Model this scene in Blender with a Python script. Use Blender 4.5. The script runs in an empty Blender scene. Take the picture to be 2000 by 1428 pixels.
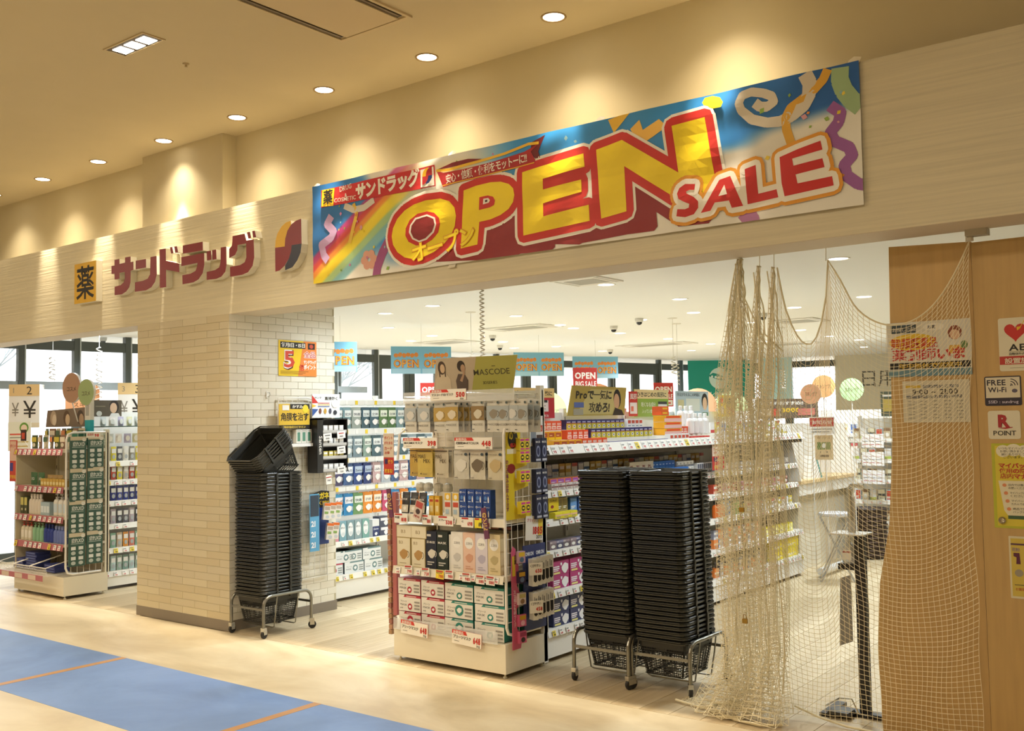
import bpy, bmesh, math, random
from math import sin, cos, pi, radians
from mathutils import Vector, Matrix
R = random.Random(7)
S = bpy.context.scene
COL = S.collection
# ---------------------------------------------------------------- camera, world, exposure
cam = bpy.data.cameras.new('camera'); cam.sensor_width = 36; cam.lens = 1958.9*36/2000; cam.clip_end = 200
co = bpy.data.objects.new('camera', cam); COL.objects.link(co); S.camera = co
_y, _p, _r = -.6579, .0545, -.0173
fw = Vector((sin(_y)*cos(_p), cos(_y)*cos(_p), sin(_p)))
rt = fw.cross(Vector((0, 0, 1))).normalized(); up = rt.cross(fw)
rt2 = rt*cos(_r)+up*sin(_r); up2 = up*cos(_r)-rt*sin(_r)
co.matrix_world = Matrix(((rt2.x, up2.x, -fw.x, 0), (rt2.y, up2.y, -fw.y, 0), (rt2.z, up2.z, -fw.z, 1.55), (0, 0, 0, 1)))
S.view_settings.view_transform = 'Standard'; S.view_settings.look = 'None'
S.view_settings.gamma = 1; S.view_settings.use_curve_mapping = False
S.view_settings.exposure = 0.0
wd = bpy.data.worlds.new('world'); S.world = wd; wd.use_nodes = True
wd.node_tree.nodes['Background'].inputs[0].default_value = (.93, .97, 1, 1)
wd.node_tree.nodes['Background'].inputs[1].default_value = 4.5
def lamp(kind, loc, power, color=(1, .85, .62), size=.05, aim=None, spot=60, blend=.5, sy=None, name='lamp_light'):
    l = bpy.data.lights.new(name, kind); l.energy = power; l.color = color
    if kind == 'SPOT': l.spot_size = radians(spot); l.spot_blend = blend; l.shadow_soft_size = size
    elif kind == 'AREA':
        l.size = size
        if sy: l.shape = 'RECTANGLE'; l.size_y = sy
    else: l.shadow_soft_size = size
    o = bpy.data.objects.new(name, l); COL.objects.link(o); o.location = loc
    if aim is not None: o.rotation_euler = (Vector(aim)-Vector(loc)).to_track_quat('-Z', 'Y').to_euler()
    return o
ZC = 3.87   # corridor ceiling
ZS = 2.7    # shop ceiling
WARM = (1, .87, .68); NEUT = (.80, .91, 1)
C_ = S.cycles; C_.max_bounces = 6; C_.diffuse_bounces = 3; C_.glossy_bounces = 2; C_.transmission_bounces = 3; C_.transparent_max_bounces = 8; C_.adaptive_threshold = .05; C_.sample_clamp_indirect = 6
# general lighting of the mall corridor: unseen area lights added as fill behind and beside the camera
for x, y in ((-9, 1.2), (-5, 1.2), (-1, 1.2), (-9, -1.8), (-5, -1.8), (-1, -1.8), (-13, 1.2)):
    lamp('AREA', (x, y, ZC-.02), 62 if x < -2 else 40, WARM, .6, (x, y, 0), name='corridor_fill_light')
# ---------------------------------------------------------------- helpers
MATS = {}
def lin(c):
    return tuple((v/12.92 if v <= .04045 else ((v+.055)/1.055)**2.4) for v in c)
def hexc(h):
    return lin(tuple(int(h[i:i+2], 16)/255 for i in (0, 2, 4)))
def M(h, rough=.5, metal=0, emit=0, noise=0, scale=8, alpha=1, spec=.5, bump=0, trans=0, stretch=(1, 1, 1)):
    k = (h, rough, metal, emit, noise, scale, alpha, spec, bump, trans, stretch)
    if k in MATS: return MATS[k]
    m = bpy.data.materials.new('m_'+h); m.use_nodes = True; nt = m.node_tree; b = nt.nodes['Principled BSDF']
    c = hexc(h)
    b.inputs['Base Color'].default_value = (*c, 1); b.inputs['Roughness'].default_value = rough
    b.inputs['Metallic'].default_value = metal; b.inputs['Specular IOR Level'].default_value = spec
    if emit: m.cycles.emission_sampling = 'NONE'
    if emit: b.inputs['Emission Color'].default_value = (*c, 1); b.inputs['Emission Strength'].default_value = emit
    if alpha < 1: b.inputs['Alpha'].default_value = alpha
    if trans: b.inputs['Transmission Weight'].default_value = trans
    if noise or bump:
        tc = nt.nodes.new('ShaderNodeTexCoord'); mp = nt.nodes.new('ShaderNodeMapping'); mp.inputs['Scale'].default_value = stretch
        nz = nt.nodes.new('ShaderNodeTexNoise'); nz.inputs['Scale'].default_value = scale; nz.inputs['Detail'].default_value = 5
        nt.links.new(tc.outputs['Object'], mp.inputs[0]); nt.links.new(mp.outputs[0], nz.inputs['Vector'])
        if noise:
            rp = nt.nodes.new('ShaderNodeMapRange'); rp.inputs['From Min'].default_value = .3; rp.inputs['From Max'].default_value = .7
            rp.inputs['To Min'].default_value = 1-noise; rp.inputs['To Max'].default_value = 1+noise*.6
            mx = nt.nodes.new('ShaderNodeVectorMath'); mx.operation = 'SCALE'; mx.inputs[0].default_value = c
            nt.links.new(nz.outputs['Fac'], rp.inputs['Value']); nt.links.new(rp.outputs[0], mx.inputs['Scale'])
            nt.links.new(mx.outputs[0], b.inputs['Base Color'])
        if bump:
            bp = nt.nodes.new('ShaderNodeBump'); bp.inputs['Strength'].default_value = bump; bp.inputs['Distance'].default_value = .01
            nt.links.new(nz.outputs['Fac'], bp.inputs['Height']); nt.links.new(bp.outputs[0], b.inputs['Normal'])
    MATS[k] = m; return m
_G = {}
TMP = bpy.data.scenes.new('glyphs'); TVL = TMP.view_layers[0]
def glyph(ch, bold):
    if ord(ch) >= 0x4E00 and ord(ch) < 0xA000: bold = min(bold, .012)
    elif ord(ch) > 0x3000: bold = min(bold, .05)
    k = (ch, bold)
    if k not in _G:
        c = bpy.data.curves.new('g', 'FONT'); c.body = ch; c.resolution_u = 2; c.offset = bold
        o = bpy.data.objects.new('g', c); TMP.collection.objects.link(o); TVL.update()
        m = bpy.data.meshes.new_from_object(o.evaluated_get(TVL.depsgraph))
        vs = [(v.co.x, v.co.y) for v in m.vertices]; fs = [tuple(p.vertices) for p in m.polygons]
        bpy.data.meshes.remove(m); bpy.data.objects.remove(o); bpy.data.curves.remove(c)
        if vs:
            x0 = min(v[0] for v in vs); x1 = max(v[0] for v in vs)
            if ord(ch) > 0x2000: adv = .93; off = 0
            else: adv = x1-x0+.07; off = -x0+.03
            vs = [(x+off, y) for x, y in vs]
        else: adv = .3
        _G[k] = (vs, fs, adv)
    return _G[k]
class MB:
    def __init__(s): s.v = []; s.f = []; s.m = []; s.mi = []
    def _mat(s, m):
        if isinstance(m, str): m = M(m)
        if m not in s.m: s.m.append(m)
        return s.m.index(m)
    def add(s, vs, fs, m):
        n = len(s.v); i = s._mat(m); s.v += [tuple(v) for v in vs]; s.f += [tuple(a+n for a in f) for f in fs]; s.mi += [i]*len(fs); return s
    def box(s, x0, y0, z0, x1, y1, z1, m, top=None, front=None):
        v = [(x0, y0, z0), (x1, y0, z0), (x1, y1, z0), (x0, y1, z0), (x0, y0, z1), (x1, y0, z1), (x1, y1, z1), (x0, y1, z1)]
        s.add(v, [(0, 3, 2, 1), (1, 2, 6, 5), (2, 3, 7, 6), (3, 0, 4, 7)], m)
        s.add(v[4:], [(0, 1, 2, 3)], top or m); s.add([v[0], v[1], v[5], v[4]], [(0, 1, 2, 3)], front or m); return s
    def quad(s, pts, m): return s.add(pts, [tuple(range(len(pts)))], m)
    def bar(s, a, b, r, m, n=6):
        return s.tube([a, b], r, m, n)
    def tube(s, pts, r, m, n=6, closed=False):
        pts = [Vector(p) for p in pts]; N = len(pts); rings = []; prev = None
        for i, p in enumerate(pts):
            if closed: t = pts[(i+1) % N]-pts[i-1]
            else: t = pts[min(i+1, N-1)]-pts[max(i-1, 0)]
            t.normalize()
            if prev is None: prev = t.orthogonal().normalized()
            a = (prev-t*prev.dot(t))
            a = a.normalized() if a.length > 1e-6 else t.orthogonal().normalized()
            prev = a; b = t.cross(a); rr = r[i] if isinstance(r, (list, tuple)) else r
            rings.append([p+a*rr*cos(2*pi*k/n)+b*rr*sin(2*pi*k/n) for k in range(n)])
        vs = [v for g in rings for v in g]; fs = []
        for i in range(N if closed else N-1):
            j = (i+1) % N
            for k in range(n): fs.append((i*n+k, i*n+(k+1) % n, j*n+(k+1) % n, j*n+k))
        if not closed: fs += [tuple(range(n))[::-1], tuple((N-1)*n+k for k in range(n))]
        return s.add(vs, fs, m)
    def lathe(s, prof, m, n=12, c=(0, 0, 0)):
        vs = []; fs = []
        for r, z in prof: vs += [(c[0]+r*cos(2*pi*k/n), c[1]+r*sin(2*pi*k/n), c[2]+z) for k in range(n)]
        for i in range(len(prof)-1):
            for k in range(n): fs.append((i*n+k, i*n+(k+1) % n, (i+1)*n+(k+1) % n, (i+1)*n+k))
        fs += [tuple(range(n))[::-1], tuple((len(prof)-1)*n+k for k in range(n))]
        return s.add(vs, fs, m)
    def poly(s, pts, y, m, th=0):     # flat polygon in the XZ plane facing -y (concave allowed), th = thickness towards +y
        if len(pts) > 1 and pts[0] == pts[-1]: pts = pts[:-1]
        from mathutils.geometry import tessellate_polygon
        a = sum(pts[i-1][0]*pts[i][1]-pts[i][0]*pts[i-1][1] for i in range(len(pts)))
        if a < 0: pts = pts[::-1]
        tr = tessellate_polygon([[Vector((p[0], p[1], 0)) for p in pts]]); fs = []
        for t in tr:
            p, q, r = (pts[i] for i in t); c = (q[0]-p[0])*(r[1]-p[1])-(q[1]-p[1])*(r[0]-p[0])
            fs.append(tuple(t) if c > 0 else tuple(t)[::-1])
        s.add([(p[0], y, p[1]) for p in pts], fs, m)
        if th:
            n = len(pts); mm = th[1] if isinstance(th, tuple) else m; t = th[0] if isinstance(th, tuple) else th
            s.add([(p[0], y, p[1]) for p in pts]+[(p[0], y+t, p[1]) for p in pts], [(i, n+i, n+(i+1) % n, (i+1) % n) for i in range(n)], mm)
            s.add([(p[0], y+t, p[1]) for p in pts], [f[::-1] for f in fs], mm)
        return s
    def ell(s, cx, cz, rx, rz, y, m, n=16, rot=0):
        return s.add([(cx+rx*cos(2*pi*k/n)*cos(rot)-rz*sin(2*pi*k/n)*sin(rot), y, cz+rx*cos(2*pi*k/n)*sin(rot)+rz*sin(2*pi*k/n)*cos(rot)) for k in range(n)], [tuple(range(n))], m)
    def rect(s, x0, z0, x1, z1, y, m): return s.quad([(x0, y, z0), (x1, y, z0), (x1, y, z1), (x0, y, z1)], m)
    def stroke(s, pts, w, y, m):
        for i in range(len(pts)-1):
            y -= 2e-5; a = Vector(pts[i]); b = Vector(pts[i+1]); t = b-a
            if t.length < 1e-6: continue
            t.normalize(); q = Vector((-t[1], t[0]))
            w0 = (w[i] if isinstance(w, (list, tuple)) else w)/2; w1 = (w[i+1] if isinstance(w, (list, tuple)) else w)/2
            s.quad([(a[0]-q[0]*w0, y, a[1]-q[1]*w0), (b[0]-q[0]*w1, y, b[1]-q[1]*w1), (b[0]+q[0]*w1, y, b[1]+q[1]*w1), (a[0]+q[0]*w0, y, a[1]+q[1]*w0)], m)
            if i: s.ell(a[0], a[1], w0, w0, y-1e-5, m, 8)
        return s
    def outline(s, pts, d, y, m):
        s.poly(pts, y, m); s.stroke(list(pts)+[pts[0]], 2*d, y, m)
        s.ell(pts[0][0], pts[0][1], d, d, y-3e-4, m, 10); return s
    def text(s, t, x, z, h, m, y, bold=.02, align='l', w=None, ang=0, shear=0, vert=False):
        gl = [glyph(c, bold) for c in t]; tot = sum(g[2] for g in gl) if not vert else len(t)*.95
        k = h; kx = h
        if w and not vert: kx = min(h*1.4, w/max(tot, .01))
        L = tot*(kx if not vert else k); cur = {'l': 0, 'c': -L/2, 'r': -L}[align]
        ca, sa = cos(ang), sin(ang)
        for (vs, fs, adv) in gl:
            if vs:
                if vert: P = [((px-.45)*k*.95, -(cur+L*0)+py*k-k) for px, py in vs]
                else: P = [(cur+px*kx+py*k*shear, py*k) for px, py in vs]
                s.add([(x+a*ca-b*sa, y, z+a*sa+b*ca) for a, b in P], fs, m)
            cur += (adv*kx) if not vert else k*.95
        return s
    def fit(s, t, x0, z0, x1, z1, m, y, bold=.012):     # one line of text scaled into a box
        P = []; cur = 0; F = []
        for c in t:
            vs, fs, adv = glyph(c, bold); n = len(P); P += [(cur+a, b) for a, b in vs]; F += [tuple(i+n for i in f) for f in fs]; cur += adv
        a0 = min(p[0] for p in P); a1 = max(p[0] for p in P); b0 = min(p[1] for p in P); b1 = max(p[1] for p in P)
        return s.add([(x0+(p[0]-a0)/(a1-a0)*(x1-x0), y, z0+(p[1]-b0)/(b1-b0)*(z1-z0)) for p in P], F, m)
    def mesh(s, name='mesh'):
        me = bpy.data.meshes.new(name); me.from_pydata(s.v, [], s.f)
        for m in s.m: me.materials.append(m)
        if s.mi: me.polygons.foreach_set('material_index', s.mi)
        me.update(); return me
    def obj(s, name, parent=None, loc=None, rz=0, **kw): return mk(name, s.mesh(name), parent, loc, rz, **kw)
def tag(o, label=None, cat=None, group=None, kind=None):
    if label: o['label'] = label
    if cat: o['category'] = cat
    if group: o['group'] = group
    if kind: o['kind'] = kind
    return o
def mk(name, me, parent=None, loc=None, rz=0, label=None, cat=None, group=None, kind=None):
    o = bpy.data.objects.new(name, me); COL.objects.link(o)
    if parent is not None: o.parent = parent
    if loc is not None: o.location = loc
    if rz: o.rotation_euler = (0, 0, rz) if not isinstance(rz, tuple) else rz
    return tag(o, label, cat, group, kind)
def thing(name, label, cat, loc=(0, 0, 0), rz=0, group=None): return mk(name, None, None, loc, rz, label, cat, group)
def struct(name, mb): return mb.obj(name, kind='structure')
ORD = ['first', 'second', 'third', 'fourth', 'fifth', 'sixth', 'seventh', 'eighth', 'ninth', 'tenth', 'eleventh', 'twelfth', 'thirteenth', 'fourteenth', 'fifteenth', 'sixteenth', 'seventeenth', 'eighteenth', 'nineteenth', 'twentieth']
def ordn(i):
    if i < 20: return ORD[i]
    n = i+1; return '%d%s' % (n, {1: 'st', 2: 'nd', 3: 'rd'}.get(n % 10, 'th'))
def from_left(i, n): return 'leftmost' if i == 0 else ('rightmost' if i == n-1 else ordn(i)+' from left')
def shade(name, me, on=True):
    for p in me.polygons: p.use_smooth = on
SIGN={'sa':[(-7.8657,2.9744),(-7.7897,2.9748),(-7.7875,2.9315),(-7.703,2.9337),(-7.7032,2.9771),(-7.6197,2.9754),(-7.6194,2.9286),(-7.5771,2.9291),(-7.5749,2.8591),(-7.6162,2.8557),(-7.6202,2.7577),(-7.6384,2.718),(-7.6845,2.6861),(-7.7498,2.6686),(-7.8614,2.6709),(-7.862,2.7446),(-7.7692,2.7488),(-7.7224,2.7677),(-7.7058,2.7974),(-7.7062,2.8547),(-7.7869,2.8553),(-7.7865,2.8044),(-7.8625,2.8052),(-7.8648,2.8555),(-7.9127,2.8578),(-7.9133,2.9267),(-7.8653,2.9268)],'n1':[(-7.5433,2.9315),(-7.3918,2.9299),(-7.3897,2.8583),(-7.5429,2.8593)],'n2':[(-7.3279,2.938),(-7.2401,2.9371),(-7.2369,2.7855),(-7.2611,2.7275),(-7.3136,2.6871),(-7.3932,2.6693),(-7.5537,2.6724),(-7.5541,2.7512),(-7.4383,2.7526),(-7.367,2.7633),(-7.3335,2.7954)],'d1':[(-7.1994,2.9852),(-7.1106,2.9832),(-7.1087,2.8845),(-6.9248,2.8394),(-6.9247,2.7705),(-7.1059,2.8094),(-7.1038,2.6697),(-7.1932,2.6696)],'d2':[(-7.0553,2.9856),(-7.0214,2.9855),(-7.0044,2.9324),(-7.0357,2.9325)],'d3':[(-6.9944,2.9842),(-6.9584,2.9848),(-6.9416,2.9325),(-6.9792,2.9329)],'r1':[(-6.8794,2.9786),(-6.6149,2.9775),(-6.6131,2.9088),(-6.8774,2.913)],'r2':[(-6.8986,2.8879),(-6.5965,2.8872),(-6.5947,2.7973),(-6.6151,2.7323),(-6.6708,2.6875),(-6.7363,2.6714),(-6.881,2.6696),(-6.8839,2.742),(-6.7741,2.7432),(-6.7081,2.7589),(-6.6847,2.8015),(-6.6847,2.8185),(-6.8985,2.8162)],'t1':[(-6.5643,2.8957),(-6.5095,2.8949),(-6.505,2.8237),(-6.5616,2.8233)],'t2':[(-6.4958,2.8966),(-6.4461,2.8963),(-6.4399,2.8219),(-6.4914,2.821)],'t3':[(-6.3878,2.9042),(-6.3186,2.9031),(-6.3154,2.7668),(-6.3306,2.7137),(-6.3794,2.6803),(-6.442,2.669),(-6.5645,2.6724),(-6.5645,2.7354),(-6.4599,2.7383),(-6.406,2.7546),(-6.3898,2.797)],'g1':[(-6.242,2.9741),(-6.0955,2.9733),(-6.0762,2.9191),(-5.9903,2.9181),(-5.9843,2.7839),(-6.0038,2.7221),(-6.0587,2.6798),(-6.1267,2.668),(-6.2719,2.6677),(-6.2734,2.7431),(-6.152,2.7435),(-6.0965,2.759),(-6.0768,2.7944),(-6.0788,2.8979),(-6.1816,2.8985),(-6.1843,2.8609),(-6.2121,2.8261),(-6.2837,2.8114),(-6.2835,2.8808),(-6.251,2.9015),(-6.2448,2.9335)],'g2':[(-6.07,2.9808),(-6.0336,2.9798),(-6.0195,2.9324),(-6.0533,2.9313)],'g3':[(-6.0084,2.9819),(-5.9774,2.9816),(-5.961,2.9304),(-5.9969,2.9306)],'plate':[(-8.5161,2.9975),(-8.1558,3.0042),(-8.1453,2.6492),(-8.5066,2.6548)],'ly':[(-5.5711,3.0),(-5.5682,2.9711),(-5.6092,2.9326),(-5.6332,2.8786),(-5.64,2.8224),(-5.7466,2.8259),(-5.7406,2.8764),(-5.7202,2.9261),(-5.6721,2.972),(-5.6245,2.9943)],'lr':[(-5.4598,2.9991),(-5.5152,2.9923),(-5.5682,2.9711),(-5.6092,2.9326),(-5.6332,2.8786),(-5.64,2.8224),(-5.7466,2.8248),(-5.7445,2.6511),(-5.6982,2.6551),(-5.6426,2.6829),(-5.5951,2.7293),(-5.5713,2.7781),(-5.5632,2.8225),(-5.4568,2.8208)],'ln':[(-5.5632,2.8225),(-5.4568,2.8208),(-5.4672,2.7608),(-5.5022,2.7086),(-5.5567,2.6633),(-5.635,2.65),(-5.6363,2.6848),(-5.5951,2.7293),(-5.5713,2.7781)]}
BAN={'O':[(-4.1736,2.9552),(-4.0956,2.9257),(-4.0534,2.8801),(-4.0416,2.826),(-4.0556,2.7624),(-4.091,2.7081),(-4.1526,2.6631),(-4.2325,2.623),(-4.3223,2.6),(-4.4132,2.5968),(-4.4868,2.6153),(-4.547,2.6564),(-4.5839,2.7088),(-4.5973,2.7655),(-4.587,2.8193),(-4.5483,2.876),(-4.4819,2.9215),(-4.3983,2.9503),(-4.2981,2.9625)],'Oh':[(-4.2903,2.8908),(-4.2281,2.872),(-4.1846,2.8327),(-4.1766,2.7918),(-4.1951,2.7412),(-4.2489,2.7015),(-4.3119,2.6791),(-4.3844,2.6812),(-4.4482,2.7127),(-4.4734,2.7566),(-4.4699,2.8038),(-4.4366,2.8538),(-4.3719,2.8855)],'Ow':[(-4.2906,2.8708),(-4.2198,2.8408),(-4.2073,2.7959),(-4.2303,2.7457),(-4.2935,2.707),(-4.3568,2.6981),(-4.4157,2.7256),(-4.4426,2.7731),(-4.4326,2.8193),(-4.3906,2.8611)],'Od':[(-4.2908,2.8594),(-4.2332,2.834),(-4.2206,2.7977),(-4.2435,2.7541),(-4.3022,2.7181),(-4.3566,2.7095),(-4.4037,2.7329),(-4.4269,2.7745),(-4.4189,2.8141),(-4.3816,2.8497)],'P':[(-3.9755,2.9746),(-3.8766,2.9892),(-3.7655,2.9933),(-3.688,2.9851),(-3.6271,2.962),(-3.5937,2.9294),(-3.5848,2.8887),(-3.5955,2.8479),(-3.6304,2.8106),(-3.6923,2.7829),(-3.7703,2.7661),(-3.8532,2.762),(-3.8703,2.6249),(-4.0053,2.6162)],'Ph':[(-3.8477,2.9132),(-3.7829,2.9145),(-3.744,2.9006),(-3.7305,2.8771),(-3.7373,2.8505),(-3.7687,2.8397),(-3.8517,2.8344)],'Pw':[(-3.8163,2.898),(-3.7793,2.8986),(-3.7663,2.8825),(-3.776,2.8685),(-3.8194,2.8638)],'Pd':[(-3.8031,2.8879),(-3.785,2.8883),(-3.786,2.8761),(-3.8026,2.8749)],'E':[(-3.5242,3.0148),(-3.0863,3.0495),(-3.0801,2.9725),(-3.3715,2.9497),(-3.3729,2.8871),(-3.1057,2.9031),(-3.1041,2.8327),(-3.3748,2.8064),(-3.373,2.7294),(-3.1405,2.746),(-3.0553,2.7509),(-3.053,2.6593),(-3.5252,2.6368)],'N':[(-3.0033,3.0562),(-2.8324,3.0794),(-2.4889,2.8399),(-2.5205,3.0954),(-2.3323,3.107),(-2.2664,2.6752),(-2.5076,2.7059),(-2.824,2.9327),(-2.8157,2.6807),(-2.9786,2.6626)],'s':[(-2.3911,2.7622),(-2.4485,2.7713),(-2.4838,2.754),(-2.4974,2.7273),(-2.4887,2.6973),(-2.4514,2.6746),(-2.4266,2.6624),(-2.4303,2.643),(-2.4525,2.6376),(-2.4966,2.6439),(-2.5041,2.6077),(-2.4537,2.5961),(-2.4034,2.605),(-2.3776,2.6354),(-2.3766,2.6692),(-2.4006,2.6955),(-2.4406,2.7187),(-2.4434,2.7305),(-2.4244,2.7361),(-2.3964,2.7318)],'a':[(-2.2566,2.7632),(-2.196,2.7739),(-2.1314,2.6109),(-2.1917,2.609),(-2.2056,2.6483),(-2.2843,2.6493),(-2.3099,2.6099),(-2.3639,2.6058)],'ah':[(-2.2287,2.7337),(-2.2141,2.6825),(-2.2621,2.6791)],'l':[(-2.1159,2.795),(-2.0563,2.8066),(-2.0485,2.6594),(-1.9505,2.6663),(-1.9426,2.6254),(-2.107,2.6152)],'e':[(-1.9287,2.8228),(-1.8321,2.8457),(-1.7203,2.8659),(-1.712,2.8211),(-1.8636,2.8031),(-1.8576,2.7668),(-1.7135,2.7792),(-1.7051,2.7351),(-1.8483,2.7224),(-1.8408,2.6773),(-1.6706,2.6857),(-1.6636,2.6394),(-1.909,2.6245),(-1.9221,2.6902)],'label':[(-5.2882,3.18),(-4.2183,3.1792),(-4.2145,3.0421),(-5.2841,3.0564)],'yk':[(-5.2774,3.1806),(-5.1506,3.1754),(-5.1625,3.0527),(-5.2786,3.063)],'lw':[(-4.3444,3.1669),(-4.2273,3.1693),(-4.2232,3.0482),(-4.3418,3.0514)],'rib':[(-4.2032,3.1388),(-4.1458,3.1151),(-3.9713,3.1082),(-3.7317,3.1171),(-3.5029,3.1346),(-3.3933,3.1638),(-3.4549,3.126),(-3.4232,3.0713),(-3.431,3.0488),(-3.6559,3.0459),(-3.8917,3.0322),(-4.0552,3.0301),(-4.1491,3.0227)],'ribt':[(-3.4537,3.1797),(-3.3474,3.2046),(-3.4002,3.1162),(-3.388,3.0783),(-3.4244,3.0787),(-3.4549,3.126)],'ribb':[(-4.2005,3.1435),(-4.0693,3.1661),(-3.9376,3.1673),(-3.8294,3.1496),(-3.9058,3.1379),(-4.0948,3.1385)],'riby':[(-4.2032,3.1375),(-4.0951,3.1258),(-3.8897,3.1351),(-3.6537,3.1494),(-3.4723,3.1742),(-3.3932,3.1656)],'riby2':[(-4.1515,3.0327),(-3.8916,3.0385),(-3.6558,3.0489),(-3.4308,3.056)],'kino':[(-2.3454,3.1865),(-2.3292,3.2088),(-2.2862,3.2109),(-2.2442,3.1935),(-2.227,3.1645),(-2.2397,3.1418),(-2.2883,3.1423),(-2.3307,3.1607)],'shadow':[(-4.3499,2.5696),(-4.2322,2.5598),(-3.9418,2.5357),(-3.6674,2.5093),(-3.5462,2.5328),(-3.3349,2.5206),(-3.2989,2.5409),(-3.2985,2.5583),(-3.1253,2.5344),(-3.1054,2.5409),(-2.809,2.5538),(-2.6482,2.5519),(-2.6266,2.5723),(-2.6322,2.6517),(-2.4993,2.5543),(-2.3249,2.548),(-2.2748,2.5982),(-2.2741,2.6205),(-2.4887,2.6973),(-2.7475,2.8129),(-2.8846,2.8166),(-3.0183,2.7568),(-3.5854,2.7921),(-3.8177,2.751),(-4.041,2.6299)]}
STR={'w1':[(-1.7897,3.2128),(-1.7677,3.1609),(-1.7724,3.1092),(-1.801,3.0567),(-1.8625,3.0163),(-1.9239,3.0019),(-1.9918,3.0093),(-2.0727,3.0435),(-2.1287,3.1005),(-2.1404,3.1396),(-2.1198,3.175),(-2.0682,3.1822),(-2.0056,3.1625),(-1.9626,3.1383),(-1.9513,3.1059),(-1.9892,3.0898),(-2.0266,3.0976),(-2.0542,3.1245)],'o1':[(-1.6781,3.2105),(-1.703,3.1639),(-1.7513,3.1222),(-1.8119,3.0883),(-1.8671,3.0586),(-1.8928,3.0164),(-1.8918,2.957),(-1.8674,2.8697)],'g1':[(-1.6179,3.2052),(-1.6228,3.1459),(-1.6049,3.0903),(-1.57,3.0371),(-1.5269,2.9939)],'p1':[(-1.6728,3.03),(-1.6228,2.9851),(-1.6357,2.9419),(-1.6775,2.8983),(-1.656,2.854),(-1.5893,2.8131),(-1.574,2.7706),(-1.6148,2.7323),(-1.6053,2.6795),(-1.5511,2.6312),(-1.5128,2.6195)],'p2':[(-5.1865,2.9855),(-5.2296,2.933),(-5.1614,2.873),(-5.1882,2.8329),(-5.2847,2.7937),(-5.264,2.7181),(-5.2217,2.6769)],'o2':[(-4.9676,3.0408),(-4.9381,2.9651),(-4.9696,2.8839),(-5.0118,2.7749)],'w2':[(-5.0602,3.04),(-4.9682,2.998),(-4.8672,2.9977),(-4.7674,3.0359)],'p3':[(-4.6359,2.7358),(-4.6946,2.6666),(-4.7444,2.5819),(-4.7602,2.5)],'p4':[(-2.1294,2.5842),(-2.0982,2.5448),(-2.0858,2.4994)]}
TXT={'drug':(-5.1006,3.14),'drug2':(-4.9816,3.1504),'amp':(-5.0408,3.0984),'cos':(-5.1559,3.0743),'cos2':(-4.9368,3.0662),'sd':(-4.9388,3.0687),'sd2':(-4.3595,3.0833),'rib':(-4.1218,3.0439),'rib2':(-3.482,3.0738),'op1':(-4.4182,2.5738),'op2':(-3.8834,2.6481),'ya':(-5.2624,3.0768),'ya2':(-5.1697,3.0669)}
RB={'a0':(-5.3514,2.6105),'a1':(-5.0733,2.804),'a2':(-4.6511,3.0081),'b2':(-4.5559,2.994),'f':(-5.2659,2.5359),'g':(-4.6359,2.7358),'flower':(-4.8222,2.6393)}
# ---------------------------------------------------------------- setting: corridor
YF = 4.716
def floor_mat(name, c1, c2, c3, sc, rough, rot=0):
    m = bpy.data.materials.new(name); m.use_nodes = True; nt = m.node_tree; b = nt.nodes['Principled BSDF']
    tc = nt.nodes.new('ShaderNodeTexCoord'); mp = nt.nodes.new('ShaderNodeMapping'); mp.inputs['Scale'].default_value = (sc[0], sc[1], 1); mp.inputs['Rotation'].default_value = (0, 0, rot)
    n1 = nt.nodes.new('ShaderNodeTexNoise'); n1.inputs['Scale'].default_value = 1; n1.inputs['Detail'].default_value = 6; n1.inputs['Roughness'].default_value = .6; n1.inputs['Distortion'].default_value = .6
    r = nt.nodes.new('ShaderNodeValToRGB'); e = r.color_ramp.elements
    e[0].position = .32; e[0].color = (*hexc(c1), 1); e[1].position = .68; e[1].color = (*hexc(c3), 1)
    k = r.color_ramp.elements.new(.5); k.color = (*hexc(c2), 1)
    nt.links.new(tc.outputs['Object'], mp.inputs[0]); nt.links.new(mp.outputs[0], n1.inputs['Vector']); nt.links.new(n1.outputs['Fac'], r.inputs[0]); nt.links.new(r.outputs[0], b.inputs['Base Color'])
    b.inputs['Roughness'].default_value = rough; b.inputs['Specular IOR Level'].default_value = .35
    return m
FM = floor_mat('corridor_tile', 'B9A989', 'CDBE9E', 'DCD0B2', (.9, 2.2), .42, .25)
FB = floor_mat('blue_paint', '6B86B4', '7490BE', '7D99C8', (1.5, 1.5), .5)
FW = [floor_mat('wood_floor%d' % i, *c, (9, 1.1), .45) for i, c in enumerate((('B5A07C', 'C4B08C', 'CDBB98'), ('BBA682', 'CAB692', 'D3C2A0'), ('AE9975', 'BDA985', 'C7B491')))]
b = MB()
b.box(-16, -4, -.2, 3, 4.700, 0, FM)
struct('floor_corridor', b)
b = MB(); b.box(-15, 2.91, 0, 3, 3.797, .0012, FB); fl = b.obj('floor_stripe', kind='structure')
b = MB()
for x in (-10.13, -8.2, -6.27, -4.335, -2.4): b.box(x-.03, 2.91, .0012, x+.03, 3.797, .002, M('B98C5C', .5, noise=.1))
b.obj('floor_stripe_line', fl, kind='stuff')
b = MB(); b.box(-13.5, 4.700, -.2, 3, 24, -.004, FW[0]); sf = struct('floor_shop', b)
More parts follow.
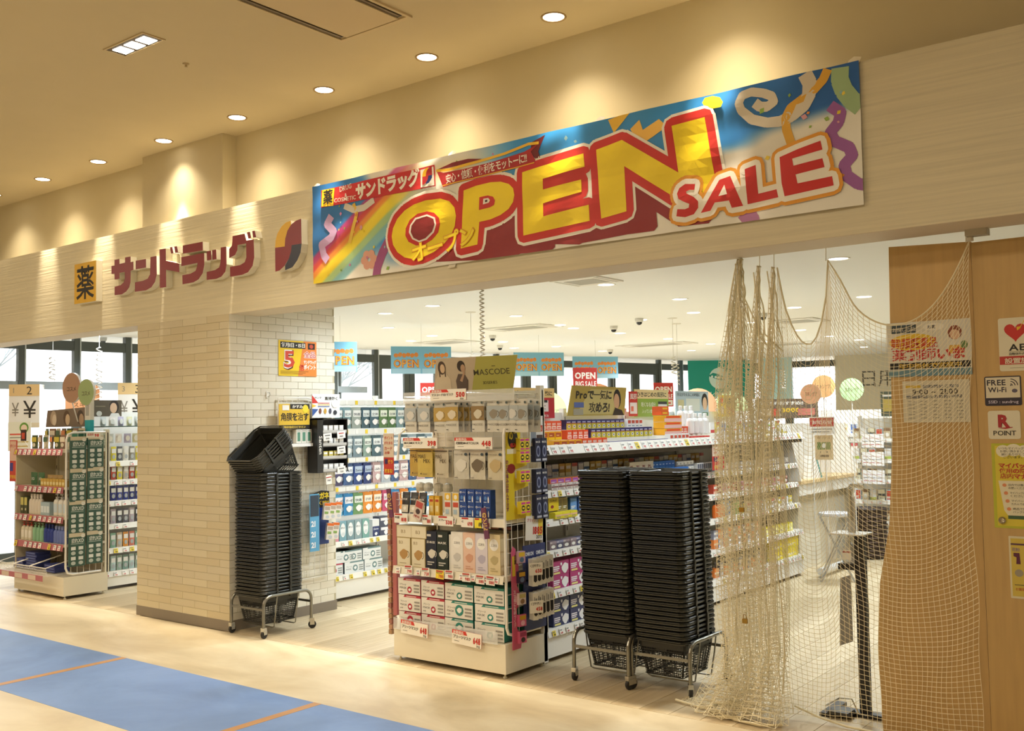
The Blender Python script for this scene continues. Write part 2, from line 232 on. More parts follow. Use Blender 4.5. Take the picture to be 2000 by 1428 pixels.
# wooden floor boards near the entrance, one object each
pk = []
for m in FW:
    b = MB(); b.box(.001, .001, -.004, .178, 1.198, 0, m); pk.append(b.mesh('plank'))
for i in range(30):
    off = (i*.43) % 1.2
    for j in range(-1, 3):
        y = 4.702+off+j*1.2
        if y < 4.7: continue
        mk('plank', pk[(i*7+j*3) % 3], sf, (-6.42+i*.18, y, 0))
    if off > .01:
        mm = MB(); mm.box(.001, .001, -.004, .178, off-.001, 0, FW[i % 3]); mk('plank', mm.mesh('plank'), sf, (-6.42+i*.18, 4.702, 0))
for i in range(17):
    mk('plank', pk[i % 3], sf, (-10.6+i*.18, 4.702+((i*.43) % .6)*0, 0))
b = MB(); b.box(-13.5, 8.3, -.004, 3, 24, -.001, FW[1]); b.box(-13.5, 4.702, -.004, -10.6, 8.3, -.001, FW[1])
b.box(-10.6, 5.902, -.004, -6.42, 8.3, -.001, FW[0]); b.box(-1.02, 4.702, -.004, 3, 8.3, -.001, FW[2])
b.obj('floor_boards', sf, kind='stuff')
PL = M('D3C6A2', .8, noise=.03, scale=3)
b = MB(); b.box(-16, -4, ZC, 3, 5.4, ZC+.2, M('CEBE98', .9, noise=.02, scale=3)); struct('ceiling_corridor', b)
b = MB(); b.box(-16, 4.96, 3.2, 3, 5.2, ZC, PL); wu = struct('wall_upper', b)
b = MB(); b.box(-7.72, 4.83, 3.2, -6.60, 4.96, ZC, PL); struct('wall_pier', b)
for n, a in (('wall_behind_camera', (-16, -4.2, 0, 3, -4, ZC)), ('wall_corridor_end_left', (-16.2, -4, 0, -16, 5, ZC)), ('wall_corridor_end_right', (3, -4, 0, 3.2, 5, ZC)), ('wall_shop_right', (1.4, 5.0, 0, 1.6, 24, ZS))):
    b = MB(); b.box(*a, M('CDBB95', .85)); struct(n, b)
FAS = M('D6CAAA', .55, noise=.09, scale=5, stretch=(.35, 1, 16), bump=.12)
b = MB(); b.box(-16, YF, 2.40, 3, 5.0, 3.218, FAS); struct('wall_fascia', b)
b = MB(); b.box(-16, YF+.002, 2.398, 3, 4.998, 2.402, M('D5C6AC', .7)); struct('trim_soffit', b)
# shop ceiling
b = MB(); b.box(-13.5, 5.0, ZS, 1.4, 24, ZS+.15, M('F1F1EE', .8)); struct('ceiling_shop', b)
# ---------------------------------------------------------------- tiled pillar
XC0, XC1, YB1 = -7.609, -6.368, 5.79
GROUT = M('BBB092', .8)
b = MB(); b.box(XC0+.004, YF+.004, 0, XC1-.004, YB1-.004, 2.40, GROUT); b.box(XC0+.004, 5.0, 2.4, XC1-.004, YB1-.004, ZS, GROUT); pf = struct('wall_pillar_front', b)
b = MB(); b.box(XC1-.012, YF+.006, .05, XC1-.0041, YB1-.006, 2.45, GROUT); psd = struct('wall_pillar_side', b)
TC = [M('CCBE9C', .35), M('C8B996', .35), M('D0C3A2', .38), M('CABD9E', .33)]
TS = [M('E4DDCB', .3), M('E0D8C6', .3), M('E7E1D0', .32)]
RH = .0567
def tile_mesh(w, mats, k):
    b = MB(); e = .0011; t = .0025; bw = .0012
    v = [(e, 0, e), (w-e, 0, e), (w-e, 0, RH-e), (e, 0, RH-e)]
    f = [(e+bw, -t, e+bw), (w-e-bw, -t, e+bw), (w-e-bw, -t, RH-e-bw), (e+bw, -t, RH-e-bw)]
    b.add(v+f, [(4, 5, 6, 7), (0, 1, 5, 4), (1, 2, 6, 5), (2, 3, 7, 6), (3, 0, 4, 7)], mats[k % len(mats)]); return b.mesh('tile')
cache = {}
def tile(parent, w, mats, k, x, y, z, rz):
    key = (round(w, 3), k % len(mats), mats[0].name)
    if key not in cache: cache[key] = tile_mesh(w, mats, k)
    mk('tile', cache[key], parent, (x, y, z), rz)
nr = 41
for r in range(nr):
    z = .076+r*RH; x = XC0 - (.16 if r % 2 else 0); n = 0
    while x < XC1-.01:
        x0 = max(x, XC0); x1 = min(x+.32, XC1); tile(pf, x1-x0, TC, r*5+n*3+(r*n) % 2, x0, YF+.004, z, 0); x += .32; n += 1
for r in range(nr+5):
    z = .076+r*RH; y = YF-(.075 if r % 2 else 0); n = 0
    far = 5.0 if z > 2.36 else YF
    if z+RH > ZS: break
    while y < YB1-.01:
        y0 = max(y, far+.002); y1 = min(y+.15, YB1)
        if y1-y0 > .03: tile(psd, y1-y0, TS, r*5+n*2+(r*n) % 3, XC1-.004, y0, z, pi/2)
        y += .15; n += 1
BBM = M('84796A', .6)
b = MB(); b.box(XC0-.001, YF-.002, 0, XC1+.002, YF+.03, .078, BBM); struct('baseboard_pillar_front', b)
b = MB(); b.box(XC1-.02, YF+.0301, 0, XC1+.003, YB1+.001, .078, BBM); struct('baseboard_pillar_side', b)
# ---------------------------------------------------------------- right-hand sliding doors in wood finish
WD = M('C9A468', .5, noise=.07, scale=4, stretch=(9, 1, .7)); WD2 = M('C4A064', .5, noise=.07, scale=4, stretch=(9, 1, .7))
b = MB(); b.poly([(-1.15, 0), (-1.15, 2.353), (-1.527, 2.372), (-1.545, 1.4), (-1.575, 1.0), (-1.63, .72), (-1.65, .4), (-1.64, 0)], 5.035, WD, .035); struct('door_1', b)
b = MB(); b.box(-1.145, 5.02, 0, 1.3, 5.055, 2.345, WD2); d2 = struct('door_2', b)
b = MB(); b.lathe([(.016, 0), (.016, .012), (.011, .016), (.004, .012)], M('B9B2A0', .25, 1), 14); k = b.obj('knob', d2, (-1.060, 5.02, 1.055), (pi/2, 0, 0)); k['label'] = 'round metal finger pull'
# ---------------------------------------------------------------- ceiling fixtures of the corridor
def downlight(x, y, z, r, power, color, label, group, spot=100, blend=.6, emit=8, lit=True, aim=None, parts=True, ringc='A98F63'):
    t = thing('downlight', label, 'ceiling light', (x, y, z), 0, group)
    if parts:
        b = MB(); n = 20
        prof = [(r*1.22, 0), (r*1.2, -.006), (r*1.02, -.004), (r*.96, .002)]
        vs = [(a*cos(2*pi*k/n), a*sin(2*pi*k/n), h) for a, h in prof for k in range(n)]
        b.add(vs, [(i*n+k, (i+1)*n+k, (i+1)*n+(k+1) % n, i*n+(k+1) % n) for i in range(3) for k in range(n)], M(ringc, .4, .1)); b.obj('trim_ring', t)
    b = MB(); b.add([(r*cos(2*pi*k/16), r*sin(2*pi*k/16), -.0015) for k in range(16)], [tuple(range(16))[::-1]], M('FFF6E4', .5, emit=emit)); b.obj('lens', t)
    if lit:
        l = lamp('SPOT', (x, y, z-.012), power, color, r*.8, aim or (x, y, 0), spot, blend); l.parent = t; l.location = (0, 0, -.012)
    return t
xs = [-10.05, -9.09, -8.13, -7.14, -6.18, -5.21, -4.24, -3.25, -2.28]
for i, x in enumerate(xs):
    vis = 1 <= i <= 7
    downlight(x, 4.655, ZC, .062, 46 if x < -2 else 0, WARM, ('round recessed downlight in the beige ceiling, %s along the shop front' % from_left(i-1, 7)) if vis else 'round recessed downlight beyond the %s edge of the picture' % ('left' if i == 0 else 'right'), 'downlights along the shop front' if vis else None, spot=112, blend=1.0)
for x in xs[1:9]:
    lamp('SPOT', (x, 4.655, ZC-.012), 420, WARM, .02, (x, 4.76, 2.9), 30, 1.0, name='downlight_core')
t = thing('triple_downlight', 'rectangular recessed fitting with three square lamps in the corridor ceiling', 'ceiling light', (-5.445, 3.345, ZC))
b = MB(); b.box(-.205, -.068, -.004, .205, .068, .001, M('5A4B36', .6)); b.obj('housing', t)
b = MB()
for a in ((-.215, -.078, .215, -.066), (-.215, .066, .215, .078), (-.215, -.066, -.203, .066), (.203, -.066, .215, .066)): b.box(a[0], a[1], -.007, a[2], a[3], 0, M('CDB98F', .5))
b.obj('frame', t)
for k in range(3):
    b = MB(); b.box(-.045, -.045, -.007, .045, .045, -.004, M('FFFBF0', .4, emit=14)); b.obj('lamp', t, (-.125+k*.125, 0.005, 0))
    l = lamp('SPOT', (0, 0, 0), 45, WARM, .04, (0, 0, -1), 110, .6); l.parent = t; l.location = (-.125+k*.125, 0, -.02)
t = thing('air_conditioner', 'large rectangular ceiling air conditioner vent with two dark slots', 'air conditioner', (-4.15, 3.5, ZC))
b = MB(); WA = M('CFBB92', .6)
b.box(-.215, -.6, -.012, .215, .58, -.002, WA); b.obj('panel', t)
b = MB()
for a in ((-.29, .59, .29, .62), (-.29, -.62, .29, -.59), (-.29, -.59, -.27, .59), (.27, -.59, .29, .59)): b.box(a[0], a[1], -.012, a[2], a[3], 0, WA)
b.obj('frame', t)
for sx in (-1, 1):
    b = MB(); b.box(sx*.243-.027, -.59, -.004, sx*.243+.027, .575, .001, M('2E241A', .7)); b.obj('slot', t)
    b = MB(); b.box(sx*.243-.004, -.57, -.014, sx*.243+.016, .55, -.008, M('6B5A42', .5)); b.obj('louvre', t)
b = MB(); b.lathe([(.022, 0), (.02, -.006), (.008, -.008), (.008, -.02), (.014, -.024), (.002, -.026)], M('B9A67F', .4), 12); b.obj('sprinkler', None, (-5.49, 3.74, ZC), label='small round sprinkler head in the beige corridor ceiling', cat='sprinkler')
# ---------------------------------------------------------------- shop name sign on the fascia
RED = M('861216', .35); CRM = M('E9E2CC', .5)
YS = 4.657; TH = YF-YS-.001
t = thing('shop_sign', 'red raised katakana shop name with cream sides on the fascia', 'sign', (0, 0, 0))
for nm, ks in (('letter', ('sa',)), ('letter', ('n1', 'n2')), ('letter', ('d1', 'd2', 'd3')), ('letter', ('r1', 'r2')), ('letter', ('t1', 't2', 't3')), ('letter', ('g1', 'g2', 'g3'))):
    b = MB()
    for k in ks: b.poly(SIGN[k], YS, RED, (TH, CRM))
    b.obj(nm, t)
b = MB()
pl = SIGN['plate']; x0 = pl[0][0]; x1 = pl[1][0]; z0 = min(p[1] for p in pl); z1 = max(p[1] for p in pl)
b.box(x0, YS, z0, x1, YF-.001, z1, CRM, front=M('E0AE1A', .4)); o = b.obj('medicine_sign', None, label='yellow box sign with one black kanji left of the red letters', cat='sign')
b = MB(); b.fit('薬', x0+.035, z0+.03, x1-.035, z1-.03, '1D1A17', YS-.0012, .012); b.fit('薬', x0+.039, z0+.034, x1-.032, z1-.027, '1D1A17', YS-.0016, .0); b.obj('character', o)
t = thing('logo_emblem', 'raised leaf-shaped emblem in yellow, red and navy right of the red letters', 'logo')
for nm, k, c in (('yellow_leaf', 'ly', 'E8B414'), ('red_leaf', 'lr', '861216'), ('navy_leaf', 'ln', '15182E')):
    b = MB(); b.poly(SIGN[k], YS, M(c, .35), (TH, CRM)); b.obj(nm, t)
# ---------------------------------------------------------------- the big banner
def lerp(a, b, t): return tuple(a[i]+(b[i]-a[i])*t for i in range(3))
def sst(a, b, x):
    t = max(0, min(1, (x-a)/(b-a))); return t*t*(3-2*t)
def rgb(h): return tuple(int(h[i:i+2], 16)/255 for i in (0, 2, 4))
from mathutils import noise as NZ
def paint(x, z):
    n = NZ.noise(Vector((x*2.3, z*4, 0)))*.6+NZ.noise(Vector((x*6, z*9, 3)))*.3
    white = rgb('E9E4D6'); c = white
    m = sst(-.03, .07, z-(2.90+(x+2.3)*.13)+n*.10)*sst(-4.0, -3.5, x)
    c = lerp(c, lerp(rgb('2F8ED0'), rgb('1F5FA8'), sst(-2.6, -1.6, x)), m)
    m = sst(.1, -.12, x+4.60+(z-2.9)*.9+n*.3)*sst(2.6, 2.75, z+n*.05)
    c = lerp(c, lerp(rgb('3C8FD0'), rgb('2A74B8'), sst(-4.5, -5.3, x)), m)
    m = sst(.25, 0, abs(x+4.55))*sst(.09, 0, abs(z-2.63)); c = lerp(c, rgb('6FA3C9'), m*.9)
    m = sst(.4, 0, abs(x+4.1))*sst(.1, 0, abs(z-3.12)); c = lerp(c, rgb('EBD48A'), m*.6)
    # rainbow running up to the right
    d = (z-2.50-(x+5.35)*.66+.05*(x+5.35)**2)
    if -5.4 < x < -4.25:
        for q0, q1, h in ((.17, .23, 'C33A78'), (.12, .17, 'D8403A'), (.07, .12, 'EE8C2E'), (-.02, .07, 'F4D61E'), (-.08, -.02, 'A9C884'), (-.15, -.08, '7FB6B8')):
            m = sst(q0-.02, q0+.012, d)*sst(q1+.02, q1-.012, d)*sst(-4.25, -4.7, x); c = lerp(c, rgb(h), m*.95)
    return c
BX0, BX1, BZ0, BZ1 = -5.378, -1.53, 2.530, 3.219
def bwave(x, z):
    return .004*sin(x*9+z*3)+.0014*sin(x*21-z*14)+.0012*sin(x*5-z*29)-.004
bm = bmesh.new(); NX, NZZ = 300, 58; grid = []; cl = bm.loops.layers.float_color.new('Col')
for j in range(NZZ+1):
    row = []
    for i in range(NX+1):
        x = BX0+(BX1-BX0)*i/NX; z = BZ0+(BZ1-BZ0)*j/NZZ
        row.append(bm.verts.new((x, 4.702+bwave(x, z)-.003, z)))
    grid.append(row)
pc = {}
for j in range(NZZ):
    for i in range(NX):
        f = bm.faces.new((grid[j][i], grid[j][i+1], grid[j+1][i+1], grid[j+1][i]))
        for l in f.loops:
            k = l.vert
            if k not in pc: pc[k] = lin(paint(k.co.x, k.co.z))
            l[cl] = (*pc[k], 1)
me = bpy.data.meshes.new('banner_cloth'); bm.to_mesh(me); bm.free(); shade('', me)
m = bpy.data.materials.new('banner_print'); m.use_nodes = True; a = m.node_tree.nodes.new('ShaderNodeVertexColor'); a.layer_name = 'Col'
m.node_tree.links.new(a.outputs[0], m.node_tree.nodes['Principled BSDF'].inputs['Base Color']); m.node_tree.nodes['Principled BSDF'].inputs['Roughness'].default_value = .45
me.materials.append(m)
ban = mk('banner', me, label='long wrinkled OPEN SALE banner with rainbow and streamers on the fascia', cat='banner')
def ribbonize(b, name, layers=None):   # slice the flat print finely and bend it with the cloth
    me = b.mesh(name); bm = bmesh.new(); bm.from_mesh(me)
    x = BX0+.06
    while x < BX1:
        bmesh.ops.bisect_plane(bm, geom=bm.verts[:]+bm.edges[:]+bm.faces[:], plane_co=(x, 0, 0), plane_no=(1, 0, 0)); x += .06
    z = BZ0+.045
    while z < BZ1:
        bmesh.ops.bisect_plane(bm, geom=bm.verts[:]+bm.edges[:]+bm.faces[:], plane_co=(0, 0, z), plane_no=(0, 0, 1)); z += .045
    # crop at the hems
    for co_, no_ in (((BX0, 0, 0), (-1, 0, 0)), ((BX1, 0, 0), (1, 0, 0)), ((0, 0, BZ0), (0, 0, -1)), ((0, 0, BZ1), (0, 0, 1))):
        bmesh.ops.bisect_plane(bm, geom=bm.verts[:]+bm.edges[:]+bm.faces[:], plane_co=co_, plane_no=no_, clear_outer=True)
    for v in bm.verts: v.co.y += 4.702+bwave(v.co.x, v.co.z)-.003
    bm.to_mesh(me); bm.free(); return mk(name, me, ban)
L = lambda k: -.0012*k-.001
b = MB()
def st(k, w, c, l=1): b.stroke(STR[k], w, L(l), c)
st('w1', [.07, .07, .07, .065, .06, .055, .05, .05, .045, .045, .045, .045, .045, .045, .045, .05, .05, .05], 'D8CDB8'); st('o1', .045, 'E0A93A'); st('g1', .085, '9DB98A'); st('p1', .055, '9A5CA0'); st('p2', .06, 'C9A6CF')
st('o2', .03, 'E8C04A'); st('w2', .045, 'D9D2C4'); st('p3', .075, '9A4A7E'); st('p4', .09, 'B77AA6')
fx, fz = RB['flower']
for k in range(6): b.ell(fx+.045*cos(k*pi/3), fz+.04*sin(k*pi/3), .033, .03, L(1), 'D9A08A', 10)
b.ell(-2.86, 3.19, .1, .05, L(1), 'F1C13A', 3, .4); b.poly([(-2.78, 3.13), (-2.72, 3.17), (-2.70, 3.11), (-2.60, 3.15), (-2.55, 3.10), (-2.64, 3.06), (-2.72, 3.03), (-2.82, 3.04), (-2.75, 3.08)], L(1), 'F0BE55')
for k in range(90):
    x = R.uniform(BX0+.05, BX1-.05); z = R.uniform(BZ0+.03, BZ1-.03)
    if -4.2 < x < -2.5 and z < 3.1: continue
    s = R.uniform(.008, .02)*(2 if k % 11 == 0 else 1); a = R.uniform(0, 3)
    b.ell(x, z, s, s*.8, L(2), R.choice(['E8CE2A', 'D98A3A', 'D69AA0', '8FB04A', '8FB9C0', 'F0D24A', 'C97BA0']), 4, a)
ribbonize(b, 'streamer_print')['kind'] = 'stuff'
b = MB(); b.poly(BAN['shadow'], L(2), '8E1D1F')
for k in 'OPEN': b.outline(BAN[k], .062, L(3), 'EEE8D8')
for k, d in (('O', .043), ('P', .043), ('E', .043), ('N', .046)): b.outline(BAN[k], d, L(4), 'C9291F')
for k in 'OPEN': b.poly(BAN[k], L(5), 'F2D414')
b.poly(BAN['Oh'], L(6), 'C9291F'); b.poly(BAN['Ow'], L(7), 'EEE8D8'); b.poly(BAN['Od'], L(8), '7E1417')
b.poly(BAN['Ph'], L(6), 'C9291F'); b.poly(BAN['Pw'], L(7), 'EEE8D8'); b.poly(BAN['Pd'], L(8), '3A1210')
b.poly(BAN['kino'], L(3), 'F4E01E')
for a, z_ in ((BAN['E'], 0),): pass
ribbonize(b, 'open_lettering')
b = MB()
for k in 'sale': b.outline(BAN[k], .046, L(7), 'E39A2C')
for k in 'sale': b.outline(BAN[k], .028, L(8), 'EEE6D6')
for k in 'sale': b.poly(BAN[k], L(9), 'C6241E')
b.poly(BAN['ah'], L(10), 'EEE6D6')
x0, z0 = TXT['op1']; x1, z1 = TXT['op2']; ang = math.atan2(z1-z0, x1-x0); n = 0
def tx(t, k0, k1, h, col, l, bold=.02, wd=None):
    x0, z0 = TXT[k0]; x1, z1 = TXT[k1]; d = math.hypot(x1-x0, z1-z0); b.text(t, x0, z0, h, col, L(l), bold, 'l', w=d, ang=math.atan2(z1-z0, x1-x0))
ribbonize(b, 'sale_lettering'); b = MB(); tx('オープン', 'op1', 'op2', .135, 'D98A24', 9, .075); ribbonize(b, 'sale_lettering'); b = MB(); tx('オープン', 'op1', 'op2', .135, 'F4DA22', 10, .02)
ribbonize(b, 'kana_lettering')
b = MB(); b.poly(BAN['label'], L(3), 'C6282A'); b.poly(BAN['yk'], L(4), 'F0C21C'); b.poly(BAN['lw'], L(4), 'E9E2D2')
b.fit('薬', TXT['ya'][0], TXT['ya'][1]-.004, TXT['ya2'][0], TXT['ya'][1]+.095, '1A1714', L(5)); b.fit('薬', TXT['ya'][0]+.003, TXT['ya'][1]-.002, TXT['ya2'][0]+.003, TXT['ya'][1]+.097, '1A1714', L(5))
tx('DRUG', 'drug', 'drug2', .05, 'E9E2D2', 4, .01); b.text('&', *TXT['amp'], .035, 'E9E2D2', L(4), .01, 'c'); tx('COSMETIC', 'cos', 'cos2', .04, 'E9E2D2', 4, .01); tx('サンドラッグ', 'sd', 'sd2', .115, 'F0EAD8', 4, .06)
lx = sum(p[0] for p in BAN['lw'])/4; lz = sum(p[1] for p in BAN['lw'])/4
b.text('SUNDRUG', lx, lz-.078, .018, '8A8478', L(5), .0, 'c', w=.09)
cxl = sum(p[0] for p in SIGN['lr'])/len(SIGN['lr']); czl = sum(p[1] for p in SIGN['lr'])/len(SIGN['lr'])
for k, c in (('ly', 'E8B414'), ('lr', 'B02024'), ('ln', '1C2A66')): b.poly([(lx+(p[0]-cxl)*.3, lz+.01+(p[1]-czl)*.3) for p in SIGN[k]], L(5 if k != 'ln' else 6), c)
b.poly(BAN['ribt'], L(3), '6E1418'); b.poly(BAN['ribb'], L(3), '7E161A'); b.poly(BAN['rib'], L(4), 'AE1F22'); b.stroke(BAN['riby'], .017, L(5), 'E8B62A'); b.stroke(BAN['riby2'], .006, L(5), 'E8B62A')
tx('安心・信頼・便利をモットーに!!', 'rib', 'rib2', .062, 'F0E8D6', 6, .02)
ribbonize(b, 'shop_name_print')
for x, z in ((-5.36, 3.222), (-4.09, 3.228), (-2.99, 3.225), (-1.56, 3.226), (-4.1, 2.528)):
    b = MB(); b.add([(x-.03, 4.698, z-.02), (x+.03, 4.698, z-.02), (x+.04, 4.71, z+.012), (x+.005, 4.712, z+.022), (x-.02, 4.71, z+.008)], [(0, 1, 2, 3, 4)], 'E6DCC4'); b.obj('corner_tab', ban)
# ---------------------------------------------------------------- shopping baskets and their carts
BLK = M('25251F', .3, spec=.6); BLK2 = M('24241F', .45)
def rrect(hx, hy, r, n=4):
    p = []
    for cx, cy, a0 in ((hx-r, hy-r, 0), (-hx+r, hy-r, pi/2), (-hx+r, -hy+r, pi), (hx-r, -hy+r, 3*pi/2)):
        for k in range(n+1): a = a0+pi/2*k/n; p.append((cx+r*cos(a), cy+r*sin(a)))
    return p
HX, HY, BH = .168, .192, .20
def ring(b, prof, r, m, n=4):      # prof: list of (inset, z)
    rows = [[(x, y, z) for x, y in rrect(HX-i, HY-i, max(r-i, .012), n)] for i, z in prof]
    k = len(rows[0]); vs = [v for q in rows for v in q]
    fs = [(i*k+j, i*k+(j+1) % k, (i+1)*k+(j+1) % k, (i+1)*k+j) for i in range(len(rows)-1) for j in range(k)]
    b.add(vs, fs, m)
b = MB(); ring(b, [(.012, -.006), (.004, -.014), (-.004, -.012), (-.006, -.004), (-.002, .001), (.006, .0), (.010, -.004), (.012, -.012)], .045, BLK); RIM = b.mesh('rim')
b = MB(); ring(b, [(.012, -.010), (.024, -.013), (.028, -.05), (.035, -.1)], .045, BLK2, 2); BODYN = b.mesh('body')
b = MB()
for sx in (-1, 1):
    for sy in (-1, 1): b.box(sx*(HX+.004)-.009, sy*.062-.008, -.021, sx*(HX+.004)+.009, sy*.062+.008, .006, BLK)
BRK = b.mesh('handle_bracket')
def handle_mesh():
    b = MB()
    for s in (-1, 1):     # two folded handles lying along the rim
        q = [(HX+.004, s*.062, .004), (HX+.004, s*(HY-.04), .004), (HX-.03, s*(HY+.008), .004), (0, s*(HY+.010), .004), (-HX+.03, s*(HY+.008), .004), (-HX-.004, s*(HY-.04), .004), (-HX-.004, s*.062, .004)]
        b.tube(q, .0045, BLK, 5)
    return b.mesh('handle')
HND = handle_mesh()
def full_body():
    b = MB(); tb = .03
    def wp(side, t, z):      # point on the tapered wall; z from 0 to -BH
        f = -z/BH*tb; hx = HX-.012-f; hy = HY-.012-f*1.1
        return ((-hx+.02+(2*hx-.04)*t, -hy, z), (hx, -hy+.02+(2*hy-.04)*t, z), (hx-.02-(2*hx-.04)*t, hy, z), (-hx, hy-.02-(2*hy-.04)*t, z))[side]
    ring(b, [(.011, -.008), (.017, -.045)], .045, BLK2, 3)
    for s in range(4):
        n = 16 if s % 2 == 0 else 18
        for i in range(n+1):
            a = wp(s, i/n, -.043); c = wp(s, i/n, -BH); b.bar(a, c, .0018, BLK2, 4)
        for j in range(11):
            z = -.045-(BH-.05)*j/10; b.bar(wp(s, 0, z), wp(s, 1, z), .0027, BLK2, 4)
    b.add([wp(1, .3, -.04), wp(1, .33, -.085), wp(1, .67, -.085), wp(1, .7, -.04)], [(0, 1, 2, 3)], BLK2)
    b.add([wp(0, .35, -.04), wp(0, .37, -.06), wp(0, .63, -.06), wp(0, .65, -.04)], [(0, 1, 2, 3)], BLK2)
    ring(b, [(.042, -BH), (.047, -BH-.006), (.06, -BH-.006)], .04, BLK2, 3)
    for sx in (-1, 1):
        for sy in (-1, 1): b.bar((sx*(HX-.03), sy*(HY-.03), -.04), (sx*(HX-.058), sy*(HY-.06), -BH), .006, BLK2, 5)
    hx = HX-.045; hy = HY-.045
    for i in range(9): b.bar((-hx+2*hx*i/8, -hy, -BH), (-hx+2*hx*i/8, hy, -BH), .002, BLK2, 3)
    for i in range(9): b.bar((-hx, -hy+2*hy*i/8, -BH), (hx, -hy+2*hy*i/8, -BH), .002, BLK2, 3)
    return b.mesh('lattice_body')
FULL = full_body()
def basket(loc, rot, label, group, full):
    t = mk('shopping_basket', None, None, loc, rot, label, 'shopping basket', group)
    mk('rim', RIM, t); mk('body', FULL if full else BODYN, t); mk('handle', HND, t)
    mk('bracket', BRK, t); return t
def stack(cx, cy, n, where, tilt=0):
    for i in range(n):
        z = .292+i*.0262; k = n-1-i
        basket((cx+R.uniform(-.0025, .0025)+i*(-.0006 if cx > -4 else .0001), cy+R.uniform(-.002, .002), z), (R.uniform(-.006, .006), R.uniform(-.006, .006), R.uniform(-.008, .008)),
               ('lowest black basket with open lattice sides in the %s' % where) if i == 0 else ('black nested basket, %s down from the top of the %s' % (ordn(k) if not tilt else ordn(k), where)), 'baskets in the '+where, i == 0)
stack(-6.135, 4.90, 35, 'straight stack beside the tiled pillar', 1)
stack(-3.23, 5.225, 37, 'left of the two tall stacks')
stack(-2.872, 5.225, 37, 'right of the two tall stacks')
for i in range(6):     # the tilted nest of baskets lying on top of the pillar stack
    q = radians(38+(i-3)*.6); d = i*.0235
    ax = Vector((0, -sin(q), cos(q)))
    c = Vector((-6.16, 4.875, 1.315))+ax*d
    basket(tuple(c), (q, 0, radians(-1.5+i*.3)), ('tilted black basket lying on its side, topmost of the pillar stack' if i == 5 else 'tilted black basket, %s under the topmost on the pillar stack' % ORD[4-i]), 'tilted baskets on the pillar stack', i in (0, 5, 4))
STL = M('8C8A80', .3, .9); CHR = M('C9C7C0', .22, 1)
def cart(cx, cy, label):
    t = thing('basket_cart', label, 'cart', (cx, cy, 0), 0, 'wheeled carts under the basket stacks')
    for s in (-1, 1):
        x = s*.187; b = MB(); pts = [(x, -.225, .075), (x, -.225, .225)]
        for k in range(1, 6): a = pi/2*k/5; pts.append((x, -.225+.07*(1-cos(a)), .225+.07*sin(a)))
        pts.append((x, .155, .295))
        for k in range(1, 6): a = pi/2*k/5; pts.append((x, .155+.07*sin(a), .225+.07*cos(a)))
        pts.append((x, .225, .075)); b.tube(pts, .0115, STL, 10); b.obj('side_frame', t)
    for y in (-.225, .225):
        b = MB(); b.box(-.182, y-.003, .195, .182, y+.003, .212, STL); b.obj('crossbar', t)
    for y in (-.1, .1):
        b = MB(); b.tube([(-.187, y, .295), (-.175, y, .2), (-.15, y, .062), (-.13, y, .056), (.13, y, .056), (.15, y, .062), (.175, y, .2), (.187, y, .295)], .0045, STL, 6); b.obj('support_wire', t)
    for sx in (-1, 1):
        for sy in (-1, 1):
            a = R.uniform(-.6, .6); w = mk('caster', None, t, (sx*.187, sy*.225, 0), a)
            b = MB(); b.box(-.014, -.016, .052, .014, .02, .078, CHR); b.box(-.015, -.012, .028, -.012, .022, .06, CHR); b.box(.012, -.012, .028, .015, .022, .06, CHR); b.obj('fork', w)
            b = MB(); b.lathe([(.01, -.009), (.027, -.010), (.030, -.006), (.030, .006), (.027, .010), (.01, .009)], M('23211E', .6), 16); o = b.obj('wheel', w, (0, .006, .030), (0, pi/2, 0))
    return t
cart(-6.135, 4.925, 'chrome cart on casters under the pillar basket stack')
cart(-3.245, 5.222, 'chrome cart on casters under the left of two tall basket stacks')
cart(-2.868, 5.255, 'chrome cart on casters under the right of two tall basket stacks')
# ---------------------------------------------------------------- the entrance net
NETM = M('F0E4C2', .8); ROPE = M('E6DAB6', .8)
def sag(x, x0, z0, x1, z1, dip, skew=.5):
    t = (x-x0)/(x1-x0); return z0+(z1-z0)*t-dip*(1-abs((t-skew)/(skew if t < skew else 1-skew))**2.2)
def ztop(x):
    if x > -1.825: return sag(x, -1.158, 2.345, -1.825, 2.335, .36, .52)
    return sag(x, -1.825, 2.335, -2.103, 2.325, .42, .4)
cols = []
n = 27
for i in range(n+1): x = -1.158-(.667)*i/n; cols.append((x, 4.988, ztop(x), x-.02*(1-i/n), 4.99))
for i in range(1, 12): x = -1.825-.278*i/11; cols.append((x, 4.985, ztop(x), x-.0*i, 4.985))
NB = 108
hooks = [(-2.103, 2.325), (-2.183, 2.34), (-2.283, 2.39), (-2.295, 2.39)]
for i in range(1, NB+1):      # gathered part: zigzag pleats
    t = i/NB; q = t*6; fr = q-int(q); tri = abs(2*fr-1)
    xb = -2.10-.33*(int(q)+ (fr))/6.0 + .022*sin(i*2.1)
    g = min(3, int(t*3.99)); hk = hooks[g]; f = (t*4) % 1 if t < 1 else 1
    edge = max(0, abs(2*f-1)-.3)/.7
    zt = hk[1]-(.44, .42, .25, .45)[g]*edge**1.3
    xt = hk[0]-(f-.5)*(.075, .06, .05, .12)[g]*edge
    cols.append((xt, 4.975+.012*sin(i*1.7), zt, xb, 4.94+.075*(tri-.5)*2))
NR = 86; pos = []
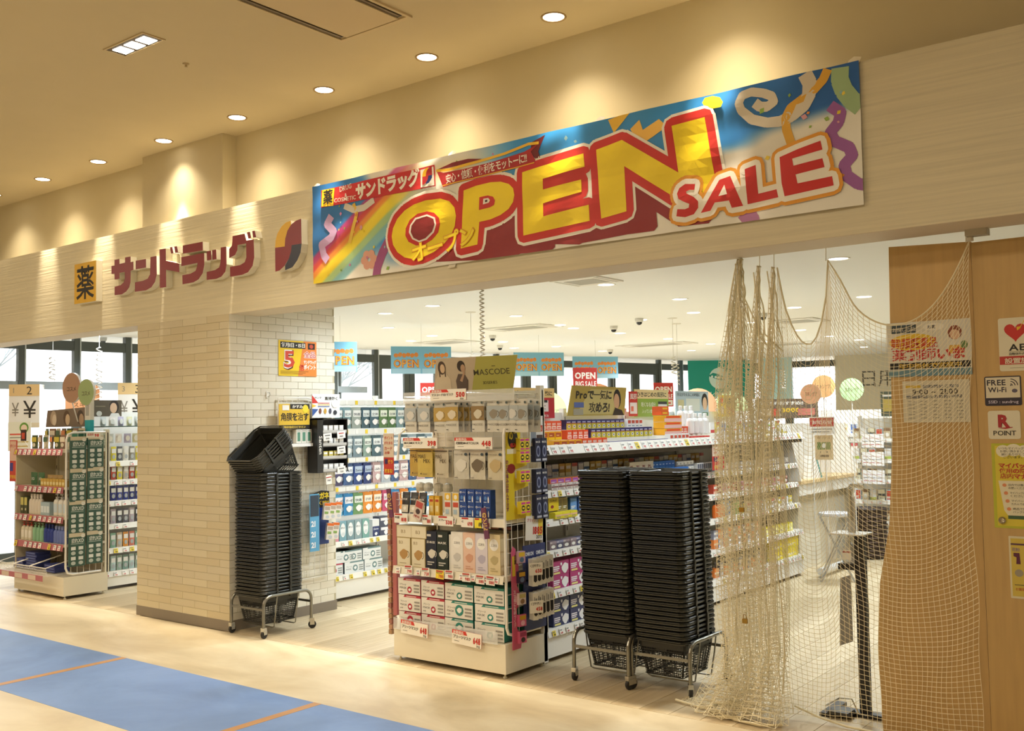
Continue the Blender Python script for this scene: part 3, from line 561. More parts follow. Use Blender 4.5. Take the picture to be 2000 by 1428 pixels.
for ci, (xt, yt, zt, xb, yb) in enumerate(cols):
    c = []
    gath = ci > 38
    for j in range(NR+1):
        t = j/NR; z = zt-(zt-.03)*t
        k = min(1, t*3.4) if gath else t
        x = xt+(xb-xt)*(k**.8)+.006*sin(z*11+ci*.35)*(1 if not gath else .6)
        y = yt+(yb-yt)*min(1, t*2.5)+.008*sin(z*5+ci*.6)
        if gath:
            x += .008*t*sin(z*7+ci); y += .01*t*sin(z*9+ci*2.2)
            if z < .35:
                f = (1-z/.35); a = ci*.9
                x += f*(.13*cos(a)-.03); y += f*f*(.11*sin(a*1.3)-.12); z = max(.008, z-.0*f+.02*sin(a*3)*f)
        else: x += .012*sin(z*3.1+1)*(1-t)
        c.append((x, y, max(z, .006)))
    pos.append(c)
b = MB()
def strand(a, c, r=.0015):
    a = Vector(a); c = Vector(c); t = (c-a)
    if t.length < 1e-5 or t.length > .25: return
    t.normalize(); p = t.orthogonal().normalized(); q = t.cross(p)
    v = [a+(p*cos(w)+q*sin(w))*r for w in (0, 2.09, 4.19)]+[c+(p*cos(w)+q*sin(w))*r for w in (0, 2.09, 4.19)]
    b.v += [tuple(k) for k in v]; n = len(b.v)-6; b.f += [(n, n+1, n+4, n+3), (n+1, n+2, n+5, n+4), (n+2, n, n+3, n+5)]; b.mi += [0]*3
b.m.append(NETM)
for ci in range(len(cols)):
    for j in range(NR+1):
        r_ = .0012 if ci < 39 else .00135
        if j < NR: strand(pos[ci][j], pos[ci][j+1], r_)
        if ci+1 < len(cols): strand(pos[ci][j], pos[ci+1][j], r_)
t = thing('net_curtain', 'cream knotted net hung across the entrance, gathered beside the basket stacks', 'net')
b.obj('netting', t, kind='stuff')
b = MB()
top = [pos[i][0] for i in range(0, 39)]; b.tube(top, .0042, ROPE, 6)
b.tube([pos[i][0] for i in range(39, len(cols))], .004, ROPE, 5); b.obj('top_rope', t)
b = MB()
for x, z in hooks+[(-1.825, 2.335), (-1.158, 2.345)]: b.bar((x, 4.985, z-.004), (x, 4.99, 2.399), .0018, ROPE, 5)
b.obj('hanging_cord', t, kind='stuff')
for k, (x0, dx, z0) in enumerate(((-2.29, -.06, 2.36), (-2.29, .02, 2.36), (-2.11, .03, 2.3), (-2.18, .02, 2.3))):
    b = MB(); b.tube([(x0+dx*sin(i*.5), 4.93-.01*k, z0-i*.12) for i in range(19)], .0035, ROPE, 5); b.obj('side_rope', t)
b = MB(); b.tube([(-2.72, 4.93, .012), (-2.6, 4.9, .01), (-2.45, 4.86, .01), (-2.3, 4.78, .01), (-2.15, 4.76, .012), (-2.07, 4.82, .012), (-2.12, 4.93, .012)], .007, ROPE, 7); b.obj('hem_rope', t)
b = MB(); b.tube([(-2.42, 4.80, .018), (-2.5, 4.86, .02), (-2.46, 4.94, .03), (-2.36, 4.93, .04), (-2.26, 4.86, .03), (-2.28, 4.79, .02), (-2.4, 4.77, .012)], .007, ROPE, 7); b.obj('hem_rope', t)
b = MB(); b.tube([(-2.08, 5.02, .06), (-1.95, 5.0, .03), (-1.8, 4.98, .012), (-1.5, 4.96, .01), (-1.15, 4.95, .01)], .006, ROPE, 7); b.obj('hem_rope', t)
b = MB()
for i in range(16):
    for j in range(6):
        a = (-2.70+i*.022+.01*sin(j*3+i), 4.93-.0+j*.018+.012*sin(i*1.3), .010+.10*max(0, (i-9)/7)*abs(sin(j+i*.7))); c = (a[0]+.022, a[1]+.006*sin(i+j*2), a[2]+.004)
        strand(a, c); strand(a, (a[0]+.004, a[1]+.02, a[2]+.006*sin(i)))
b.m = [NETM]; b.obj('netting_tail', t, kind='stuff')
BRS = M('A9853A', .35, .8)
for z, w in ((1.07, 'upper brass padlock hanging in the gathered net'), (.50, 'lower brass padlock hanging in the gathered net')):
    o = thing('padlock', w, 'padlock', (-2.268, 4.86, z)); b = MB(); b.box(-.013, -.006, -.015, .013, .006, .008, BRS); b.obj('body', o)
    b = MB(); b.tube([(-.009, 0, .006), (-.009, 0, .02), (-.005, 0, .029), (.005, 0, .029), (.009, 0, .02), (.009, 0, .006)], .0022, CHR if z > .8 else BRS, 6); b.obj('shackle', o)
# ---------------------------------------------------------------- hand sanitiser stand behind the net
t = thing('sanitizer_stand', 'black pedal stand for hand sanitiser behind the net', 'stand', (-1.79, 5.24, 0))
DK = M('1F1A17', .4); WH = M('E6E2DA', .4)
b = MB(); b.box(-.17, -.035, 0, .17, .035, .022, DK); b.box(-.20, -.12, 0, -.15, .14, .018, DK); b.box(.13, -.10, 0, .17, .14, .018, DK); b.obj('base', t)
b = MB(); b.box(-.026, -.018, .02, .026, .018, .93, DK); b.obj('pole', t)
b = MB(); b.box(-.13, -.1, .93, .05, .06, .937, M('D9D4C8', .35)); b.obj('tray', t)
b = MB(); b.box(-.11, -.03, .745, -.02, .05, .775, DK); b.obj('bottle_shelf', t)
b = MB(); b.poly([(-.115, .35), (-.045, .38), (-.045, .72), (-.1, .70)], -.03, M('8E8A83', .4), .004); b.obj('side_plate', t)
b = MB(); b.box(-.06, -.004, .937, -.02, 0, 1.12, M('BDB7AA', .3, alpha=.8)); b.obj('back_plate', t)
b = MB(); b.tube([(-.04, 0, 1.0), (-.05, 0, 1.16), (-.03, -.01, 1.18), (.0, -.02, 1.18), (.03, -.02, 1.17)], .012, CHR, 8); b.obj('spout_arm', t)
b = MB(); b.tube([(-.2, -.03, .03), (-.1, -.1, .10), (-.03, -.12, .11), (0, -.11, .04), (.03, -.08, .03)], .004, CHR, 6); b.obj('pedal_wire', t)
b = MB(); b.poly([(-.16, .02), (-.04, .02), (-.05, .035), (-.15, .035)], -.13, M('3A362F', .4), .1); b.obj('pedal', t)
t = thing('sanitizer_bottle', 'clear pump bottle standing on the bracket of the sanitiser stand', 'bottle', (-1.855, 5.25, .7755))
b = MB(); b.lathe([(.028, 0), (.031, .01), (.031, .085), (.022, .1), (.012, .108), (.012, .118)], M('DCD8CE', .2, alpha=.75), 14); b.obj('body', t)
b = MB(); b.rect(-.024, .02, .024, .07, -.0322, 'E9E4DA'); b.rect(-.02, .055, .02, .065, -.0325, 'B06A60'); b.obj('label_print', t)
b = MB(); b.lathe([(.013, .118), (.013, .13), (.004, .132), (.004, .15), (.009, .152), (.009, .158)], WH, 10); b.bar((0, 0, .153), (-.03, -.01, .150), .0035, WH, 6); b.obj('pump', t)
# ---------------------------------------------------------------- posters and stickers on the doors
def sheet(x0, z0, x1, z1, y, c, name, label, th=.002):
    b = MB(); b.box(x0, y, z0, x1, y+th, z1, 'D8D2C2', front=M(c, .5)); return b
Y1 = 5.033
b = sheet(-1.55, 1.728, -1.165, 1.993, Y1-.002, 'DDD8C8', '', '')
y = Y1-.0026
b.rect(-1.55, 1.728, -1.165, 1.76, y, '6C8F9A'); b.rect(-1.54, 1.765, -1.17, 1.795, y, '1C1A18'); b.text('年中無休で営業中', -1.50, 1.768, .028, 'D8B13A', y-.0005, .03, 'l', w=.31)
b.ell(-1.43, 1.895, .11, .04, y, 'E9C32C', 24); b.text('第1類医薬品', -1.535, 1.868, .055, 'C4312B', y-.0006, .04, 'l', w=.22); b.text('薬剤師いま', -1.53, 1.81, .06, 'C4312B', y-.0006, .04, 'l', w=.34)
b.rect(-1.53, 1.94, -1.41, 1.98, y, '3A4A52'); b.text('お探しの品', -1.525, 1.95, .022, 'CFCabf'.upper(), y-.0006, .01, 'l', w=.11); b.ell(-1.33, 1.963, .05, .018, y, 'EFEADC', 20); b.text('お薬', -1.36, 1.955, .02, '3A3A3A', y-.0006, .01, 'l')
b.ell(-1.235, 1.93, .032, .034, y, '8E4A34', 16); b.ell(-1.235, 1.92, .022, .024, y-.0006, 'E6BE9C', 14); b.poly([(-1.26, 1.87), (-1.21, 1.87), (-1.20, 1.83), (-1.27, 1.83)], y, 'E3B24A'); b.ell(-1.195, 1.87, .016, .02, y-.0003, '6E8A4E', 10)
b.obj('poster', None, label='colourful pharmacist poster with red lettering behind the net', cat='poster')
b = sheet(-1.485, 1.505, -1.180, 1.706, Y1-.002, 'D9D0B6', '', '')
b.rect(-1.47, 1.672, -1.40, 1.684, y, 'D9B63A'); b.text('営業時間のご案内', -1.395, 1.671, .016, '6E7684', y-.0005, .02, 'l', w=.18); b.text('9:00 ~ 21:00', -1.44, 1.640, .034, '4A443A', y-.0005, .015, 'l', w=.21)
b.text('第1類医薬品のお取扱い時間', -1.47, 1.622, .016, '5C6270', y-.0005, .03, 'l', w=.27)
for i in range(6):
    b.rect(-1.47, 1.52+i*.016, -1.20, 1.5205+i*.016, y, '8E8875')
    for j in range(5): b.rect(-1.46+j*.055, 1.525+i*.016, -1.46+j*.055+.03, 1.529+i*.016, y, 'A09A86')
b.obj('notice', None, label='cream opening-hours notice with a small table behind the net', cat='notice')
Y2 = 5.018
def rsheet(x0, z0, x1, z1, r, c, y=Y2): 
    b = MB(); cx = (x0+x1)/2; cz = (z0+z1)/2; b.poly([(cx+p, cz+q) for p, q in rrect((x1-x0)/2, (z1-z0)/2, r, 4)], y, c, .0015); return b
y = Y2-.0006
b = rsheet(-1.043, 1.735, -.87, 1.979, .01, 'DDD4B8'); hx, hz = -.972, 1.915
hp = [(hx+.0029*16*sin(a)**3, hz+.0029*(13*cos(a)-5*cos(2*a)-2*cos(3*a)-cos(4*a))) for a in [2*pi*k/28 for k in range(28)]]
b.poly(hp, y, 'C3281F'); b.poly([(hx+.008, hz+.004), (hx+.02, hz+.012), (hx+.035, hz+.04), (hx+.048, hz+.05), (hx+.04, hz+.052), (hx+.022, hz+.022), (hx+.006, hz+.02)], y-.0005, 'E2B91E')
b.text('AED', -1.003, 1.828, .042, '1E1A16', y-.0005, .02, 'l', w=.115); b.rect(-1.003, 1.822, -.89, 1.8235, y, '6B6250'); b.text('自動体外式除細動器', -1.003, 1.808, .013, '3C362C', y-.0005, .01, 'l', w=.12); b.rect(-1.042, 1.765, -.87, 1.803, y, 'B8322A'); b.text('設置施設', -1.022, 1.771, .028, 'E6DDC4', y-.001, .03, 'l', w=.135); b.rect(-1.0, 1.748, -.9, 1.7495, y, '8A806A')
b.obj('sticker', None, label='white AED sticker with a red heart and yellow arrow', cat='sticker')
b = rsheet(-1.112, 1.578, -.957, 1.713, .008, '2A2333'); b.poly([(-1.1065, 1.614), (-.9625, 1.614), (-.9625, 1.708), (-1.1065, 1.708)], y, 'D9CFB6'); b.text('FREE', -1.102, 1.672, .036, '2A2333', y-.0005, .02, 'l', w=.082); b.text('Wi-Fi', -1.098, 1.64, .033, '2A2333', y-.0005, .02, 'l', w=.080)
for k in range(3): b.stroke([(-1.002+.011*(k+.8)*cos(a), 1.668+.011*(k+.8)*sin(a)) for a in [pi*(.02+.46*q/6) for q in range(7)]], .0035, y-.0005, '2A2333')
b.ell(-1.0, 1.67, .003, .003, y-.0005, '2A2333', 10); b.ell(-.985, 1.645, .012, .009, y-.0005, '5B5566', 12); b.text('SSID : sundrug', -1.098, 1.589, .019, 'C9C0CF', y-.0005, .01, 'l', w=.128)
b.obj('sticker', None, label='dark framed FREE Wi-Fi sticker with a signal symbol', cat='sticker')
b = rsheet(-1.103, 1.425, -.967, 1.555, .012, 'DED5BA'); b.text('R', -1.035, 1.482, .075, 'A8242A', y-.0005, .05, 'c'); b.poly([(-1.063, 1.476), (-1.0, 1.480), (-1.0, 1.477), (-1.03, 1.471)], y, 'A8242A'); b.text('POINT', -1.083, 1.442, .030, '2A241E', y-.0005, .01, 'l', w=.098)
b.obj('sticker', None, label='white sticker with a red letter R above the word POINT', cat='sticker')
b = rsheet(-1.094, 1.02, -.86, 1.405, .002, 'B8B832'); b.rect(-1.08, 1.03, -.86, 1.395, y, 'D6C23C'); 
for cx, cz, r in ((-1.045, 1.37, .03), (-1.0, 1.375, .034), (-.955, 1.37, .03), (-.91, 1.372, .03)): b.ell(cx, cz, r, .028, y-.0004-.0001*abs(cx), 'E4DCC0', 16)
for i, s in enumerate(('いつもマイバッグを', 'お使い頂きまして', '誠にありがとう', 'ございます。')): b.text(s, -1.065+.006*i, 1.378-i*.0135, .0125, '3C362C', y-.0009, .0, 'l', w=.12-.01*i)
for i, s in enumerate(('マイバッグ', '使用の際の', '店内マナー')): b.text(s, -1.068+.003*i, 1.295-i*.024, .024, 'B82E2A', y-.0009, .04, 'l', w=.14)
b.poly([(-1.07, 1.235), (-.86, 1.235), (-.86, 1.07), (-1.03, 1.07), (-1.05, 1.10)], y-.0004, 'E0D6B6'); b.rect(-1.035, 1.062, -.86, 1.078, y-.0006, '3E5A3C')
for i in range(4):
    b.ell(-1.045+.005*i, 1.215-i*.036, .009, .008, y-.0008, 'D98A5A', 10); b.text(('店内では当店の', 'マイバッグは', 'マイバッグを', '商品で買い物'), 0, 0, 0, 'B82E2A', y) if 0 else None
    b.text(('店内では備え付け', 'マイバッグは精算後', 'マイバッグを折り', '商品で重い物は')[i], -1.03+.005*i, 1.212-i*.036, .012, '4A4436', y-.0009, .0, 'l', w=.10); b.text(('お使いください', 'ください。', 'たたんでお願い', 'バッグの口を')[i], -1.03+.005*i, 1.198-i*.036, .012, '4A4436', y-.0009, .0, 'l', w=.08)
b.obj('poster', None, label='yellow-green poster about bag manners with red heading', cat='poster')
b = rsheet(-1.038, .705, -.86, .985, .003, 'D8CDAA'); b.rect(-1.03, .715, -.86, .975, y, 'CDB44C'); b.rect(-1.03, .945, -.9, .953, y-.0004, '5B3A4A'); b.text('花粉', -1.027, .918, .018, '7E6A8C', y-.0006, .01, 'l'); b.poly([(-1.02, .91), (-.995, .91), (-.992, .86), (-1.01, .86), (-1.008, .89), (-1.02, .895)], y-.0005, '5A1F3C'); b.ell(-1.0, .82, .018, .017, y-.0005, '9C927C', 14); b.rect(-1.02, .765, -.9, .768, y-.0005, '4A4436'); b.text('お買得', -1.018, .742, .014, 'B8502A', y-.0006, .01, 'l')
b.obj('poster', None, label='small framed yellowish poster below the bag manners poster', cat='poster')
b = MB(); b.box(-.045, -.03, -.03, .05, .03, 0, M('B7AE98', .5)); b.lathe([(.012, -.03), (.016, -.035), (.016, -.05), (.004, -.052)], M('E2DAC8', .4), 12, (-.03, 0, 0)); b.obj('track_bracket', None, (-1.11, 4.985, 2.398), label='pale door track bracket under the soffit above the door joint', cat='bracket')
# ---------------------------------------------------------------- product shapes (front faces -y, origin bottom centre)
GW = M('E4DCC6', .4)   # gondola enamel
GWH = M('ECE8DE', .35)
CLR = M('EDEDE8', .15, alpha=.35)
E1 = .0007
def carton(w, h, d, body, art=(), front=None, top=None):
    b = MB(); b.box(-w/2, -d/2, 0, w/2, d/2, h, M(body, .45), M(top, .45) if top else None, M(front, .45) if front else None)
    draw(b, art, w, h, -d/2); return b
def draw(b, art, w, h, y0, k0=1):
    k = k0
    for a in art:
        y = y0-E1*k; k += .35
        if a[0] == 'r': b.rect((a[1]-.5)*w, a[2]*h, (a[3]-.5)*w, a[4]*h, y, a[5])
        elif a[0] == 'e': b.ell((a[1]-.5)*w, a[2]*h, a[3]*w, a[4]*h, y, a[5], 14)
        elif a[0] == 'p': b.poly([((p-.5)*w, q*h) for p, q in a[1]], y, a[2])
        elif a[0] == 't': b.text(a[1], (a[2]-.5)*w, a[3]*h, a[4]*h, a[6], y, a[7] if len(a) > 7 else .02, 'l', w=a[5]*w)
        elif a[0] == 'v': b.text(a[1], (a[2]-.5)*w, a[3]*h, a[4]*h, a[5], y, .02, 'l', vert=True)
        elif a[0] == 'm': mask(b, (a[1]-.5)*w, a[2]*h, a[3]*w, y, a[4], a[5] if len(a) > 5 else None)
def mask(b, cx, cz, s, y, c, strap=None):     # printed face-mask picture
    if strap:
        b.stroke([(cx+s*.45+s*.22*sin(a), cz+s*.28*cos(a)) for a in [pi*q/6 for q in range(7)]], s*.05, y, strap)
    b.poly([(cx-s*.5, cz+s*.12), (cx-s*.12, cz+s*.42), (cx+s*.05, cz+s*.46), (cx+s*.5, cz+s*.3), (cx+s*.5, cz-s*.1), (cx+s*.12, cz-s*.45), (cx-s*.15, cz-s*.42), (cx-s*.45, cz-s*.12)], y, c)
def pouch(w, h, t, body, art=(), hole=True, mats=None, seal=None):
    b = MB(); nx, nz = 4, 6; m = M(body, .32, spec=.6); V = []
    for j in range(nz+1):
        for i in range(nx+1):
            u = i/nx; v = j/nz; bulge = t/2*(sin(pi*u)**.6)*(sin(pi*min(v*1.15, 1))**.6) if v < .87 else 0
            V.append(((u-.5)*w*(1-.02*sin(v*9)), -bulge, v*h))
    n = len(V); k = nx+1
    f = [(j*k+i, j*k+i+1, (j+1)*k+i+1, (j+1)*k+i) for j in range(nz) for i in range(nx)]
    b.add(V, f, m); b.add([(x, -y+.001, z) for x, y, z in V], [q[::-1] for q in f], m)
    if seal: b.rect(-w/2, h*.87, w/2, h, -.0012, seal)
    draw(b, art, w, h, -t/2, 1.2); return b
def bottle(r, h, body, cap, art=None, neck=.35, pump=False, n=12):
    b = MB(); b.lathe([(r*.85, 0), (r, r*.2), (r, h*.62), (r*.8, h*.72), (r*neck, h*.78), (r*neck, h*.8)], M(body, .3), n)
    if pump: b.lathe([(r*.5, h*.8), (r*.5, h*.86), (r*.15, h*.87), (r*.15, h*.96), (r*.4, h*.97), (r*.4, h)], M(cap, .4), 8); b.bar((0, 0, h*.98), (-r*1.2, 0, h*.96), r*.12, M(cap, .4), 5)
    else: b.lathe([(r*.5, h*.8), (r*.52, h*.98), (r*.4, h)], M(cap, .4), 10)
    if art:
        for k in range(4): a0 = -pi/2+(k-2)*.45; a1 = a0+.45; b.quad([(r*1.01*cos(a0), r*1.01*sin(a0), h*.15), (r*1.01*cos(a1), r*1.01*sin(a1), h*.15), (r*1.01*cos(a1), r*1.01*sin(a1), h*.55), (r*1.01*cos(a0), r*1.01*sin(a0), h*.55)], art)
    return b
def generic(w, h, d, c, c2, txt='', tc='2A2A2A', k=0):
    A = [[('r', 0, .0, 1, .28, c2), ('r', .12, .55, .88, .8, 'F2EFE8'), ('t', txt, .16, .58, .2, .68, tc)], [('r', 0, .72, 1, 1, c2), ('e', .5, .36, .3, .2, 'F0EDE4'), ('t', txt, .08, .76, .2, .84, 'F4F0E8')],
         [('r', .08, .1, .92, .9, c2), ('t', txt, .14, .5, .3, .72, 'F4F0E8'), ('r', .14, .2, .6, .26, 'F4F0E8'), ('r', .14, .32, .75, .38, 'F4F0E8')], [('r', 0, .4, 1, .62, c2), ('t', txt, .1, .68, .24, .8, tc), ('r', .2, .15, .8, .2, '8A8A86'), ('r', .2, .25, .7, .3, '8A8A86')]][k % 4]
    return carton(w, h, d, c, [a for a in A if not (a[0] == 't' and not txt)])
class Fr:
    def __init__(s, ox, oy, rz): s.ox, s.oy, s.rz = ox, oy, rz
    def at(s, a, d, z): return (s.ox+a, s.oy+d, z) if not s.rz else (s.ox-d, s.oy+a, z)
def put(me, fr, s, d, z, label, cat, group, name=None, jr=.02, rot=None, parts=None):
    r = fr.rz+R.uniform(-jr, jr)
    o = mk(name or cat.replace(' ', '_'), me, None, fr.at(s, d, z), rot(r) if rot else r, label, cat, group)
    return o
def row(me, fr, s0, s1, d, z, n, desc, cat, where, name=None, jr=.02, layers=1, lh=0, first=0, nn=None, words=None):
    mes = me if isinstance(me, list) else [me]; nn = nn or n
    for L_ in range(layers):
        for i in range(n):
            s = s0+(s1-s0)*(i+.5)/n
            lay = '' if layers == 1 else (', bottom layer' if L_ == 0 else ', top layer' if L_ == layers-1 else ', middle layer')
            put(mes[(i+L_) % len(mes)], fr, s+R.uniform(-.001, .001), d, z+L_*lh, '%s, %s%s, %s' % (desc, from_left(i+first, nn) if nn > 1 else 'single', lay, where if len((desc+where+lay).split()) < 13 else where.replace(' of the', ',')), cat, where, name, jr)
CARD = []
for k in range(4):
    b = MB(); b.box(-.02, -.0008, -.02, .02, .0008, .02, 'D9D6CC', front=M(['F2F0E8', 'F4F1E6', 'F2D63A', 'F3F0E8'][k], .5))
    b.rect(-.017, .004, .008, .0075, -.0016, '6A6A6A'); b.rect(-.017, .010, .012, .013, -.0016, '8A8A8A')
    b.text(('98', '648', '780', '398')[k], -.012, -.016, .019, 'C0322A' if k != 2 else '2A2A2A', -.0016, .03, 'l', w=.026); CARD.append(b.mesh('price_card'))
def gondola(label, fr, s0, s1, depth, base_h, shelves, back_top, mat=GW, lipm=None, cards=(), back=True, lip_h=.04, group=None, name='gondola_shelf', kick=.03, pegs=()):
    o = fr.at(s0, 0, 0); t = thing(name, label, 'shelf unit', o, fr.rz, group); w = s1-s0
    b = MB(); b.box(0, 0, kick, w, depth, base_h, mat); b.obj('base', t)
    b = MB()
    for x in (.03, w-.03): b.lathe([(.012, 0), (.014, .008), (.006, .012), (.006, kick)], mat, 8, (x, .03, 0)); b.lathe([(.012, 0), (.014, .008), (.006, .012), (.006, kick)], mat, 8, (x, depth-.03, 0))
    b.obj('levelling_foot', t, kind='stuff')
    if back: b = MB(); b.box(0, depth-.012, base_h, w, depth, back_top, mat); b.obj('back_panel', t)
    for x in ((0, w) if w < 1.2 else tuple(i*w/round(w/.9) for i in range(int(round(w/.9))+1))):
        b = MB(); xx = min(max(x, .018), w-.018); b.box(xx-.018, depth-.03, base_h, xx+.018, depth+.012, back_top+.03, mat)
        for q in range(int((back_top-base_h)/.1)): b.box(xx-.004, depth-.0305, base_h+.05+q*.1, xx+.004, depth-.0299, base_h+.08+q*.1, '5B5446')
        b.obj('post', t)
    for (z, d0, tk) in shelves:
        b = MB(); b.box(.003, d0, z-tk, w-.003, depth-.02, z, mat); sh = b.obj('shelf', t)
        b = MB(); b.box(.003, d0-.012, z-lip_h, w-.003, d0-.0005, z-lip_h+.003, lipm or mat); b.add([(.003, d0-.012, z-lip_h), (w-.003, d0-.012, z-lip_h), (w-.003, d0-.001, z+.004), (.003, d0-.001, z+.004)], [(0, 1, 2, 3)], lipm or mat); b.obj('price_rail', sh)
        nc = int(w/.085)
        for i in range(nc):
            if R.random() < .12: continue
            c = mk('price_card', CARD[R.choice(cards or (0, 1, 3, 0, 1, 2))], sh, (.05+i*(w-.1)/max(nc-1, 1)+R.uniform(-.01, .01), d0-.0135, z-lip_h/2), (radians(-14), 0, 0)); s_ = lip_h/.048*R.uniform(.9, 1.1); c.scale = (s_, 1, s_)
    return t
def hook(b, x, y0, z, l, m):
    b.tube([(x, y0, z), (x, y0-l, z), (x, y0-l-.008, z+.008)], .0022, m, 5)
def price_sign(fr, s, d, z, w, h, title, num, sub, label, col='F0E9D8', head=True, tilt=0):
    b = MB(); b.box(-w/2, -.0012, 0, w/2, .0012, h, 'C33A30', front=M('F1EBDD', .5)); y = -.0022
    if head: b.poly([(-w/2, h*.72), (w*.02, h*.72), (-w*.03, h*.99), (-w/2, h*.99)], y, 'D23A2C'); b.text('お買得品', -w*.47, h*.75, h*.24, 'F4EEE0', y-.0005, .03, 'l', w=w*.36)
    b.text(title, -w*.47, h*.42, h*.26, '2C2620', y-.0005, .02, 'l', w=w*.62); b.rect(-w*.42, h*.2, -w*.25, h*.23, y, '6A6256'); b.text(num, w*.22, h*.28, h*.6, 'C4281E', y-.0005, .05, 'l', w=w*.25); b.text(sub, w*.33, h*.04, h*.2, '2C2620', y-.0005, .02, 'l', w=w*.13)
    return b.obj('price_sign', None, fr.at(s, d, z), (0, tilt, fr.rz), label=label, cat='price sign')
# ================================================================ G1: end unit with face masks
F1 = Fr(0, 4.775, 0); FS1 = Fr(-3.776, 0, pi/2)
t = gondola('cream end display unit full of face masks at the entrance', F1, -4.705, -3.776, .43, .205, [(.608, .0, .03), (.945, .03, .025)], 1.74, lip_h=.045)
b = MB()
for k in range(13): b.bar((.05+k*.07, .40, 1.0), (.05+k*.07, .40, 1.72), .0018, GWH, 4)
for k in range(9): b.bar((.03, .397, 1.02+k*.085), (.9, .397, 1.02+k*.085), .0018, GWH, 4)
for k in range(9): b.bar((.045+k*.012*0, .40, .63+k*.0), (.045, .40, .90), .0018, GWH, 4)
b.obj('back_grid', t, kind='stuff')
b = MB(); b.tube([(.926, .02, .30), (.926, .02, 1.46), (.926, .035, 1.505), (.926, .08, 1.52), (.926, .38, 1.52)], .009, GWH, 8)
b.tube([(.926, .02, .30), (.926, .035, .265), (.926, .08, .25), (.926, .36, .25)], .009, GWH, 8); b.obj('side_frame', t)
b = MB()
for k in range(15): b.bar((.926, .02, .33+k*.083), (.926, .40, .33+k*.083), .0022, GWH, 4)
for k in range(6): b.bar((.928, .08+k*.06, .26), (.928, .08+k*.06, 1.515), .0018, GWH, 4)
b.obj('side_grid', t, kind='stuff')
b = MB(); b.box(.903, .395, .02, .929, .435, 1.63, GWH); b.obj('corner_post', t)
b = MB()
b.tube([(.003, .05, 1.3), (.003, .07, 1.47), (.003, .12, 1.5), (.003, .38, 1.5)], .008, GWH, 8)
for k in range(5): b.bar((.003, .05, .4+k*.2), (.003, .4, .4+k*.2), .002, GWH, 4)
b.obj('left_frame', t, kind='stuff')
b = MB()
for z, ss in ((1.715, [.06+.085*i for i in range(11)]), (1.375, [.1+.1*i for i in range(9)])):
    for s in ss: hook(b, s, .42, z, .36, CHR)
b.obj('display_hook', t, kind='stuff')
def maskbox(w, c, big):
    a = [('r', 0, 0, 1, 1, 'E9E4D8'), ('p', [(.22, .86), (.28, 1), (1, 1), (1, .86)], c), ('r', .35, .91, .8, .95, 'E9E4D8'), ('t', 'プリーツ', .07, .53, .15, .3, '4A4A48', 0), ('t', 'MASK', .07, .33, .17, .33, '4A4A48', 0), ('t', '50枚', .07, .14, .1, .13, '4A4A48', 0), ('e', .52, .47 if big else .3, .15 if big else .1, .33 if big else .2, c), ('m', .52, .47 if big else .3, .17 if big else .11, 'F0EDE6')]
    for k in range(3): a.append(('r', .72, .55-k*.2, .96, .65-k*.2, '9A968C'))
    return carton(w, .104, .20, c, a).mesh('box')
xs1 = [(-4.685, 'A8', 0), (-4.478, 'A8', 1), (-4.245, 'G', 2), (-4.0, 'G', 3)]
MBX = {('A8', b_): maskbox(.195, 'B52A3E', b_) for b_ in (0, 1)}; MBX.update({('G', b_): maskbox(.232, '2F8576', b_) for b_ in (0, 1)})
cx = [-4.595, -4.392, -4.170, -3.925]
for i in range(4):
    for L_ in range(3):
        k = 'A8' if i < 2 else 'G'; big = (i == 2 and L_ in (0, 1)) or (i == 0 and L_ == 0)
        o = put(MBX[(k, 1 if big else 0)], F1, cx[i]+R.uniform(-.003, .003), .135, .209+L_*.1085, '%s-edged white mask box, %s layer, %s column of the lowest shelf' % ('red' if i < 2 else 'green', ('bottom', 'middle', 'top')[L_], ('leftmost', 'second', 'third', 'rightmost')[i]), 'mask box', 'large mask boxes on the lowest shelf', jr=.015)
b = MB(); b.box(0, -.012, 0, .87, .0, .003, CLR); b.box(0, -.014, 0, .87, -.012, .075, CLR); b.obj('clear_ledge', None, F1.at(-4.69, -.006, .205), label='clear plastic ledge along the lowest shelf of mask boxes', cat='ledge')
price_sign(F1, -4.50, -.026, .185, .235, .085, 'プリーツマスク', '648', '712', 'left 648 price sign below the red-edged mask boxes', tilt=radians(3))
price_sign(F1, -4.06, -.026, .172, .235, .085, 'プリーツマスク', '648', '712', 'right 648 price sign below the green-edged mask boxes', tilt=radians(3))
# second row: upright mask cartons
W2 = 'middle shelf of the end unit'
b3 = carton(.118, .185, .10, 'C9B684', [('r', .03, .02, .97, .98, 'E3D9BC'), ('t', 'B3', .15, .78, .15, .3, '8A7448', 0), ('m', .5, .42, .62, 'B58C52', '3A3026'), ('r', .2, .1, .7, .12, 'A0906A')]).mesh('mask_carton')
b3s = carton(.135, .078, .10, 'C9B684', [('r', .03, .04, .97, .96, 'E3D9BC'), ('t', 'B3', .3, .35, .4, .3, '8A7448', 0)]).mesh('mask_carton')
for i, s in enumerate((-4.634, -4.503)):
    put(b3, F1, s, .075, .609, 'cream carton with a tan mask picture, %s on the middle shelf' % ('leftmost' if i == 0 else 'second from left'), 'carton', 'cream mask cartons')
    put(b3s, F1, s+.003, .078, .7955, 'small cream carton lying on the %s cream mask carton' % ('leftmost' if i == 0 else 'second'), 'carton', 'small cream cartons')
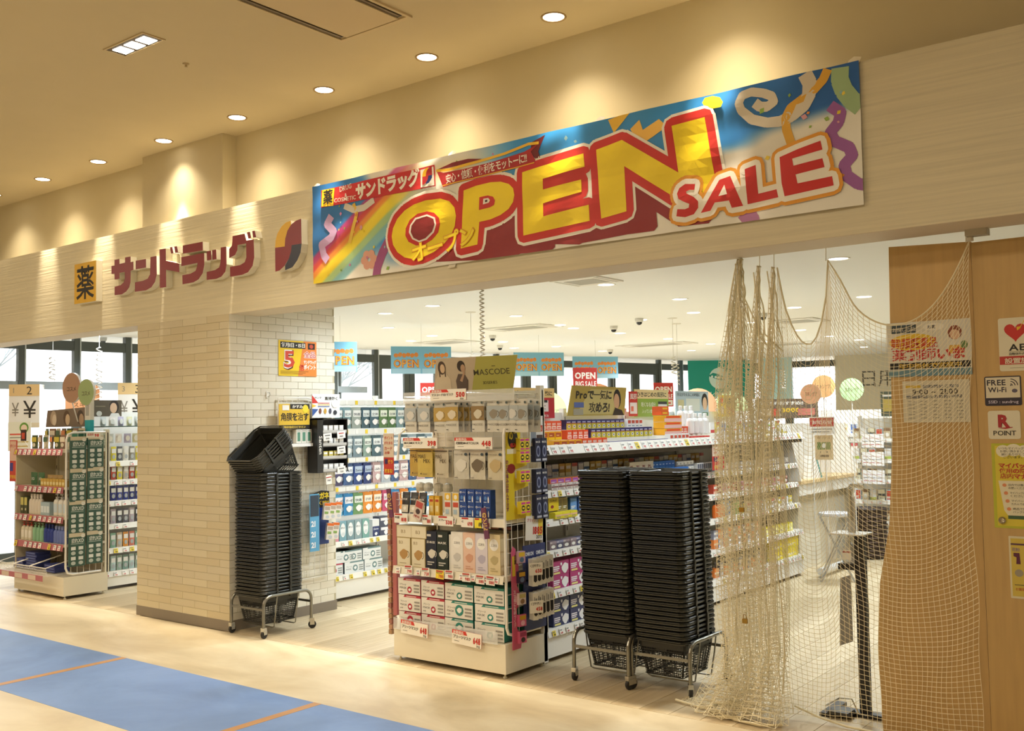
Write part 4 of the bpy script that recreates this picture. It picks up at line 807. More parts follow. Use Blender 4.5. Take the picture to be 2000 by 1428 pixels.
def dk(c, t): return carton(.092, .238, .09, c, [('r', .12, .86, .5, .92, 'CFCBC0'), ('t', t, .1, .68, .085, .8, 'E6E2D8'), ('m', .55, .4, .7, 'D8D2C2', 'D8D2C2'), ('r', .15, .1, .6, .13, 'CFCBC0'), ('r', .15, .16, .8, .19, 'CFCBC0')]).mesh('mask_carton')
put(dk('1D2436', '3D-MASK'), F1, -4.395, .075, .609, 'dark navy carton with a white mask picture on the middle shelf', 'carton', 'dark mask cartons'); put(dk('1F2C26', 'MASK'), F1, -4.298, .075, .609, 'dark green carton with a white mask picture on the middle shelf', 'carton', 'dark mask cartons')
put(carton(.02, .225, .09, 'D9D6CB').mesh('mask_carton'), F1, -4.236, .08, .609, 'thin grey carton edge between dark and white cartons', 'carton', None)
for i, (c, c2, nm) in enumerate((('E9E5DC', 'C9C6C0', 'white'), ('E8C3AC', 'D29C80', 'peach'), ('DAD2DA', 'B9B2C4', 'lavender'), ('DDCB9E', 'B9A878', 'beige'))):
    m_ = carton(.097, .245, .085, c, [('e', .5, .74, .36, .15, 'F1EEE6'), ('t', '三次元', .24, .70, .07, .52, '3A342E', .03), ('m', .5, .36, .62, c2), ('r', .2, .08, .8, .11, c2), ('r', .2, .14, .6, .16, c2)]).mesh('mask_carton')
    put(m_, F1, -4.178+i*.1, .075, .609, '%s carton with a round label and mask picture, middle shelf' % nm, 'carton', 'pastel mask cartons')
for i, c in enumerate(('C97A62', 'D08C70', 'B8705C')):
    put(carton(.09, .03, .12, '3A2E2A', [('r', .1, .2, .9, .8, c)]).mesh('flat_box'), F1, -4.10+i*.1, .25, .86, 'small dark box lying behind the pastel cartons, %s' % from_left(i, 3), 'box', 'dark boxes lying behind the pastel cartons')
for i, (s, n, z) in enumerate(((-4.55, '798', .565), (-4.40, '728', .56), (-4.28, '780', .555), (-4.20, '980', .56), (-4.06, '980', .555), (-3.95, '1080', .55), (-3.87, '1080', .55))):
    b = MB(); b.box(-.034, -.001, 0, .034, .001, .055, 'C9C4B8', front=M('F2D43A' if i == 2 else 'F0EBDF', .5)); b.rect(-.03, .042, .026, .052, -.0018, 'B8443A'); b.rect(-.03, .034, .02, .038, -.0018, '5A5248'); b.text(n, -.01, .008, .026, 'C0322A', -.002, .04, 'l', w=.04)
    b.obj('price_tag', None, F1.at(s, -.0185, z+.005), (0, R.uniform(-.05, .05), 0), label='price tag reading %s on the middle shelf edge, %s' % (n, from_left(i, 7)), cat='price tag', group='price tags on the middle shelf edge')
# third row: small packs and blue boxes
pk1 = pouch(.07, .14, .02, '3A3A3C', [('r', .08, .05, .92, .4, 'D8D2C2'), ('t', 'MASK', .12, .62, .12, .7, 'E8E4DA'), ('m', .5, .23, .4, 'F2EFE8')]).mesh('pack')
for i, s in enumerate((-4.675, -4.60, -4.525)): put(pk1, F1, s, .09, .946, 'black and cream packet on the third shelf, %s' % from_left(i, 3), 'packet', 'black and cream packets', rot=lambda r: (radians(-6), 0, r))
tnt = M('D8D2BE', .2, alpha=.8)
for i, s in enumerate((-4.60, -4.53, -4.44, -4.36)):
    b = MB(); b.lathe([(.012, 0), (.03, .006), (.034, .03), (.028, .055), (.008, .062)], tnt, 12); put(b.mesh('cup_mask'), F1, s, .18, 1.09+.01*(i % 2), 'moulded white cup mask above the black packets, %s' % from_left(i, 4), 'mask', 'moulded cup masks', rot=lambda r: (radians(70), 0, r)) if 0 else put(b.mesh('cup_mask'), F1, s, .16, 1.086, 'moulded white cup mask on the black packets, %s' % from_left(i, 4), 'mask', 'moulded cup masks')
g2 = carton(.042, .125, .03, 'D8A628', [('r', .05, .1, .95, .9, 'E2BC58'), ('r', .15, .7, .85, .82, 'B8442E'), ('r', .2, .2, .8, .5, 'F0DFA8')]).mesh('small_box')
row(g2, F1, -4.435, -4.335, .07, .946, 2, 'golden slim box', 'box', 'third shelf of the end unit')
g3 = carton(.055, .15, .04, 'E6E0D0', [('r', .05, .68, .95, .98, 'E2B73A'), ('e', .5, .82, .25, .1, 'F3EDD8'), ('r', .1, .4, .9, .6, 'C8503A'), ('r', .15, .1, .7, .3, 'AFC4D2')]).mesh('small_box')
row(g3, F1, -4.30, -4.165, .07, .946, 2, 'white box with a yellow top', 'box', 'third shelf of the end unit')
bl = carton(.058, .088, .05, '1F458E', [('t', 'C', .08, .72, .2, .2, 'F0F0F0', .05), ('t', 'クレベリン', .26, .74, .12, .6, 'E8ECF4'), ('e', .35, .42, .2, .14, '4F7FC0'), ('r', .64, .12, .8, .45, 'F0F0F2'), ('r', .68, .45, .76, .55, 'F0F0F2'), ('r', .1, .12, .5, .18, 'B8C8E2')]).mesh('blue_box')
row(bl, F1, -4.155, -3.90, .06, .946, 4, 'blue box with white bottle', 'box', 'third shelf of the end unit', 'blue_box', layers=2, lh=.0885)
for i, (s, w, ti, n) in enumerate(((-4.64, .12, '除菌', '818'), (-4.41, .08, '花粉', '880'), (-4.25, .13, 'スプレー', '538'), (-4.07, .10, 'C', '698'), (-3.98, .06, '', '698'), (-3.92, .07, 'C', '1080'))):
    b = MB(); b.box(-w/2, -.001, 0, w/2, .001, .062, 'C9C4B8', front=M('F2E03A' if i == 4 else 'F1ECE0', .5)); b.rect(-w*.45, .05, w*.1, .06, -.0018, 'C4362C'); 
    if ti: b.text(ti, -w*.45, .03, .016, '3A342C', -.002, .02, 'l', w=w*.5)
    b.text(n, w*.02, .012, .032, 'C0322A' if i != 4 else '3A342C', -.002, .05, 'l', w=w*.42); b.obj('price_tag', None, F1.at(s, .010, .890), 0, label='price tag reading %s on the third shelf edge, %s' % (n, from_left(i, 6)), cat='price tag', group='price tags on the third shelf edge')
# fourth row: hanging pouches
def bag(w, h, c, name): return pouch(w, h, .02, c, [('r', .0, .9, 1, .93, '3A2A22'), ('t', 'MAS', .1, .66, .2, .5, '5A4A30', 0), ('t', 'MIX', .45, .5, .2, .45, '5A4A30', 0), ('e', .3, .12, .04, .03, '4A3A28'), ('r', .4, .1, .7, .12, '7A6A4A')]).mesh('mask_pouch')
W4 = 'second hanging row of the end unit'
for i, (s, c, nm, d) in enumerate(((-4.60, 'C0A050', 'gold', .12), (-4.465, 'CDB45E', 'gold', .06), (-4.33, 'C9BFA6', 'beige', .07))):
    put(bag(.135 if i == 1 else .12, .185, c, nm), F1, s, d, 1.19, '%s mask pouch with thin dark lettering, %s of three' % (nm, ('leftmost', 'middle', 'rightmost')[i]), 'pouch', 'hanging pouches with dark lettering', name='mask_pouch', jr=.05)
    for q in range(3): put(bag(.12, .185, c, nm), F1, s+.012*(q+1), d+.03*(q+1), 1.19, '%s pouch hanging behind the %s front pouch, %s back' % (nm, ('leftmost', 'middle', 'rightmost')[i], ORD[q]), 'pouch', 'pouches behind the front ones', name='mask_pouch', jr=.03)
def smart(c, mc): return pouch(.125, .18, .015, c, [('t', 'SMARTCOLOR', .08, .84, .07, .55, '5A5248', 0), ('e', .84, .87, .1, .05, '3A4A52'), ('m', .5, .48, .72, mc, mc), ('r', .08, .05, .3, .07, '7A7264')], seal=None).mesh('mask_pouch')
for i, (s, c, mc) in enumerate(((-4.145, 'C9C4B4', 'D8D3C6'), (-4.012, 'CFC8B4', '6E6250'), (-3.868, 'CCC2A6', 'BFA878'))):
    nm = ('pale', 'dark brown', 'tan')[i]
    for q in range(3): put(smart(c, mc), F1, s+.008*q, .05+.035*q, 1.185, 'hanging packet with a %s mask, %s' % (nm, 'in front' if q == 0 else ORD[q]+' behind the front one' if q else ''), 'packet', 'hanging packets with large mask pictures', name='mask_packet', jr=.04)
price_sign(F1, -4.47, .02, 1.378, .30, .068, 'MASMIXマスク', '398', '437', 'price sign 398 above the gold pouches')
price_sign(F1, -4.02, .02, 1.375, .305, .072, '光触媒SMARTCOLOR', '448', '492', 'price sign 448 above the hanging mask packets')
# top row: many packs
def msc(c, c2, mc): return pouch(.105, .20, .012, 'D3CFC2', [('r', .0, .36, 1, .8, c), ('m', .5, .55, .62, mc, '3A342C'), ('t', 'MASCODE', .08, .2, .09, .8, '6A6458', 0), ('r', .08, .9, .5, .92, '8A8478'), ('r', .08, .07, .25, .09, '3A362E'), ('e', .84, .9, .08, .04, '4A5A5A')]).mesh('mask_packet')
V5 = [(msc('AEB4B4', '', 'D3D0C8'), 'grey'), (msc('B59650', '', 'D9CDB4'), 'ochre'), (msc('8E744A', '', 'CFC7B0'), 'brown'), (msc('A9B0B0', '', '8E8676'), 'grey-blue')]
n5 = 0
for i, (s, v, dep) in enumerate(((-4.56, 0, 3), (-4.44, 0, 2), (-4.30, 1, 1), (-4.20, 1, 5), (-3.985, 2, 4), (-3.86, 3, 3), (-3.79, 3, 3), (-3.72, 0, 3), (-3.65, 3, 3))):
    for q in range(dep):
        put(V5[v][0], F1, s+.014*q, .03+.042*q, 1.478+R.uniform(-.002, .004), '%s-panelled mask packet, %s on %s hook of the top row' % (V5[v][1], 'frontmost' if q == 0 else ORD[q]+' back', ordn(i)), 'packet', 'mask packets on the top hooks', name='mask_packet', jr=.06)
price_sign(F1, -4.205, .0, 1.683, .30, .07, 'マスコード3Dマスク', '500', '550', 'price sign 500 above the top mask packets')
b = MB(); b.box(-.46, -.006, 0, .46, -.004, .07, CLR); b.obj('clear_rail', None, F1.at(-4.14, .01, 1.672), label='clear plastic rail above the top row of mask packets', cat='rail')
# header card with two printed people
b = MB(); q = [(-.36, 0), (.30, -.035), (.37, .205), (-.31, .215)]; b.poly(q, 0, M('B9A88E', .5), (.004, M('D8D0BE')))
b.poly([(-.03, -.018), (.30, -.035), (.37, .205), (.035, .2105)], -.0008, M('A7A34E', .45)); y = -.0016
b.poly([(-.34, .005), (-.20, -.0), (-.20, .07), (-.235, .115), (-.30, .115), (-.335, .07)], y, 'C9B79A'); b.ell(-.268, .15, .034, .045, y-.0003, '4A3A2E', 16); b.ell(-.262, .145, .021, .03, y-.0006, 'CDB08E', 14); b.rect(-.295, .09, -.285, .15, y-.0004, '4A3A2E'); b.rect(-.247, .09, -.237, .15, y-.0004, '4A3A2E')
b.poly([(-.15, -.01), (-.06, -.012), (-.05, .06), (-.075, .10), (-.13, .105), (-.155, .06)], y, '5A4A40'); b.ell(-.10, .155, .034, .036, y-.0003, '2E241E', 16); b.ell(-.085, .14, .02, .026, y-.0006, 'B08E70', 14); b.poly([(-.12, .06), (-.08, .12), (-.07, .11), (-.10, .05)], y-.0008, 'B08E70')
b.text('MASCODE', .0, .09, .052, '3E3A24', y, .005, 'l', w=.30); b.rect(.155, .142, .185, .146, y-.0003, '3E3A24'); b.text('3DSERIES', .07, .03, .026, '3E3A24', y, 0, 'l', w=.12)
o = b.obj('header_card', None, (-4.16, 4.99, 1.755), (radians(8), radians(0), 0), label='olive and brown display header with two printed people above masks', cat='header card')
# left edge strips
RD = 'C2403A'
def pstrip(name, loc, rz, w, h, c, art, label, cat='strip sign'):
    b = MB(); b.box(-w/2, -.001, 0, w/2, .001, h, M(c, .4)); draw(b, art, w, h, -.0014); b.bar((0, .002, h-.01), ((.10, .01, h-.01) if not rz else (0, .09, h-.01)), .002, GWH, 4); return b.obj(name, None, loc, (0, 0, rz), label=label, cat=cat)
rart = [('r', 0, .42, 1, 1, 'D9C7B0'), ('t', 'ポイント', .08, .86, .09, .84, 'B5322A'), ('t', 'がたまる', .08, .74, .08, .84, 'B5322A'), ('t', 'カード', .08, .6, .1, .8, 'B5322A'), ('t', 'お得', .1, .5, .08, .5, 'B5322A'), ('r', .12, .26, .4, .38, '3E2A5A'), ('t', '使う', .45, .28, .09, .48, 'F0D23A'), ('t', '貯まる!', .12, .05, .11, .78, 'F0D23A')]
pstrip('strip_sign', (-4.79, 4.83, 1.20), 0, .095, .275, RD, rart, 'red and cream point-card strip left of the mask unit')
pstrip('strip_sign', (-3.772, 7.66, 1.11), pi/2, .215, .27, RD, rart, 'red and cream point-card strip on the medicine shelves')
b = MB(); b.box(-.015, -.02, .26, .015, .02, 1.08, M('B56A66', .35)); b.bar((0, 0, 1.07), (.11, .02, 1.07), .002, GWH, 4); o = b.obj('clip_strip', None, (-4.80, 4.90, 0), .2, label='long dusty pink clip strip hanging at the left of the mask unit', cat='clip strip')
wr = M('C9B69A', .3, alpha=.85)
for k in range(2):
    b = MB(); n = 26
    for i in range(n): z = .13+i*.035; b.box(-.014+.003*sin(i), -.012, z, .014+.003*sin(i), .012, z+.031, M(('A8825A', 'B88C6C', 'A06A58')[i % 3], .4)); b.bar((0, 0, z), (0, 0, z+.035), .002, wr, 4)
    b.bar((0, 0, 1.03), (.18-k*.033, .0, 1.03), .002, GWH, 4); b.obj('wrapped_goods_strip', None, (-4.875+k*.033, 4.95-k*.06, 0), label='brown strip of wrapped small goods hanging %s the pink clip strip' % ('farther left of' if k == 0 else 'just left of'), cat='clip strip')
for x, z, y_ in ((-4.74, .92, 4.80), (-3.90, .83, 4.77)):
    b = MB(); b.box(-.018, -.004, 0, .018, .004, .19, M('6E3A5A', .4)); b.v = [v for v in b.v]; b.text('のどに', .0, .17, .04, 'E6C86A', -.0048, .02, 'l', vert=True); b.obj('sachet_strip', None, (x, y_, z), (0, radians(-8), 0), label='purple vertical sachet strip at the %s of the third shelf' % ('left end' if x < -4.5 else 'right end'), cat='sachet')
b = MB(); b.box(-.035, -.004, 0, .035, .004, .12, M('D9C6B8', .35)); b.rect(-.03, .075, .03, .115, -.0048, 'B8504A'); b.ell(0, .05, .02, .018, -.0048, '4A3A3A', 10); b.text('NEW', -.025, .01, .02, 'A8322A', -.0052, .02, 'l', w=.05); b.obj('hanging_card', None, (-4.49, 4.775, .925), (0, radians(18), 0), label='tilted pink card hanging from the third shelf edge', cat='card')
# right side of the end unit: yellow strip of throat medicine, thermometers, pink strip
YL = M('E0C52A', .4)
def sd(b, name, s, z, label, cat, rz=pi/2, x=-3.768): return b.obj(name, None, (x, s, z), rz, label=label, cat=cat)
b = MB(); b.poly([(-.125, 0), (.12, 0), (.12, .035), (.0, .05), (-.04, .09), (-.04, .17), (.10, .195), (.10, .215), (-.03, .25), (-.04, .30), (.09, .325), (.09, .345), (-.02, .37), (.02, .42), (.03, .585), (-.115, .585)], 0, YL, .004)
b.ell(-.05, .49, .05, .06, -.001, '1E1A18', 18); b.text('のど', -.09, .49, .06, 'F0D63A', -.0016, .04, 'l', w=.08); b.text('痛み', -.08, .44, .03, 'D2362A', -.0016, .04, 'l', w=.06); b.rect(-.11, .40, .02, .43, -.0008, 'F0E8C8'); b.text('のどの痛みは飲んで治す', -.113, .37, .03, '7A2A5A', -.0012, .03, 'l', vert=True); b.ell(-.07, .31, .04, .03, -.001, '8E1F1A', 14)
t = sd(b, 'clip_strip_card', 4.92, .945, 'tall yellow hanging card for throat medicine on the side grid', 'hanging display')
yb = carton(.048, .075, .03, 'F0D838', [('r', .08, .78, .92, .95, 'D6409A'), ('e', .5, .48, .38, .22, '2A221E'), ('r', .28, .4, .72, .56, 'F0D838'), ('r', .1, .08, .9, .2, 'D6409A')]).mesh('medicine_box')
FS = Fr(-3.752, 0, pi/2)
for r in range(3):
    for i in range(2): put(yb, FS, 4.925+.05*i, .0, (1.285, 1.165, .975)[r], 'yellow throat medicine box on the hanging card, %s row, %s' % (('upper', 'middle', 'lower')[r], ('left', 'right')[i]), 'box', 'yellow throat medicine boxes')
for i in range(2): put(yb, FS, 4.925+.05*i, .0, 1.3625, 'yellow throat medicine box stacked on the upper row, %s' % ('left', 'right')[i], 'box', 'yellow throat medicine boxes')
nv = carton(.06, .15, .035, '1F2440', [('t', 'MASK', .1, .8, .12, .8, 'E6E4E0'), ('e', .5, .45, .34, .24, '8E96B4'), ('e', .5, .45, .22, .16, '2A3054'), ('r', .1, .05, .9, .14, 'B9BCC8')]).mesh('navy_packet')
for r, z in enumerate((1.285, 1.09, .955)):
    for i in range(2 if r < 2 else 2): put(nv, FS, 5.10+.065*i, .01, z if r < 2 else .93, 'navy hanging packet beside the yellow card, %s row, %s' % (('upper', 'middle', 'lower')[r], ('left', 'right')[i]), 'packet', 'navy packets beside the yellow card')
b = MB(); b.box(-.07, -.001, 0, .07, .001, .19, M('E9E4DC', .4)); b.rect(-.06, .02, -.005, .14, -.0016, '8E949C'); b.ell(-.04, .13, .012, .02, -.002, '4A5058', 10); b.rect(.0, .03, .065, .07, -.0016, '5A4038'); b.rect(.0, .09, .065, .13, -.0016, 'C8503A'); b.text('さらさら', .005, .1, .022, 'F0E8DA', -.002, .02, 'l', w=.05); sd(b, 'sock_packet', 5.115, 1.385, 'white packet with grey socks at the top of the side grid', 'packet')
b = MB(); b.box(-.09, -.001, 0, .09, .001, .15, M('EDE6D8', .4)); b.rect(.04, .03, .088, .145, -.0016, 'E6C93A'); b.text('クリップ', -.08, .115, .025, 'B8322A', -.002, .02, 'l', w=.09); b.text('1885', -.015, .04, .06, 'C4281E', -.0022, .05, 'l', w=.1); b.text('2073', .02, .01, .03, '2C2620', -.002, .02, 'l', w=.06); b.obj('price_sign', None, (-3.765, 5.065, .80), (0, radians(4), pi/2), label='tilted white and yellow price sign reading 1885 on the side grid', cat='price sign')
b = MB(); b.box(-.115, -.003, 0, .115, .003, .52, M('2A3568', .45)); b.text('OMRON', -.095, .455, .032, 'E6E6EA', -.004, .04, 'l', w=.085); b.text('OMRON', .015, .455, .032, 'E6E6EA', -.004, .04, 'l', w=.085); b.box(-.118, -.003, .30, .118, .001, .31, M('1A2040')); sd(b, 'backing_card', 5.07, .255, 'navy backing card for thermometers on the side grid', 'display card', x=-3.770)
tm = carton(.036, .165, .05, 'E9E4D6', [('e', .5, .3, .3, .16, '2A2622'), ('e', .5, .3, .14, .1, 'B9B4A8'), ('r', .2, .6, .35, .85, '8A867C'), ('r', .5, .6, .7, .8, '8A867C')])
b = tm; b.rect(-.012, .03, .012, .09, -.026, '2A2622')
tmm = b.mesh('thermometer_pack')
for r in range(2):
    for i in range(5): put(tmm, Fr(-3.728, 0, pi/2), 5.0+i*.042, 0, (.53, .325)[r]+.002*i, 'white thermometer pack on the %s hooks, %s' % (('upper', 'lower')[r], from_left(i, 5)), 'thermometer', 'thermometer packs on the side grid', name='thermometer_pack', rot=lambda r_: (0, 0, r_-.35))
for r in range(2):
    b = MB(); b.box(-.045, -.001, 0, .045, .001, .075, M('F0EBDF', .5)); b.text('くびやすい', -.04, .05, .02, '3A342C', -.002, .02, 'l', w=.07); b.text(('650', '458')[r], -.005, .015, .03, 'C4281E', -.002, .04, 'l', w=.045)
    b.obj('price_tag', None, (-3.695, 4.985, (.60, .37)[r]), pi/2-.5, label='small white price tag beside the %s thermometers' % ('upper', 'lower')[r], cat='price tag')
PK = M('C9587A', .35)
b = MB(); b.poly([(-.045, 0), (.035, 0), (.05, .06), (.03, .10), (.0, .12), (.0, .24), (.03, .27), (.035, .33), (.005, .38), (.02, .42), (.025, .5), (-.005, .54), (-.002, .60), (-.03, .62), (-.045, .58)], 0, PK, .004)
b.rect(-.04, .44, -.01, .56, -.001, 'E6C23A'); b.text('目薬', -.012, .57, .03, '3A2A1A', -.0015, .03, 'l', vert=True); b.text('スマホにも磁つく汗アローマ'[:9], -.022, .36, .026, 'F2DDE2', -.0012, .03, 'l', vert=True); b.ell(-.01, .3, .02, .02, -.001, 'E6A8B8', 12)
sd(b, 'clip_strip_card', 4.875, .165, 'pink hanging card with white vertical lettering at the corner', 'hanging display', x=-3.762)
for i, z in enumerate((.68, .56, .43, .30, .20)):
    b = MB(); b.box(-.03, -.02, 0, .03, .0, .07, M(('C9A2B2', '3A2E48', 'D8C6C0', 'D2688A', 'D2688A')[i], .35)); b.rect(-.025, .04, .025, .065, -.0208, ('E6C23A', 'C99A2E', 'B8A86A', 'C9A02E', '9A3A5A')[i]); b.ell(0, .02, .018, .016, -.0208, ('5A7A9A', '6A7A9A', '8A6A4A', 'E8B4C4', '3A2E2A')[i], 10)
    b.obj('small_packet', None, (-3.758, 4.905, z), pi/2-.15, label='small packet on the pink hanging card, %s from top' % ORD[i], cat='packet', group='packets on the pink hanging card')
# ================================================================ G2: long medicine run behind the end unit
F2 = Fr(-3.80, 0, pi/2)
SH2 = [(.205, 0, .02), (.445, 0, .025), (.700, .02, .02), (.900, .03, .02), (1.085, .04, .02), (1.352, -.02, .03)]
t = gondola('long white medicine gondola running into the shop', F2, 5.235, 9.50, .45, .19, SH2[:5], 1.60, mat=GWH, lip_h=.045)
b = MB(); b.box(0, -.02, 1.29, 4.265, .43, 1.352, M('4A4038', .6), M('EDEAE2')); tp = b.obj('shelf', t); tp['label'] = 'thick dark-sided top shelf'
b = MB(); b.add([(0, -.05, 1.325), (4.265, -.05, 1.325), (4.265, -.022, 1.385), (0, -.022, 1.385)], [(0, 1, 2, 3)], GWH); b.box(0, -.05, 1.322, 4.265, -.02, 1.325, GWH); b.obj('price_rail', tp)
for i in range(44):
    if i in (3, 8): continue
    c = mk('price_card', CARD[(0, 1, 3, 2, 0, 0, 1, 3)[i % 8]], tp, (.06+i*.095, -.040, 1.352), (radians(-25), 0, 0)); c.scale = (1.35, 1, 1.3)
b = MB()
for k, (d, z) in enumerate(((.06, 1.352), (.15, 1.41), (.25, 1.475))):
    if k: b.box(.1, d-.04, 1.352, 4.2, d+.06, z, M('EFE9D8', .4))
b.obj('stepped_riser', t)
T2 = 'medicine gondola'
orb = carton(.078, .058, .05, 'E8A41E', [('r', .03, .05, .97, .3, 'F0C81E'), ('r', .1, .38, .9, .85, 'B0502A'), ('r', .2, .5, .6, .6, 'F0C890')]).mesh('medicine_box')
orr = carton(.062, .064, .05, 'E2552A', [('r', .1, .1, .9, .45, 'F4E6D8'), ('t', '風邪', .14, .55, .28, .7, 'F6EEE0'), ('r', .2, .2, .8, .3, 'D23A2A')]).mesh('medicine_box')
byl = carton(.062, .070, .05, '3A3566', [('r', .02, .0, .98, .62, 'C9B93A'), ('e', .55, .32, .26, .16, 'E6E2D6'), ('e', .55, .32, .16, .09, '7A7A8E'), ('r', .1, .72, .8, .8, 'D8DCF0'), ('r', .0, .62, 1, .66, 'B8322A')]).mesh('medicine_box')
pbl = carton(.064, .034, .05, '4A4470', [('r', .08, .15, .92, .75, '9AA4CC'), ('r', .3, .3, .7, .6, 'E4E6F0')]).mesh('medicine_box')
whb = carton(.055, .068, .045, 'EDEAE4', [('r', .1, .5, .9, .85, 'C9503A'), ('r', .15, .15, .85, .3, '9AA0A4')]).mesh('medicine_box')
redb = carton(.05, .042, .04, 'D2382E', [('r', .15, .3, .85, .7, 'F2E4DC')]).mesh('medicine_box')
def tiers(items):
    for me, s0, s1, tier, n, desc in items:
        d, z = ((.04, 1.353), (.15, 1.411), (.25, 1.476))[tier]
        row(me, F2, s0, s1, d, z, n, desc, 'medicine box', '%s tier of the medicine top shelf' % ('front', 'middle', 'back')[tier], 'medicine_box', jr=.03)
tiers([(orb, 5.36, 5.62, 0, 3, 'yellow and brown carton'), (orb, 5.62, 5.70, 0, 1, 'reddish carton'), (orr, 5.70, 6.02, 0, 5, 'orange and white carton'), (pbl, 6.05, 6.90, 0, 13, 'low violet carton'), (whb, 6.93, 7.25, 0, 5, 'white carton with red band'), (redb, 7.28, 7.62, 0, 6, 'small red carton'),
       (orb, 5.38, 5.62, 1, 3, 'yellow carton'), (orr, 5.68, 5.95, 1, 4, 'orange carton'), (byl, 5.98, 6.85, 1, 13, 'navy and yellow carton'), (orr, 7.30, 7.60, 1, 5, 'orange red carton'),
       (orb, 5.26, 5.50, 2, 3, 'golden carton'), (orr, 5.52, 5.76, 2, 4, 'bright orange carton'), (byl, 5.82, 6.60, 2, 12, 'navy-topped yellow carton'), (whb, 6.65, 6.88, 2, 4, 'white and red carton')])
big = carton(.28, .05, .10, 'E8A41E', [('r', .0, .0, 1, .55, 'E8B8B0'), ('r', .1, .62, .9, .9, 'E2502A')]).mesh('display_box')
for k in range(3): put(big, F2, 7.16, .16, 1.412+k*.052, 'wide yellow and pink display box, %s of a stack of three' % ('lowest', 'middle', 'topmost')[k], 'display box', 'wide display boxes on the medicine gondola', name='display_box')
for k in range(2): put(carton(.13, .035, .08, 'E2602A', [('r', .2, .3, .8, .7, 'E8C23A')]).mesh('display_box'), F2, 7.12, .2, 1.569+k*.036, 'small orange carton, %s on the wide display boxes' % ('lower', 'upper')[k], 'box', 'orange cartons on the display boxes')
wbt = bottle(.032, .17, 'F0EEE9', 'F2F0EC').mesh('bottle')
row(wbt, F2, 7.42, 7.78, .12, 1.412, 4, 'plain white bottle', 'bottle', 'top shelf of the medicine gondola', 'bottle')
row(wbt, F2, 7.50, 7.78, .25, 1.477, 3, 'taller-standing white bottle', 'bottle', 'back of the medicine top shelf', 'bottle')
row([generic(.07, .075, .05, 'EEEAE2', 'C9B53A', '', k=k).mesh('carton') for k in range(4)], F2, 7.85, 9.35, .05, 1.353, 17, 'small pale carton', 'carton', 'far part of the medicine top shelf')
row([generic(.08, .09, .05, c, c2, '', k=k).mesh('carton') for k, (c, c2) in enumerate((('EEEAE2', 'C93A3A'), ('E9D46A', 'C9503A'), ('EDEBE6', '4A7AB8'), ('F0EDE6', '8AB04A')))], F2, 7.85, 9.35, .16, 1.412, 14, 'pale carton with coloured label', 'carton', 'second tier at the far end of the gondola')
# second shelf (z 1.085)
S2 = 'second shelf of the medicine gondola'
def c2(w, h, c, c_, t, k=0): return generic(w, h, .05, c, c_, t, '3A3A44', k).mesh('carton')
row(c2(.075, .042, 'D9CFCB', '7A4A4A', 'ロキ', 3), F2, 5.36, 5.78, .06, 1.086, 5, 'low greyish carton', 'carton', S2); row(c2(.08, .03, 'E8824A', '9A4AA0', '', 2), F2, 5.36, 5.78, .07, 1.129, 5, 'flat orange and purple carton', 'carton', S2, jr=.05)
row(c2(.06, .07, '2E2E5A', '4A4A88', 'EVE', 1), F2, 5.82, 6.0, .08, 1.086, 3, 'dark violet carton', 'carton', S2); row(c2(.08, .032, 'D9A82E', 'E6C86A', '', 3), F2, 6.02, 6.66, .06, 1.086, 8, 'low ochre carton', 'carton', S2, layers=2, lh=.0325)
row(c2(.085, .028, 'C9A23A', 'E0C070', '', 0), F2, 6.10, 6.48, .12, 1.152, 4, 'ochre carton lying on others', 'carton', S2)
row(carton(.088, .085, .05, 'DDD6CC', [('r', 0, 0, 1, .2, 'A84A48'), ('t', 'PL', .1, .4, .4, .6, '7A3A3A', .05)]).mesh('carton'), F2, 6.45, 6.80, .12, 1.135, 4, 'white carton marked PL', 'carton', S2); row(c2(.05, .045, 'E9E6E0', '8A8A90', 'P', 3), F2, 6.66, 6.98, .05, 1.086, 6, 'small white carton', 'carton', S2)
blc = carton(.05, .07, .05, '2A6AB8', [('r', .1, .1, .9, .35, '4A8AD0'), ('r', .15, .6, .7, .7, 'C8DCF0')]).mesh('carton'); row(blc, F2, 6.80, 7.16, .13, 1.14, 7, 'bright blue carton', 'carton', S2); row(blc, F2, 6.99, 7.24, .05, 1.086, 5, 'bright blue front carton', 'carton', S2)
row(c2(.055, .075, 'ECEAE4', '7A7E88', 'B', 3), F2, 7.17, 7.46, .12, 1.12, 5, 'white and grey carton', 'carton', S2); row(c2(.035, .085, 'E4E4E2', '5A5E6E', '', 2), F2, 7.47, 7.80, .09, 1.086, 9, 'narrow upright pale carton', 'carton', S2)
row(c2(.07, .06, 'E6E2DC', '9A8A90', '', 0), F2, 7.85, 9.35, .08, 1.086, 15, 'pale carton', 'carton', 'far half of the second medicine shelf')
back2 = [c2(.07, .085, a, b_, '', k) for k, (a, b_) in enumerate((('D8B45A', 'EADCB0'), ('E9E4DC', 'B8504A'), ('8E8AA8', 'E4E2EC'), ('E4E6E8', '4A6AA8'), ('C8A24A', 'F0E0B0')))]
row(back2, F2, 5.34, 7.80, .20, 1.16, 32, 'rear carton', 'carton', 'rear step of the second medicine shelf', jr=.05)
b = MB(); b.box(.05, .15, 1.085, 2.6, .26, 1.16, M('DAD4C6', .5)); b.obj('rear_step', t)
